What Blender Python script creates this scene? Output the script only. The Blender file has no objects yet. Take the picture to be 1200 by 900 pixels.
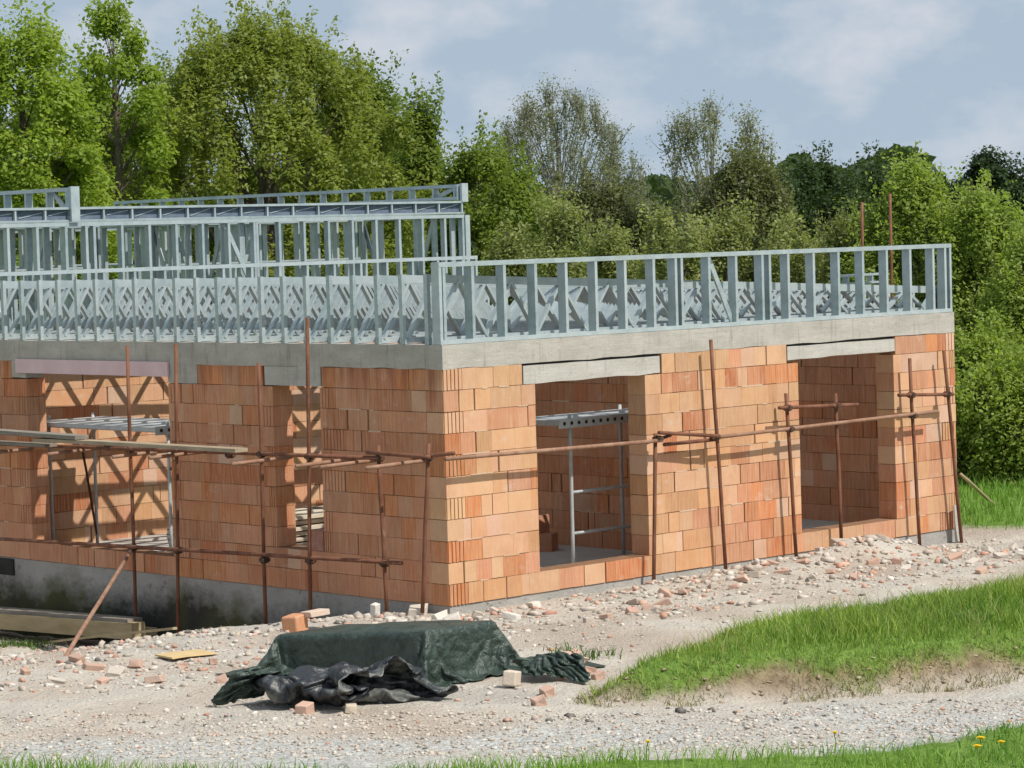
import bpy, math, random
import numpy as np
from mathutils import Vector, Matrix

C = bpy.context.scene
COL = C.collection
rnd = random.Random(7)
rng = np.random.default_rng(11)

# ------------------------------------------------------------------ camera
CAM = np.array([-21.5430, -23.5004, 4.2503])
YAW, PITCH, ROLL, FPX = 0.80392, -0.05298, -0.02904, 3241.7
_f = np.array([math.cos(PITCH)*math.cos(YAW), math.cos(PITCH)*math.sin(YAW), math.sin(PITCH)])
_r0 = np.array([math.sin(YAW), -math.cos(YAW), 0.0])
_u0 = np.cross(_r0, _f)
_r = _r0*math.cos(ROLL) + _u0*math.sin(ROLL)
_u = -_r0*math.sin(ROLL) + _u0*math.cos(ROLL)
cd = bpy.data.cameras.new('camera')
cam = bpy.data.objects.new('camera', cd)
COL.objects.link(cam)
cd.sensor_width = 36.0
cd.lens = FPX/1200*36
cd.clip_start = 0.5
cd.clip_end = 3000
cam.matrix_world = Matrix(((_r[0], _u[0], -_f[0], CAM[0]), (_r[1], _u[1], -_f[1], CAM[1]),
                           (_r[2], _u[2], -_f[2], CAM[2]), (0, 0, 0, 1)))
C.camera = cam

# ------------------------------------------------------------------ world, sun, exposure
SUN = np.array([0.15, -1.0, 1.3]); SUN /= np.linalg.norm(SUN)
EL = math.asin(SUN[2]); ROT = math.atan2(SUN[0], SUN[1])
w = bpy.data.worlds.new('World'); C.world = w; w.use_nodes = True
nt = w.node_tree; N = nt.nodes; L = nt.links
bg = N['Background']
sky = N.new('ShaderNodeTexSky'); sky.sky_type = 'NISHITA'; sky.sun_disc = False
sky.sun_elevation = EL; sky.sun_rotation = ROT; sky.air_density = 1.0; sky.dust_density = 1.2; sky.ozone_density = 1.4
tc = N.new('ShaderNodeTexCoord')
lift = N.new('ShaderNodeMapping'); lift.inputs['Location'].default_value = (0, 0, 0.13)
L.new(tc.outputs['Generated'], lift.inputs['Vector'])
L.new(lift.outputs['Vector'], sky.inputs['Vector'])
cm = N.new('ShaderNodeMapping'); cm.inputs['Scale'].default_value = (14, 14, 24); cm.inputs['Location'].default_value = (1.3, 0.4, 0.9)
L.new(tc.outputs['Generated'], cm.inputs['Vector'])
cn = N.new('ShaderNodeTexNoise'); cn.inputs['Scale'].default_value = 1.7; cn.inputs['Detail'].default_value = 7; cn.inputs['Roughness'].default_value = 0.55
L.new(cm.outputs['Vector'], cn.inputs['Vector'])
cr = N.new('ShaderNodeValToRGB'); cr.color_ramp.elements[0].position = 0.44; cr.color_ramp.elements[0].color = (0, 0, 0, 1)
cr.color_ramp.elements[1].position = 0.72; cr.color_ramp.elements[1].color = (0.65, 0.65, 0.65, 1)
L.new(cn.outputs['Fac'], cr.inputs['Fac'])
mx = N.new('ShaderNodeMix'); mx.data_type = 'RGBA'
L.new(cr.outputs['Color'], mx.inputs['Factor'])
veil = N.new('ShaderNodeMix'); veil.data_type = 'RGBA'; veil.inputs['Factor'].default_value = 0.76
L.new(sky.outputs['Color'], veil.inputs['A']); veil.inputs['B'].default_value = (5.75, 7.0, 8.3, 1)
L.new(veil.outputs['Result'], mx.inputs['A'])
mx.inputs['B'].default_value = (8.7, 8.8, 9.3, 1)
L.new(mx.outputs['Result'], bg.inputs['Color'])
bg.inputs['Strength'].default_value = 0.084
sd = bpy.data.lights.new('sun', 'SUN'); sun = bpy.data.objects.new('sun', sd); COL.objects.link(sun)
sd.energy = 4.6; sd.angle = math.radians(0.5); sd.color = (1.0, 0.955, 0.88)
sun.location = (0, -30, 40)
sun.rotation_euler = Vector(SUN).to_track_quat('Z', 'Y').to_euler()
C.view_settings.view_transform = 'Standard'; C.view_settings.look = 'None'
C.view_settings.exposure = 0.0; C.view_settings.gamma = 1.0; C.view_settings.use_curve_mapping = False
C.cycles.max_bounces = 8; C.cycles.diffuse_bounces = 4; C.cycles.transmission_bounces = 6; C.cycles.transparent_max_bounces = 6

def ray(px, py):
    return _f + _r*(px-600)/FPX - _u*(py-450)/FPX
def at(px, py, z=0.0):
    d = ray(px, py); t = (z-CAM[2])/d[2]
    return CAM + t*d
def on(ax, val, px, py):
    d = ray(px, py); t = (val-CAM[ax])/d[ax]
    return CAM + t*d
def atd(px, py, depth):
    return CAM + ray(px, py)*depth

# ------------------------------------------------------------------ numpy noise and the lie of the land
_H = rng.random((256, 256))
def vnoise(x, y):
    xi = np.floor(x).astype(int); yi = np.floor(y).astype(int)
    fx = x-xi; fy = y-yi
    fx = fx*fx*(3-2*fx); fy = fy*fy*(3-2*fy)
    a = _H[xi & 255, yi & 255]; b = _H[(xi+1) & 255, yi & 255]
    c = _H[xi & 255, (yi+1) & 255]; d = _H[(xi+1) & 255, (yi+1) & 255]
    return (a*(1-fx)+b*fx)*(1-fy) + (c*(1-fx)+d*fx)*fy
def fbm(x, y, o=4):
    s = 0; a = 0.5; t = 0
    for k in range(o):
        s = s + a*vnoise(x*2**k+17*k, y*2**k+31*k); t += a; a *= 0.5
    return s/t
def ss(t):
    t = np.clip(t, 0, 1); return t*t*(3-2*t)
def polydist(poly, x, y):     # signed distance, positive inside
    P = np.array(poly); n = len(P)
    d = np.full(x.shape, 1e9); ins = np.zeros(x.shape, bool)
    for i in range(n):
        a = P[i]; b = P[(i+1) % n]; ab = b-a
        t = np.clip(((x-a[0])*ab[0]+(y-a[1])*ab[1])/(ab@ab), 0, 1)
        d = np.minimum(d, np.hypot(x-a[0]-t*ab[0], y-a[1]-t*ab[1]))
        cr_ = ((a[1] > y) != (b[1] > y))
        with np.errstate(divide='ignore', invalid='ignore'):
            xi = (b[0]-a[0])*(y-a[1])/(b[1]-a[1])+a[0]
        ins ^= cr_ & (x < xi)
    return np.where(ins, d, -d)
MOUND = [(-3.75, -5.95), (-3.27, -6.64), (-2.3, -7.33), (-1.25, -7.98), (-0.49, -8.38), (2.2, -9.7), (9, -12), (14, -9),
         (12, -5.6), (5.38, -5.15), (3.76, -5.15), (2.2, -5.2), (0.85, -5.1), (-0.24, -4.9), (-2.06, -5.35), (-3.04, -5.6)]
FG = [(-13.5, 2.6), (-9.85, -3.05), (-8.93, -4.18), (-8.07, -5.35), (-7.02, -6.8), (-6.05, -7.68), (-5.2, -8.45), (-4.5, -9.05), (-3.75, -9.5),
      (-2.7, -9.75), (-2.0, -10.1), (1.5, -11.2), (8, -14), (8, -40), (-60, -40), (-60, 20)]
FAR = [(10.25, 0.6), (10.6, -0.9), (12.5, -2.2), (40, -8), (300, -50), (300, 400), (-300, 400), (-40, 14), (-8, 15), (6, 14), (10.2, 12)]
def masks(x, y):
    wob = (fbm(x*1.3+5, y*1.3, 3)-0.5)*0.7 + (fbm(x*6, y*6+3, 2)-0.5)*0.25
    m = polydist(MOUND, x, y)
    f = polydist(FG, x, y) + wob*0.55
    r = polydist(FAR, x, y) + wob*0.6
    return m, f, r, wob
def G(x, y, fine=True):
    x = np.asarray(x, float); y = np.asarray(y, float)
    z = -0.95*ss((y-0.0)/6.5)*ss((x+8.5)/5.2)*ss((12-y)/2.0)*ss((3-x)/2.0)
    z = z - 0.08*ss((x+2)/2)*ss((y+3)/2)*ss((14-x)/2) - 0.10*ss((x-7.6)/1.0)*ss((y+2)/1.5)*ss((11-x)/1.0)
    z = z + 0.27*np.exp(-((x-6.7)/1.05)**2-((y+0.75)/0.45)**2) + 0.10*np.exp(-((x-4.6)/0.9)**2-((y+0.6)/0.4)**2) \
          + 0.10*np.exp(-((x-2.6)/0.8)**2-((y+0.75)/0.35)**2)
    m, f, r, wob = masks(x, y)
    z = z + 0.33*ss((m+0.08+wob*0.25)/0.60)
    z = z + 0.06*ss(f/0.6)
    far = ss((np.hypot(x-2, y-3)-40)/60)
    z = z + far*1.2*(fbm(x/60, y/60, 2)-0.5)
    if fine:
        z = z + 0.10*(fbm(x*0.7, y*0.7, 3)-0.5) + 0.05*(fbm(x*4, y*4, 3)-0.5)*(1-far)
        ins = (x > 0.3) & (x < 9.4) & (y > 0.3) & (y < 9.5)
        z = np.where(ins, np.minimum(z, -0.12), z)
    return z
def gz(x, y):
    return float(G(np.array([x]), np.array([y]))[0])
def onground(px, py):
    z = 0.0
    for _ in range(12):
        p = at(px, py, z); z = gz(p[0], p[1])
    return at(px, py, z)

# ------------------------------------------------------------------ mesh builder
class MB:
    def __init__(s): s.v = []; s.f = []; s.t = []
    def add(s, vs, fs, tone=None):
        o = len(s.v); s.v += [tuple(map(float, p)) for p in vs]
        s.f += [tuple(i+o for i in q) for q in fs]; s.t += [tone]*len(fs)
    def hexa(s, P, tone=None):
        s.add(P, [(0, 3, 2, 1), (4, 5, 6, 7), (0, 1, 5, 4), (1, 2, 6, 5), (2, 3, 7, 6), (3, 0, 4, 7)], tone)
    def box(s, x0, x1, y0, y1, z0, z1, tone=None):
        s.hexa([(x0, y0, z0), (x1, y0, z0), (x1, y1, z0), (x0, y1, z0), (x0, y0, z1), (x1, y0, z1), (x1, y1, z1), (x0, y1, z1)], tone)
    def ob(s, p0, p1, a, a0, a1, b, b0, b1, tone=None):   # bar p0->p1, rectangle a0..a1 along a, b0..b1 along b
        p0, p1, a, b = map(lambda q: np.array(q, float), (p0, p1, a, b))
        s.hexa([p0+a*a0+b*b0, p0+a*a1+b*b0, p0+a*a1+b*b1, p0+a*a0+b*b1,
                p1+a*a0+b*b0, p1+a*a1+b*b0, p1+a*a1+b*b1, p1+a*a0+b*b1], tone)
    def csec(s, p0, p1, wdir, ddir, depth, fl, t=0.004, lip=0.012):   # C profile: web in ddir, flanges along wdir
        h = depth/2
        s.ob(p0, p1, wdir, 0, t, ddir, -h, h)
        s.ob(p0, p1, wdir, t, fl, ddir, h-t, h)
        s.ob(p0, p1, wdir, t, fl, ddir, -h, -h+t)
        if lip:
            s.ob(p0, p1, wdir, fl-t, fl, ddir, h-t-lip, h-t)
            s.ob(p0, p1, wdir, fl-t, fl, ddir, -h+t, -h+t+lip)
    def tube(s, pts, rad, n=8, tone=None, cap=True):
        pts = [np.array(p, float) for p in pts]; m = len(pts)
        if not hasattr(rad, '__len__'): rad = [rad]*m
        o = len(s.v); prev = None
        for i, p in enumerate(pts):
            d = pts[min(i+1, m-1)]-pts[max(i-1, 0)]; d = d/(np.linalg.norm(d)+1e-9)
            if prev is None:
                a = np.cross(d, (0, 0, 1) if abs(d[2]) < 0.9 else (1, 0, 0))
            else:
                a = prev - d*(prev@d)
            a = a/(np.linalg.norm(a)+1e-9); prev = a; b = np.cross(d, a)
            for k in range(n):
                th = 2*math.pi*k/n
                q = p+rad[i]*(a*math.cos(th)+b*math.sin(th)); s.v.append(tuple(map(float, q)))
        for i in range(m-1):
            for k in range(n):
                s.f.append((o+i*n+k, o+i*n+(k+1) % n, o+(i+1)*n+(k+1) % n, o+(i+1)*n+k)); s.t.append(tone)
        if cap:
            s.f.append(tuple(o+k for k in range(n))[::-1]); s.t.append(tone)
            s.f.append(tuple(o+(m-1)*n+k for k in range(n))); s.t.append(tone)
    def build(s, name, mat, parent=None, smooth=False, loc=None, data_only=False):
        me = bpy.data.meshes.new(name); me.from_pydata(s.v, [], s.f)
        if any(t is not None for t in s.t):
            at_ = me.attributes.new('tone', 'FLOAT_COLOR', 'FACE')
            arr = np.ones((len(s.f), 4), np.float32)
            for i, t in enumerate(s.t):
                arr[i, :3] = t if t is not None else (0.5, 0.5, 0.5)
            at_.data.foreach_set('color', arr.ravel())
        if smooth: me.polygons.foreach_set('use_smooth', [True]*len(s.f))
        me.materials.append(mat); me.update()
        if data_only: return me
        return link(name, me, parent, loc)
def link(name, data, parent=None, loc=None):
    o = bpy.data.objects.new(name, data); COL.objects.link(o)
    if parent is not None: o.parent = parent
    if loc is not None: o.location = loc
    return o
def quads(name, V, F4, mat, parent=None, tone=None, smooth=False):     # numpy arrays
    me = bpy.data.meshes.new(name)
    n = len(F4); k = F4.shape[1]
    me.vertices.add(len(V)); me.vertices.foreach_set('co', np.ascontiguousarray(V, np.float32).ravel())
    me.loops.add(n*k); me.loops.foreach_set('vertex_index', np.ascontiguousarray(F4, np.int32).ravel())
    me.polygons.add(n); me.polygons.foreach_set('loop_start', np.arange(n, dtype=np.int32)*k)
    me.polygons.foreach_set('loop_total', np.full(n, k, np.int32))
    if smooth: me.polygons.foreach_set('use_smooth', np.ones(n, bool))
    if tone is not None:
        if tone.ndim == 1:
            a = me.attributes.new('shade', 'FLOAT', 'FACE'); a.data.foreach_set('value', tone.astype(np.float32))
        else:
            a = me.attributes.new('tone', 'FLOAT_COLOR', 'FACE')
            a.data.foreach_set('color', np.concatenate([tone, np.ones((n, 1))], 1).astype(np.float32).ravel())
    me.materials.append(mat); me.update(calc_edges=True); me.validate()
    return link(name, me, parent)
def tag(o, label=None, cat=None, group=None, kind=None):
    if label: o['label'] = label
    if cat: o['category'] = cat
    if group: o['group'] = group
    if kind: o['kind'] = kind
    return o
def empty(name, loc=(0, 0, 0)):
    return link(name, None, None, loc)

# ------------------------------------------------------------------ materials
class NT:
    def __init__(s, name):
        s.m = bpy.data.materials.new(name); s.m.use_nodes = True
        s.t = s.m.node_tree; s.p = s.t.nodes['Principled BSDF']; s.out = s.t.nodes['Material Output']
        s.tc = s.t.nodes.new('ShaderNodeTexCoord')
    def n(s, kind, **kw):
        x = s.t.nodes.new('ShaderNode'+kind)
        for k, v in kw.items(): setattr(x, k, v)
        return x
    def l(s, a, b): s.t.links.new(a, b)
    def noise(s, scale, detail=4, rough=0.5, vec=(1, 1, 1), loc=(0, 0, 0)):
        mp = s.n('Mapping'); mp.inputs['Scale'].default_value = vec; mp.inputs['Location'].default_value = loc
        s.l(s.tc.outputs['Object'], mp.inputs['Vector'])
        x = s.n('TexNoise'); x.inputs['Scale'].default_value = scale; x.inputs['Detail'].default_value = detail; x.inputs['Roughness'].default_value = rough
        s.l(mp.outputs['Vector'], x.inputs['Vector']); return x.outputs['Fac']
    def ramp(s, fac, *stops):
        r = s.n('ValToRGB'); e = r.color_ramp.elements
        while len(e) < len(stops): e.new(0.5)
        for i, (p, c) in enumerate(stops):
            e[i].position = p; e[i].color = (c, c, c, 1) if not hasattr(c, '__len__') else (*c, 1)
        s.l(fac, r.inputs['Fac']); return r.outputs['Color']
    def attr(s, name, out='Color'):
        a = s.n('Attribute'); a.attribute_name = name; return a.outputs[out]
    def mix(s, fac, a, b, blend='MIX'):
        x = s.n('Mix', data_type='RGBA', blend_type=blend)
        for v, i in ((fac, 'Factor'), (a, 'A'), (b, 'B')):
            if hasattr(v, 'is_linked') or hasattr(v, 'links'): s.l(v, x.inputs[i])
            elif i == 'Factor': x.inputs[i].default_value = v
            else: x.inputs[i].default_value = (*v, 1)
        return x.outputs['Result']
    def math(s, op, a, b=0.0):
        x = s.n('Math', operation=op)
        for v, i in ((a, 0), (b, 1)):
            if hasattr(v, 'links'): s.l(v, x.inputs[i])
            else: x.inputs[i].default_value = v
        return x.outputs[0]
    def bump(s, h, dist=0.01, strength=1.0, nrm=None):
        b = s.n('Bump'); b.inputs['Distance'].default_value = dist; b.inputs['Strength'].default_value = strength
        s.l(h, b.inputs['Height'])
        if nrm is not None: s.l(nrm, b.inputs['Normal'])
        return b.outputs['Normal']
    def fin(s, col, rough=0.8, nrm=None, metal=0.0, spec=0.3):
        if hasattr(col, 'links'): s.l(col, s.p.inputs['Base Color'])
        else: s.p.inputs['Base Color'].default_value = (*col, 1)
        if hasattr(rough, 'links'): s.l(rough, s.p.inputs['Roughness'])
        else: s.p.inputs['Roughness'].default_value = rough
        s.p.inputs['Metallic'].default_value = metal
        s.p.inputs['Specular IOR Level'].default_value = spec
        if nrm is not None: s.l(nrm, s.p.inputs['Normal'])
        return s.m

def m_brick():
    k = NT('clay_block')
    base = k.attr('tone')
    streak = k.noise(9, 4, 0.6, (4, 4, 0.25))
    c = k.mix(k.ramp(streak, (0.3, 0.0), (0.75, 0.65)), base, (0.68, 0.47, 0.31))
    c = k.mix(k.ramp(k.noise(3.2, 5, 0.65), (0.35, 0.0), (0.7, 0.5)), c, k.mix(1.0, c, (0.86, 0.72, 0.62), 'MULTIPLY'))
    smear = k.ramp(k.noise(2.6, 6, 0.75, (1, 1, 1.4), (4, 2, 1)), (0.60, 0.0), (0.74, 0.6))
    c = k.mix(smear, c, (0.64, 0.53, 0.44))
    c = k.mix(k.ramp(k.noise(1.1, 5, 0.7, (1, 1, .7), (2, 9, 4)), (0.52, 0.0), (0.72, 0.45)), c, (0.43, 0.20, 0.11))
    # damp streaks running down from the ring beam on the shaded side
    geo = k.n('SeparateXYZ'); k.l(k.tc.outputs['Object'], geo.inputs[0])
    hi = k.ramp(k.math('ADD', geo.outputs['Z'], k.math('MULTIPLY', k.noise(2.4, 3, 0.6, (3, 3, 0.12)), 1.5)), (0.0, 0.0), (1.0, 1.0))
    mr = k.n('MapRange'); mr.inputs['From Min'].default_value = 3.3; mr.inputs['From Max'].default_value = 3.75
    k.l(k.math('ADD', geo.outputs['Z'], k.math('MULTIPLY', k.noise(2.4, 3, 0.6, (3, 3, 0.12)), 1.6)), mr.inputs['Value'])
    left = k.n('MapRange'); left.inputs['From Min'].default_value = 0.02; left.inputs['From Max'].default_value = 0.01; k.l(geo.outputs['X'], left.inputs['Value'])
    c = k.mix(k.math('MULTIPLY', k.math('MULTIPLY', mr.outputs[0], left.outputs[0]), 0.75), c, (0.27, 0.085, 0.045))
    h = k.math('ADD', k.noise(26, 3, 0.6, (3.5, 3.5, 0.18)), k.math('MULTIPLY', k.noise(60, 2, 0.5), 0.3))
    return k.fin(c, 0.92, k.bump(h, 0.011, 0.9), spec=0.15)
def m_mortar():
    k = NT('dark_joint'); return k.fin(k.mix(k.noise(8), (0.16, 0.085, 0.05), (0.30, 0.17, 0.10)), 0.95, spec=0.1)  # dark brick tone of the core set back behind the joints
def m_concrete(name, a, b, dirt, boards=True):
    k = NT(name)
    c = k.mix(k.ramp(k.noise(1.6, 6, 0.65, (1, 1, 2.2)), (0.3, 0.0), (0.7, 1.0)), a, b)
    c = k.mix(k.ramp(k.noise(7, 5, 0.7, (1, 1, 3)), (0.55, 0.0), (0.8, 0.6)), c, dirt)
    c = k.mix(k.ramp(k.noise(14, 4, 0.6, (0.6, 0.6, 1.2), (3, 3, 3)), (0.66, 0.0), (0.74, 0.55)), c, (0.62, 0.60, 0.55))
    c = k.mix(k.ramp(k.noise(5, 4, 0.65, (2.2, 2.2, 0.25), (9, 4, 1)), (0.56, 0.0), (0.70, 0.55)), c, dirt)
    c = k.mix(k.ramp(k.noise(55, 2, 0.5), (0.68, 0.0), (0.74, 0.7)), c, (0.12, 0.11, 0.10))
    h = k.math('ADD', k.noise(3, 4, 0.6, (0.5, 0.5, 5)), k.math('MULTIPLY', k.noise(35, 4, 0.7), 0.8))
    return k.fin(c, 0.9, k.bump(h, 0.012, 0.6), spec=0.2)
def m_plinth():
    k = NT('damp_concrete')
    c = k.mix(k.ramp(k.noise(1.3, 6, 0.65), (0.3, 0.0), (0.7, 1.0)), (0.30, 0.29, 0.27), (0.42, 0.40, 0.37))
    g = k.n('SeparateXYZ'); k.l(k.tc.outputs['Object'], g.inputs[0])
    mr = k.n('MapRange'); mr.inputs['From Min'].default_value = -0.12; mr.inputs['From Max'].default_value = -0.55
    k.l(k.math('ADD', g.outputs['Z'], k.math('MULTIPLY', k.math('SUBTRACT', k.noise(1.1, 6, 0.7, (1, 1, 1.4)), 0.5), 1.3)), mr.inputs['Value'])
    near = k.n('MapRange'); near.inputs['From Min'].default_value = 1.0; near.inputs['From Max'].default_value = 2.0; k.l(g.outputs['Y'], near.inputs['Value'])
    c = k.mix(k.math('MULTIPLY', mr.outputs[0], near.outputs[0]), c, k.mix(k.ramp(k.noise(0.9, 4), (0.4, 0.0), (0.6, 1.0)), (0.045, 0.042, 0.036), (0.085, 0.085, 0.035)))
    c = k.mix(k.ramp(k.noise(9, 6, 0.75), (0.58, 0.0), (0.7, 0.8)), c, (0.05, 0.047, 0.045))
    return k.fin(c, 0.9, k.bump(k.noise(22, 5, 0.7), 0.02, 0.8), spec=0.2)
def m_steel():
    k = NT('galvanised_steel')
    oi = k.n('ObjectInfo')
    c = k.mix(k.ramp(k.noise(5, 4, 0.6), (0.35, 0.0), (0.65, 1.0)), (0.27, 0.35, 0.37), (0.42, 0.50, 0.515))
    v = k.n('TexVoronoi'); v.inputs['Scale'].default_value = 34; k.l(k.tc.outputs['Object'], v.inputs['Vector'])
    c = k.mix(k.math('MULTIPLY', v.outputs['Color'], 0.30), c, (0.60, 0.655, 0.665))
    c = k.mix(k.math('MULTIPLY', oi.outputs['Random'], 0.45), c, (0.56, 0.60, 0.605))
    c = k.mix(k.ramp(k.noise(1.5, 3, 0.6, (1, 1, 1), (8, 3, 2)), (0.6, 0.0), (0.75, 0.35)), c, (0.50, 0.54, 0.54))
    r = k.math('ADD', k.math('MULTIPLY', k.noise(9), 0.35), k.math('MULTIPLY', oi.outputs['Random'], 0.22))
    return k.fin(c, k.math('ADD', r, 0.2), k.bump(k.noise(2.5, 3, 0.5), 0.004, 0.5), metal=0.35, spec=0.4)
def m_rust(name, a, b, p=0.5):
    k = NT(name)
    c = k.mix(k.ramp(k.noise(5, 5, 0.7, (1, 1, 0.5)), (p-0.12, 0.0), (p+0.12, 1.0)), a, b)
    c = k.mix(k.ramp(k.noise(11, 4, 0.7, (1, 1, 0.4), (5, 5, 5)), (0.62, 0.0), (0.72, 0.55)), c, (0.42, 0.33, 0.27))
    return k.fin(c, 0.75, k.bump(k.noise(60), 0.002, 0.5), metal=0.15, spec=0.3)
def m_wood(name, a, b, vec=(0.4, 1, 1)):
    k = NT(name)
    c = k.mix(k.ramp(k.noise(12, 5, 0.6, vec), (0.3, 0.0), (0.7, 1.0)), a, b)
    return k.fin(c, 0.85, k.bump(k.noise(30, 3, 0.6, vec), 0.004, 0.7), spec=0.2)
def m_plain(name, a, b, scale=6, rough=0.85, bump=0.004, spec=0.2):
    k = NT(name)
    c = k.mix(k.ramp(k.noise(scale, 5, 0.65), (0.3, 0.0), (0.7, 1.0)), a, b)
    return k.fin(c, rough, k.bump(k.noise(scale*5, 4, 0.6), bump, 0.7), spec=spec)
def m_tone(name, rough=0.92):
    k = NT(name)
    c = k.mix(k.ramp(k.noise(18, 4, 0.7), (0.3, 0.0), (0.7, 0.45)), k.attr('tone'), (0.50, 0.44, 0.38))
    return k.fin(c, rough, k.bump(k.noise(40, 4, 0.7), 0.01, 0.8), spec=0.15)
def m_tarp():
    k = NT('green_tarpaulin')
    c = k.mix(k.ramp(k.noise(4, 5, 0.65), (0.35, 0.0), (0.7, 1.0)), (0.018, 0.034, 0.026), (0.054, 0.078, 0.060))
    c = k.mix(k.ramp(k.noise(10, 5, 0.7), (0.6, 0.0), (0.75, 0.35)), c, (0.20, 0.21, 0.16))
    v = k.n('TexVoronoi', feature='DISTANCE_TO_EDGE'); v.inputs['Scale'].default_value = 9; k.l(k.tc.outputs['Object'], v.inputs['Vector'])
    h = k.math('ADD', k.noise(8, 5, 0.6), k.math('MULTIPLY', v.outputs['Distance'], 0.6))
    return k.fin(c, 0.42, k.bump(h, 0.06, 0.8), spec=0.5)
def m_plastic():
    k = NT('black_plastic')
    c = k.mix(k.ramp(k.noise(3, 5, 0.7), (0.5, 0.0), (0.62, 1.0)), (0.018, 0.020, 0.023), (0.16, 0.165, 0.15))
    return k.fin(c, 0.38, k.bump(k.noise(9, 5, 0.65), 0.03, 0.7), spec=0.5)
def m_leaf(name, c0, c1, trans=0.45, gloss=0.25):
    k = NT(name)
    col = k.ramp(k.attr('shade', 'Fac'), (0.0, c0), (1.0, c1))
    k.fin(col, 0.5, spec=gloss)
    tr = k.n('BsdfTranslucent'); k.l(k.mix(1.0, col, (1.25, 1.25, 0.6), 'MULTIPLY'), tr.inputs['Color'])
    ms = k.n('MixShader'); ms.inputs[0].default_value = trans
    k.l(k.p.outputs[0], ms.inputs[1]); k.l(tr.outputs[0], ms.inputs[2]); k.l(ms.outputs[0], k.out.inputs['Surface'])
    return k.m
def m_ground():
    k = NT('dry_ground')
    d = k.mix(k.ramp(k.noise(0.616, 0.629, 0.642), (0.35, 0.0), (0.65, 1.0)), (0.453, 0.382, 0.312), (0.565, 0.511, 0.438))
    d = k.mix(k.ramp(k.noise(0.616, 0.629, 0.642), (0.5, 0.0), (0.68, 0.8)), d, (0.616, 0.588, 0.516))
    d = k.mix(k.ramp(k.noise(2.1, 5, 0.7, (1, 1, 1), (7, 1, 0)), (0.60, 0.0), (0.72, 0.7)), d, (0.339, 0.270, 0.217))
    d = k.mix(k.ramp(k.noise(0.616, 0.629, 0.642), (0.55, 0.0), (0.72, 0.6)), d, (0.294, 0.247, 0.205))
    v = k.n('TexVoronoi'); v.inputs['Scale'].default_value = 26; v.inputs['Randomness'].default_value = 1; k.l(k.tc.outputs['Object'], v.inputs['Vector'])
    gcol = k.ramp(v.outputs['Color'], (0.0, (0.339, 0.330, 0.307)), (0.5, (0.486, 0.476, 0.444)), (1.0, (0.616, 0.623, 0.588)))
    gcol = k.mix(k.ramp(k.noise(0.616, 0.629, 0.642), (0.42, 0.0), (0.7, 0.8)), gcol, (0.508, 0.452, 0.378))
    c = k.mix(k.attr('gravel', 'Fac'), d, gcol)
    soil = k.mix(k.ramp(k.noise(5, 5, 0.7), (0.35, 0.0), (0.65, 1.0)), (0.15, 0.105, 0.06), (0.36, 0.275, 0.175))
    c = k.mix(k.attr('soil', 'Fac'), c, soil)
    gr = k.mix(k.ramp(k.noise(7, 5, 0.7), (0.35, 0.0), (0.65, 1.0)), (0.11, 0.19, 0.035), (0.19, 0.30, 0.06))
    c = k.mix(k.attr('grass', 'Fac'), c, gr)
    h = k.math('ADD', k.math('ADD', k.noise(5, 6, 0.7), k.math('MULTIPLY', k.noise(45, 4, 0.7), 0.35)), k.math('MULTIPLY', v.outputs['Distance'], -0.25))
    return k.fin(c, 0.95, k.bump(h, 0.065, 0.9), spec=0.1)

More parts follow.
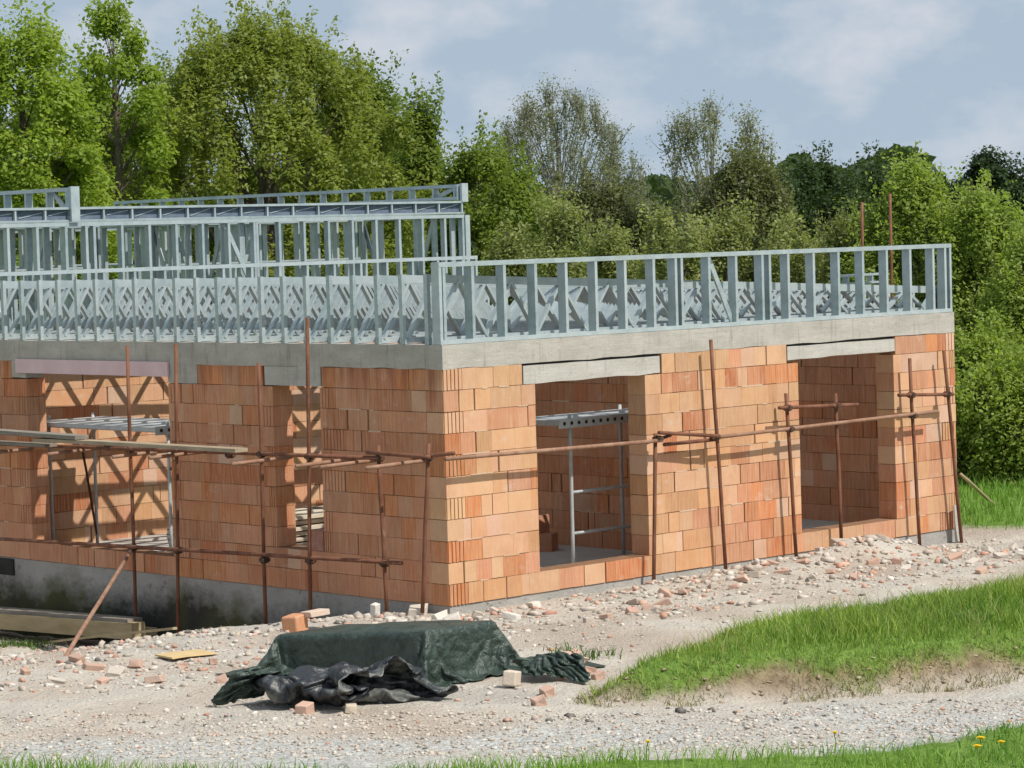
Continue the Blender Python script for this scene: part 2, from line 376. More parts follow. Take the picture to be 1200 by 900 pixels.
M = dict(
    brick=m_brick(), joint=m_mortar(),
    beam=m_concrete('ring_beam_concrete', (0.35, 0.33, 0.29), (0.50, 0.475, 0.425), (0.24, 0.22, 0.185)),
    lintel=m_concrete('lintel_concrete', (0.40, 0.38, 0.34), (0.53, 0.51, 0.465), (0.27, 0.25, 0.215)),
    floor=m_concrete('floor_concrete', (0.38, 0.36, 0.33), (0.48, 0.45, 0.41), (0.30, 0.26, 0.22)),
    plinth=m_plinth(), steel=m_steel(),
    panel=m_plain('slate_panel', (0.10, 0.13, 0.18), (0.17, 0.21, 0.27), 9, 0.6),
    dullsteel=m_plain('dull_steel', (0.36, 0.38, 0.38), (0.52, 0.54, 0.54), 8, 0.5, spec=0.5),
    rust=m_rust('rusty_tube', (0.135, 0.055, 0.032), (0.235, 0.105, 0.062)),
    coupler=m_rust('rusty_clamp', (0.05, 0.032, 0.025), (0.13, 0.065, 0.04)),
    pale_rust=m_rust('pale_rusty_tube', (0.26, 0.135, 0.085), (0.36, 0.22, 0.15)),  # paler rust tone, used on some of the tubes
    plank=m_wood('weathered_plank', (0.27, 0.21, 0.14), (0.42, 0.345, 0.245), (1, 0.2, 1)),
    greyplank=m_wood('grey_plank', (0.17, 0.15, 0.125), (0.28, 0.25, 0.21), (1, 0.2, 1)),
    newwood=m_wood('fresh_board', (0.50, 0.42, 0.31), (0.66, 0.58, 0.46)),
    oldbeam=m_wood('mossy_timber', (0.30, 0.235, 0.13), (0.44, 0.35, 0.21), (1, 0.2, 1)),
    pink=m_plain('pink_board', (0.66, 0.46, 0.485), (0.74, 0.55, 0.56), 3, 0.8),
    tar=m_plain('tar', (0.012, 0.012, 0.013), (0.04, 0.038, 0.036), 6, 0.7),  # plain near-black for the plinth patch, lintel gaps and deck holes
    stone=m_tone('rubble_stone'), clay=m_tone('broken_clay'),
    tarp=m_tarp(), plastic=m_plastic(), ground=m_ground(),
    bark=m_plain('bark', (0.085, 0.068, 0.05), (0.16, 0.135, 0.105), 7, 0.95, 0.02),
    palebark=m_plain('pale_bark', (0.17, 0.17, 0.14), (0.28, 0.28, 0.235), 7, 0.95, 0.02),
    yellow=m_plain('dandelion_yellow', (0.75, 0.50, 0.01), (0.85, 0.62, 0.03), 30, 0.8),
    stem=m_plain('green_stem', (0.12, 0.22, 0.04), (0.18, 0.28, 0.06), 30, 0.7),
    ply=m_plain('yellow_ply', (0.50, 0.36, 0.17), (0.60, 0.45, 0.24), 5, 0.8),
)

# ------------------------------------------------------------------ ground sheet
def axis(lo, hi, step, far):
    a = list(np.arange(lo, hi+1e-6, step)); s = step
    up = []; x = hi
    while x < far: s *= 1.25; x += s; up.append(x)
    s = step; dn = []; x = lo
    while x > -far: s *= 1.25; x -= s; dn.append(x)
    return np.array(dn[::-1]+a+up)
gx = axis(-12, 13, 0.055, 900); gy = axis(-13, 9.5, 0.06, 900)
X, Y = np.meshgrid(gx, gy)
Z = G(X, Y)
m_, f_, r_, wob_ = masks(X, Y)
bank = polydist(MOUND, X, Y)
TRK = [(-14, 1.5), (-9.4, -2.0), (-7.4, -3.7), (-5.6, -5.9), (-3.9, -6.35), (-3.2, -7.0), (-1.2, -8.2), (1, -9.4), (8, -12), (8, -15), (-8, -15), (-16, -2)]
trk = polydist(TRK, X, Y)+wob_*0.6
grass_m = np.maximum.reduce([ss((m_-0.12+wob_*1.1)/0.25), ss((f_-0.05)/0.3), ss((r_-0.1)/0.5)])
soil_m = ss((m_+0.05+wob_*0.2)/0.3)
grav_m = ss(trk/0.5)*0.95
far_ = np.hypot(X, Y) > 60
grass_m = np.where(far_, 1, grass_m)
nx, ny = len(gx), len(gy)
V = np.stack([X, Y, Z], -1).reshape(-1, 3)
ii = (np.arange(ny-1)[:, None]*nx+np.arange(nx-1)[None, :]).ravel()
Fq = np.stack([ii, ii+1, ii+nx+1, ii+nx], -1)
go = quads('ground', V, Fq, M['ground'], smooth=True)
for nm, arr in (('grass', grass_m), ('soil', soil_m), ('gravel', grav_m)):
    a = go.data.attributes.new(nm, 'FLOAT', 'POINT'); a.data.foreach_set('value', arr.ravel().astype(np.float32))
tag(go, 'dry pale building ground with a gravel track crossing it', 'ground', kind='structure')

# ------------------------------------------------------------------ the house: walls
house = tag(empty('unfinished_house'), 'unfinished orange brick house with a galvanised steel roof frame', 'building')
PAL = [(0.64, 0.365, 0.195), (0.68, 0.40, 0.22), (0.62, 0.335, 0.17), (0.66, 0.385, 0.235), (0.60, 0.31, 0.145), (0.65, 0.385, 0.23), (0.66, 0.40, 0.24)]
PALP = [(0.66, 0.43, 0.31), (0.66, 0.44, 0.33)]
PALR = [(0.56, 0.225, 0.115), (0.60, 0.265, 0.145), (0.51, 0.19, 0.09), (0.57, 0.245, 0.135), (0.58, 0.275, 0.165)]  # redder blocks; mostly on shaded walls, where they also paint the shade's tone
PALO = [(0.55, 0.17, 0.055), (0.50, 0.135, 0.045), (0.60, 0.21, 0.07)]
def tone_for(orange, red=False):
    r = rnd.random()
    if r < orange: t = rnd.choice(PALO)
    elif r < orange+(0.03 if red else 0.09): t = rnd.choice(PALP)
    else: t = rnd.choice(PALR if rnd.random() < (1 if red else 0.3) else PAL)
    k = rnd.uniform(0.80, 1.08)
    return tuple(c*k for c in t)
RH = 0.25
def wall(name, org, ud, nd, length, thick, openings, excl, orange_rows, ribs, rows=11, red=True):
    """blocks laid row by row; org lies on the outer face; nd points outward"""
    ud = np.array(ud, float); nd = np.array(nd, float); org = np.array(org, float); up = np.array((0, 0, 1.0))
    B = MB(); K = MB()
    def blk(mb, u0, u1, d0, d1, z0, z1, tone=None):        # d measured inward from the outer face
        p = [org+ud*u-nd*d+up*z for z in (z0, z1) for (u, d) in ((u0, d0), (u1, d0), (u1, d1), (u0, d1))]
        if np.cross(ud, -nd)[2] < 0: p = [p[i] for i in (3, 2, 1, 0, 7, 6, 5, 4)]
        mb.hexa(p, tone)
    for r in range(rows):
        z0 = r*RH; z1 = z0+RH
        cuts = [(a, b) for (a, b, c, d) in openings if c < z1-0.02 and d > z0+0.02] + [(a, b) for (a, b, rr) in excl if rr == r]
        segs = [(0, length)]
        for a, b in cuts:
            ns = []
            for s0, s1 in segs:
                if b <= s0 or a >= s1: ns.append((s0, s1)); continue
                if a > s0: ns.append((s0, a))
                if b < s1: ns.append((b, s1))
            segs = ns
        orr = orange_rows.get(r, 0.09)
        for s0, s1 in segs:
            if s1-s0 < 0.03: continue
            blk(K, s0+0.012, s1-0.012, 0.014, thick-0.014, z0, z1)
            u = s0; first = True; run = None
            while u < s1-1e-6:
                wd = rnd.choice([0.25]*6+[0.185, 0.125, 0.375, 0.375, 0.5])
                if first: wd = (0.30 if (r % 2 == 0) else 0.25) if (s0 == 0) else rnd.choice((0.25, 0.125, 0.185, 0.3))
                if s1-(u+wd) < 0.10: wd = s1-u
                e = u+wd
                g = rnd.uniform(0.0005, 0.0025) if rnd.random() < 0.80 else rnd.uniform(0.010, 0.030)
                if e >= s1-1e-6: g = 0
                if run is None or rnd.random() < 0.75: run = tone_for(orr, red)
                t = tuple(c*rnd.uniform(0.97, 1.03) for c in run)
                off = rnd.uniform(-0.004, 0.003); off2 = rnd.uniform(-0.003, 0.003)
                zz0 = z0+rnd.uniform(0.001, 0.006); zz1 = z1-rnd.uniform(0.001, 0.005)
                rib = (first and (r % 2 == 0) and any(abs(s0-q) < 0.02 for q in ribs)) or (e >= s1-1e-6 and (r % 2 == 1 or rnd.random() < 0.4) and any(abs(s1-q) < 0.02 for q in ribs))
                if rib:
                    blk(B, u, e-g, 0.016+off, thick+off2, zz0, zz1, t)
                    nr = max(3, int((e-u)/0.055)); pw = (e-u)/nr
                    for q in range(nr):
                        blk(B, u+q*pw+0.007, u+(q+1)*pw-0.007, off, 0.016+off-0.0005, zz0+0.001, zz1-0.001, t)
                else:
                    blk(B, u, e-g, off, thick+off2, zz0, zz1, t)
                u = e; first = False
        u = 0.0
        while u < length:      # mortar squeezed out of the bed joint here and there
            ln_ = rnd.uniform(0.05, 0.45)
            if rnd.random() < 0.16 and any(a_ < u-0.01 and u+ln_ < b_-0.01 for a_, b_ in segs) and r > 0:
                blk(B, u, u+ln_, -0.005, 0.02, z0-rnd.uniform(.004, .011), z0+rnd.uniform(.003, .009), (0.60, 0.49, 0.38))
            u += ln_+rnd.uniform(0.05, 0.5)
    o = B.build(name, M['brick'], house)
    K.build('mortar_core', M['joint'], o)
    return o
A0, A1 = 5.25, 8.46; B0, B1 = 2.22, 3.12
LX, LY = 9.7, 9.8
wr = wall('brick_wall', (0, 0, 0), (1, 0, 0), (0, -1, 0), LX, 0.3, [(1.48, 3.39, 0.25, 2.5), (6.32, 8.33, 0.25, 2.55)],
          [(1.27, 3.70, 10), (6.09, 8.38, 10)], {5: 0.12, 9: 0.22, 6: 0.18}, [0.0, LX], red=False)
wr['label'] = 'sunlit brick wall with two tall openings'
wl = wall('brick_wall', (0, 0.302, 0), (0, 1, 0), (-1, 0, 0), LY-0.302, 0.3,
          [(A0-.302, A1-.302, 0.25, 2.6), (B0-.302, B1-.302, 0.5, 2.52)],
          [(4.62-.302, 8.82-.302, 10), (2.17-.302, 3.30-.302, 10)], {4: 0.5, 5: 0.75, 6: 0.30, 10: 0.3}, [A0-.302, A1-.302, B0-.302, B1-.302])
wl['label'] = 'shaded brick wall with a wide and a narrow opening'
wall('brick_wall', (0.302, LY, 0), (1, 0, 0), (0, 1, 0), LX-0.302, 0.3, [], [], {}, [], red=False)
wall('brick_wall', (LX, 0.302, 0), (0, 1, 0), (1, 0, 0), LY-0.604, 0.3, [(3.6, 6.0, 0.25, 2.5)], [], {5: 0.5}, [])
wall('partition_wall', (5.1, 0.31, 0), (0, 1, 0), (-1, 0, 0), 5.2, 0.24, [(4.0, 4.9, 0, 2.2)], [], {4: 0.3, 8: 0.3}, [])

# concrete: ring beam with an uneven lower edge, infill beside the wide opening, plinth, floor
def ragged_beam(name, p0, p1, nd, thick, z0, z1, amp, mat, parent, seed=0):
    p0 = np.array(p0, float); p1 = np.array(p1, float); nd = np.array(nd, float)
    n = max(2, int(np.linalg.norm(p1-p0)/0.12)); vs = []; fs = []
    for i in range(n+1):
        t = i/n; p = p0+(p1-p0)*t; s = i*0.12+seed*7.3
        dz = amp*(float(vnoise(np.array([s*3]), np.array([seed+.5]))[0])-0.35)
        dt = amp*0.3*(float(vnoise(np.array([s*4]), np.array([seed+9.5]))[0])-0.5)
        do = 0.008*(float(vnoise(np.array([s*2]), np.array([seed+5.5]))[0])-0.5)
        for (o, z) in ((0.004+do, z0-dz), (0.004+do*0.5, (z0+z1)/2), (0.004+do, z1+dt), (-thick, z1), (-thick, z0)):
            q = p+nd*o; vs.append((q[0], q[1], z))
    for i in range(n):
        for k in range(5):
            a = i*5+k; b = i*5+(k+1) % 5
            fs.append((a, b, b+5, a+5))
    fs.append((0, 4, 3, 2, 1)); fs.append(tuple(n*5+k for k in range(5)))
    mb = MB(); mb.add(vs, fs); o = mb.build(name, mat, parent)
    import bmesh
    bm = bmesh.new(); bm.from_mesh(o.data); bmesh.ops.recalc_face_normals(bm, faces=bm.faces); bm.to_mesh(o.data); bm.free()
    return o
ZB0, ZB1 = 2.752, 3.03
ragged_beam('ring_beam', (-0.003, 0, 0), (LX+0.003, 0, 0), (0, -1, 0), 0.29, ZB0, ZB1, 0.022, M['beam'], house, 1)
ragged_beam('ring_beam', (0, 0.295, 0), (0, LY, 0), (-1, 0, 0), 0.29, ZB0, ZB1, 0.03, M['beam'], house, 2)
ragged_beam('ring_beam', (0.295, LY, 0), (LX, LY, 0), (0, 1, 0), 0.29, ZB0, ZB1, 0.03, M['beam'], house, 3)
ragged_beam('ring_beam', (LX, 0.295, 0), (LX, LY-0.295, 0), (1, 0, 0), 0.29, ZB0, ZB1, 0.03, M['beam'], house, 4)
ragged_beam('concrete_infill', (0, 4.63, 0), (-0.0, 5.24, 0), (-1, 0, 0), 0.28, 2.515, 2.765, 0.03, M['beam'], house, 5)
ragged_beam('concrete_infill', (0, 8.47, 0), (0, 8.81, 0), (-1, 0, 0), 0.28, 2.515, 2.765, 0.03, M['beam'], house, 6)
ragged_beam('lintel', (1.29, 0, 0), (3.66, 0, 0), (0, -1, 0), 0.28, 2.512, 2.722, 0.03, M['lintel'], house, 7)
ragged_beam('lintel', (6.11, 0, 0), (8.36, 0, 0), (0, -1, 0), 0.28, 2.552, 2.718, 0.035, M['lintel'], house, 8)
ragged_beam('lintel', (0, 2.19, 0), (0, 3.26, 0), (-1, 0, 0), 0.28, 2.515, 2.748, 0.008, M['lintel'], house, 9)
mb = MB(); mb.box(0.02, 0.28, 5.3, 8.3, 2.60, 2.745); mb.build('lintel', M['lintel'], house)
mb = MB(); mb.box(-0.040, -0.012, 5.20, 8.66, 2.585, 2.775); tag(mb.build('formwork_board', M['pink'], house), 'dusty pink board above the wide opening')
for a, b in ((1.30, 3.66), (6.12, 8.36)):
    mb = MB(); mb.box(a, b, 0.03, 0.27, 2.68, 2.752); mb.build('dark_gap_fill', M['tar'], house)  # black strip painting the shade in the open gap above the lintel
mb = MB()
mb.box(0.015, LX-0.015, 0.015, 0.3, -1.9, -0.004); mb.box(0.015, 0.3, 0.3, LY-0.015, -1.9, -0.004)
mb.box(0.3, LX-0.015, LY-0.3, LY-0.015, -1.9, -0.004); mb.box(LX-0.3, LX-0.015, 0.3, LY-0.3, -1.9, -0.004)
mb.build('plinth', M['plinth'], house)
mb = MB(); mb.box(-0.004, 0.02, 8.95, LY, -0.25, -0.02); mb.build('black_patch', M['tar'], house)  # small black box on the plinth at the far end
mb = MB(); mb.box(0.3, LX-0.3, 0.3, LY-0.3, -0.10, 0.02); mb.build('floor_slab', M['floor'], house)

# ------------------------------------------------------------------ steel frames
ST = M['steel']
XV = np.array((1., 0, 0)); YV = np.array((0, 1., 0)); ZV = np.array((0, 0, 1.))
_sd = {}
def stud_data(h, along, fl=0.045, depth=0.13):
    k = (round(h, 3), along, fl, depth)
    if k not in _sd:
        mb = MB()
        if along == 'x': mb.csec((0, 0, 0), (0, 0, h), XV, YV, depth, fl)
        else: mb.csec((0, 0, 0), (0, 0, h), YV, XV, depth, fl)
        _sd[k] = mb.build('stud', ST, data_only=True)
    return _sd[k]
def frame(name, x, y, along, length, z0, z1, spacing, parent, depth=0.13, doubles=(), braces=(), fl=0.045, nogs=(), start=0.0, skip_bottom=False):
    A = XV if along == 'x' else YV; D = YV if along == 'x' else XV
    o0 = np.array((x, y, 0.))
    td = depth+0.008; t = 0.004
    b = MB(); b.csec(o0+ZV*z0, o0+A*length+ZV*z0, ZV, D, td, 0.05, t, 0)
    fr = b.build(name, ST, parent)
    b = MB(); b.csec(o0+ZV*z1, o0+A*length+ZV*z1, -ZV, D, td, 0.055, t, 0)
    b.build('top_track', ST, fr)
    n = int(round(length/spacing)); us = [min(start+i*spacing, length-fl) for i in range(n+1)]
    us = sorted(set([round(q, 3) for q in us if q <= length-fl+1e-6]+[round(length-fl, 3)]+[round(q, 3) for q in doubles]))
    for u in us:
        p = o0+A*u+ZV*(z0+t+0.001)
        link('stud', stud_data(z1-z0-2*t-0.002, along, fl, depth), fr, tuple(p))
    for (u0, u1, flip) in braces:
        b = MB()
        za, zb = (z0+0.06, z1-0.06) if not flip else (z1-0.06, z0+0.06)
        b.csec(o0+A*u0+ZV*za-D*0.0, o0+A*u1+ZV*zb, D, np.cross(A*(u1-u0)+ZV*(zb-za), D)/np.linalg.norm(np.cross(A*(u1-u0)+ZV*(zb-za), D)), 0.07, 0.03)
        b.build('brace', ST, fr)
    for (u0, u1, z) in nogs:
        b = MB(); b.csec(o0+A*u0+ZV*z, o0+A*u1+ZV*z, ZV, D, depth-0.006, 0.03); b.build('nogging', ST, fr)
    return fr
ZP = 3.985
frame('parapet_frame', 0.0, 0.085, 'x', LX, 3.034, ZP, 0.515, house, doubles=(0.06, 4.01, 5.81, 9.54), braces=((4.72, 5.15, True),))
frame('parapet_frame', 0.0, 9.72, 'x', LX, 3.034, ZP-0.02, 0.55, house, doubles=(0.06,))
# sloping lattice trusses, one behind the other along the shaded wall
TR0, TR1 = 3.85, 3.395
def ztop(x): return TR0+(TR1-TR0)*x/9.62
def truss_parts():
    s = np.array((9.62, 0, TR1-TR0)); s /= np.linalg.norm(s); nn = np.cross(s, YV)*-1
    if nn[2] < 0: nn = -nn
    tcb = MB(); h = 0.095
    tcb.csec((0.055, 0, ztop(0.055)-h/2), (9.66, 0, ztop(9.66)-h/2), YV, nn, h, 0.045)
    bcb = MB(); bcb.csec((0.0, 0, 3.04+0.035), (9.66, 0, 3.04+0.035), YV, ZV, 0.07, 0.045)
    wb = MB(); x = 0.10; upw = True; k = 0
    while x < 9.5:
        x2 = min(x+0.42, 9.6)
        za = 3.10 if upw else ztop(x)-0.06; zb = ztop(x2)-0.06 if upw else 3.10
        a = np.array((x, 0.006, za)); b = np.array((x2, 0.006, zb)); d = (b-a)/np.linalg.norm(b-a); pv = np.cross(d, YV)
        pv = pv if pv[0] > 0 else -pv
        wb.csec(a+YV*0.02, b+YV*0.02, pv, YV, 0.07, 0.036, 0.003, 0.0)
        x = x2; upw = not upw; k += 1
    ep = MB(); ep.csec((0.0, 0.0, 3.034), (0.0, 0.0, TR0+0.004), XV, YV, 0.06, 0.05)
    ee = MB(); ee.csec((9.69, 0.0, 3.034), (9.69, 0.0, TR1-0.01), -XV, YV, 0.06, 0.04)
    return [q.build(nm, ST, data_only=True) for q, nm in ((wb, 'roof_truss'), (tcb, 'top_chord'), (bcb, 'bottom_chord'), (ep, 'end_post'), (ee, 'end_post'))]
tp = truss_parts()
for k in range(22):
    yy = 0.26+0.436*k+rnd.uniform(-0.004, 0.004)
    if yy > 9.6: break
    t = link('roof_truss', tp[0], house, (0, yy, 0))
    for nm, d in zip(('top_chord', 'bottom_chord', 'end_post', 'end_post'), tp[1:]): link(nm, d, t)
# upper storey frame behind
ZC = 4.65
frame('storey_frame', -2.2, 10.05, 'x', 11.95, 3.034, ZC, 0.5, house, depth=0.10, doubles=(4.36, 7.55), braces=((6.98, 7.75, True),))
for yy, x0, x1 in ((12.4, 0.2, 4.1), (12.4, 5.2, 9.6), (15.2, -2.2, 9.7), (19.4, -2.2, 9.7)):
    frame('storey_frame', x0, yy, 'x', x1-x0, 3.034, ZC, 0.42, house, depth=0.10, nogs=((0.1, x1-x0-0.1, 3.95),), braces=((0.4, 0.95, True), (1.5, 2.05, False)))
for xx in (1.9, 5.2, 9.65):
    frame('storey_frame', xx, 10.16, 'y', 9.1, 3.034, ZC, 0.45, house, depth=0.10, braces=((0.5, 1.1, True), (1.7, 2.3, False)))
# roof edge band of dark panels between short stiffeners
fb = MB(); fb.csec((-2.2, 10.02, ZC+0.012), (9.75, 10.02, ZC+0.012), ZV, YV, 0.06, 0.03, 0.004, 0)
fas = fb.build('roof_edge', ST, house)
b = MB(); b.csec((-2.2, 10.02, 4.875), (9.75, 10.02, 4.875), -ZV, YV, 0.07, 0.035, 0.004, 0); b.build('top_track', ST, fas)
pb = MB(); pb.box(-2.19, 9.74, 10.055, 10.06, ZC+0.02, 4.868)
pnl = pb.build('roof_panel', M['panel'], fas)
sdd = stud_data(0.20, 'x', 0.03, 0.05)
for k in range(24): link('stiffener', sdd, fas, (-2.15+0.515*k, 10.02, ZC+0.02))
sl = MB()
for k in range(23):
    x = -2.05+0.515*k
    sl.ob((x, 10.045, ZC+0.06+rnd.uniform(0, .04)), (x+0.4, 10.045, ZC+0.13+rnd.uniform(0, .05)), YV, 0, 0.004, ZV, 0, 0.014)
sl.build('tie_strap', ST, fas)
# joists carrying the upper roof
jd = MB(); jd.csec((-2.2, 0, 4.76), (9.7, 0, 4.76), YV, ZV, 0.19, 0.045); jdd = jd.build('joist', ST, data_only=True)
for k in range(21): link('joist', jdd, house, (0, 10.2+0.44*k, 0))
frame('parapet_frame', 9.72, 10.05, 'y', 9.6, 4.895, 5.15, 0.58, house, depth=0.12, braces=((0.15, 0.55, True),), doubles=(0.06,))
frame('parapet_frame', 1.95, 10.00, 'y', 9.0, 4.70, 5.16, 0.55, house, depth=0.12, doubles=(0.05,), braces=((0.1, 0.5, False),))
for q0, q1, a0, a1 in (((9.73, 9.97, 4.86), (9.73, 9.97, 5.165), -0.04, 0.10), ((1.94, 9.93, 4.66), (1.94, 9.93, 5.175), -0.06, 0.09), ((9.78, 9.98, 3.034), (9.78, 9.98, 4.64), -0.02, 0.08)):
    b = MB(); b.ob(q0, q1, XV, a0, a1, YV, 0, 0.05); b.build('corner_post', ST, house)
# short loose frame lying across the low end of the roof trusses
pa = np.array((8.55, 1.2, ztop(8.55)+0.02)); pb_ = np.array((8.75, 3.0, ztop(8.75)+0.02))
pa = on(2, 3.47, 975, 335); pb_ = on(2, 3.47, 1036, 331)
fr = tag(empty('steel_frame_piece', tuple(pa)), 'short low steel frame lying across the low end of the roof trusses', 'steel frame')
dd = pb_-pa; ln_ = np.linalg.norm(dd); dd = dd/ln_; nn_ = np.cross(ZV, dd)
for z in (0.0, 0.11):
    b = MB(); b.csec((0, 0, z), tuple(dd*ln_+ZV*z), ZV, nn_, 0.09, 0.03); b.build('track', ST, fr)
for u in np.linspace(0.03, ln_-0.08, 5):
    b = MB(); b.csec(tuple(dd*u+ZV*0.006), tuple(dd*u+ZV*0.108), dd, nn_, 0.08, 0.04); b.build('stud', ST, fr)

# ------------------------------------------------------------------ scaffolding
TR = 0.0245
def clamp(parent, p, ax):
    b = MB(); p = np.array(p, float); a = np.array(ax, float)
    b.tube([p-a*0.045, p+a*0.045], [0.042, 0.042], 8)
    b.box(p[0]-0.05, p[0]+0.05, p[1]-0.05, p[1]+0.05, p[2]-0.022, p[2]+0.022)
    b.tube([p+np.array((-0.03, -0.075, 0.01)), p+np.array((-0.03, 0.02, 0.01))], 0.011, 6)
    b.tube([p+np.array((-0.075, -0.03, -0.03)), p+np.array((0.02, -0.03, -0.03))], 0.011, 6)
    return b.build('coupler', M['coupler'], parent, smooth=False)
def bar(parent, name, p0, p1, mat=None, r=TR):
    b = MB(); p0 = np.array(p0, float); p1 = np.array(p1, float)
    pts = [p0+(p1-p0)*t + np.array((rnd.uniform(-1, 1), rnd.uniform(-1, 1), 0))*0.006*(0 < t < 1) for t in (0, .25, .5, .75, 1)]
    b.tube(pts, r, 10)
    return b.build(name, mat or M['rust'], parent, smooth=True)
scR = tag(empty('tube_scaffold', (4, -0.2, 0)), 'rusty tube scaffold standing close against the sunlit wall', 'scaffold')
def pR(px, py, d): return on(1, -d, px, py)-np.array((4, -0.2, 0))
for (x0, y0, x1, y1) in ((768, 508, 766, 684), (833, 398, 851, 676), (921, 461, 933, 652), (979, 461, 986, 636), (1066, 420, 1078, 643), (1106, 411, 1127, 637)):
    bar(scR, 'upright', pR(x0, y0, 0.17), pR(x1, y1, 0.17))
for (x0, y0, x1, y1, d, mt) in ((522, 538, 776, 516, .22, 'pale_rust'), (772, 507, 843, 511, .25, 'rust'), (778, 521, 838, 515, .12, 'rust'), (836, 513, 1098, 482, .22, 'pale_rust'),
                            (913, 478, 1005, 474, .22, 'rust'), (1053, 463, 1117, 462, .22, 'rust')):
    bar(scR, 'ledger', pR(x0, y0, d), pR(x1, y1, d), M[mt])
for (px, py) in ((771, 514), (838, 513), (925, 503), (923, 478), (1070, 487), (1068, 463), (1110, 462), (980, 475)):
    clamp(scR, pR(px, py, 0.195), (0, 1, 0))
bar(scR, 'coupler_tail', pR(758, 519, .2), pR(786, 510, .2), M['coupler'], 0.02)
scL = tag(empty('tube_scaffold', (-0.3, 4, 0)), 'rusty tube scaffold carrying planks along the shaded wall', 'scaffold')
def pL(px, py, d): return on(0, -d, px, py)-np.array((-0.3, 4, 0))
for (x0, y0, x1, y1, mt) in ((149, 405, 160, 760, 'rust'), (206, 403, 209, 750, 'rust'), (303, 425, 312, 748, 'rust'), (360, 372, 364, 728, 'rust'), (443, 522, 454, 730, 'rust'), (502, 520, 495, 718, 'rust')):
    bar(scL, 'upright', pL(x0, y0, 0.3), pL(x1, y1, 0.3), M[mt])
bar(scL, 'upright', pL(-14, 420, 0.3), pL(-10, 760, 0.3))
for (x0, y0, x1, y1, mt, d) in ((-40, 519, 445, 537, 'rust', .36), (430, 530, 505, 536, 'rust', .36), (484, 537, 532, 531, 'rust', .34), (-40, 629, 471, 660, 'rust', .36),
                                (-40, 505, 60, 511, 'rust', .20)):
    bar(scL, 'ledger', pL(x0, y0, d), pL(x1, y1, d), M[mt])
for (px, py) in ((35, 526), (120, 525), (196, 528), (240, 529), (337, 536), (412, 538), (441, 539), (495, 540)):
    p = pL(px, py, 0.05); bar(scL, 'transom', p+np.array((0.05, 0, 0.0)), p+np.array((-0.85, 0.02, -0.02)), M['pale_rust'])
for (px, py) in ((153, 527), (208, 531), (307, 532), (363, 535), (444, 537), (501, 537), (156, 642), (209, 645), (310, 656), (364, 657), (451, 660), (128, 524), (270, 533)):
    clamp(scL, pL(px, py, 0.33), (1, 0, 0))
pd0 = onground(72, 772)-np.array((-0.3, 4, 0))
bar(scL, 'raker', pL(153, 646, 0.37), pd0+np.array((0, 0, -0.05)), M['pale_rust'])
scB = tag(empty('rear_scaffold', (10.2, 6, 0)), 'two rusty scaffold tubes rising behind the low end of the roof', 'scaffold')
pb0 = atd(1010, 237, 48.0); pb1 = atd(1043, 227, 47.0)
for q, dz in ((pb0, 0), (pb1, 0)):
    bar(scB, 'upright', q-np.array((10.2, 6, 0)), (q[0]-10.2-0.05, q[1]-6, gz(q[0], q[1])-0.05))
bar(scB, 'ledger', (pb0[0]-10.2, pb0[1]-6, 1.6), (pb1[0]-10.2, pb1[1]-6, 1.62))

# planks on the left scaffold: thin boards with sawn edges
def plank(name, p0, p1, wdt, th, mat, label, cat, wv=None, group=None):
    p0 = np.array(p0, float); p1 = np.array(p1, float); d = (p1-p0)/np.linalg.norm(p1-p0)
    a = np.array(wv, float) if wv is not None else np.cross(ZV, d); a /= np.linalg.norm(a); n = np.cross(d, a)
    b = MB(); n_ = 6
    vs = []; fs = []
    for i in range(n_+1):
        t = i/n_; p = p0+(p1-p0)*t + n*0.010*math.sin(t*3.1+1) - p0
        j = rnd.uniform(-.004, .004)
        for (aa, nn2) in ((-wdt/2+j, 0), (wdt/2+j, 0), (wdt/2+j-.004, th), (-wdt/2+j+.004, th)): vs.append(p+a*aa+n*nn2)
    for i in range(n_):
        for k in range(4): fs.append((i*4+k, i*4+(k+1) % 4, (i+1)*4+(k+1) % 4, (i+1)*4+k))
    fs += [(3, 2, 1, 0), tuple(n_*4+k for k in range(4))]
    b.add(vs, fs); o = b.build(name, mat, None, loc=tuple(p0))
    return tag(o, label, cat, group)
def P_(px, py, d): return on(0, -d, px, py)
plank('scaffold_plank', P_(-60, 505, .62), P_(96, 514, .62), 0.22, 0.05, M['greyplank'], 'grey weathered plank lying on top at the left end of the scaffold', 'plank')
plank('scaffold_plank', P_(45, 518, .62), P_(283, 529, .62), 0.20, 0.045, M['plank'], 'long sunlit brown plank resting on the scaffold before the wide opening', 'plank')
plank('scaffold_plank', P_(-70, 518, .50), P_(60, 523, .50), 0.20, 0.04, M['greyplank'], 'dark plank under the grey one at the left end of the scaffold', 'plank')

# timbers on the ground below the shaded wall
def ground_beam(px0, px1, py, off, h, wd, mat, label, zlift=0.0, name='timber_beam'):
    a = on(0, -off, px0, py[0]); b_ = on(0, -off, px1, py[1])
    za = gz(a[0], a[1]); zb = gz(b_[0], b_[1])
    return plank(name, (a[0], a[1], za-0.03+zlift), (b_[0], b_[1], zb+0.06+zlift), wd, h, mat, label, 'timber')
ground_beam(-30, 163, (752, 752), 0.55, 0.21, 0.22, M['oldbeam'], 'thick mossy timber beam lying on the ground below the shaded wall', 0.14)
ground_beam(-20, 158, (740, 745), 0.48, 0.05, 0.26, M['greyplank'], 'flat grey board lying on the thick timber beam', 0.355, 'timber_board')
ground_beam(-10, 180, (745, 748), 0.22, 0.16, 0.14, M['oldbeam'], 'dark squared timber between the mossy beam and the plinth', 0.10)
a = onground(60, 757); b_ = onground(205, 742)
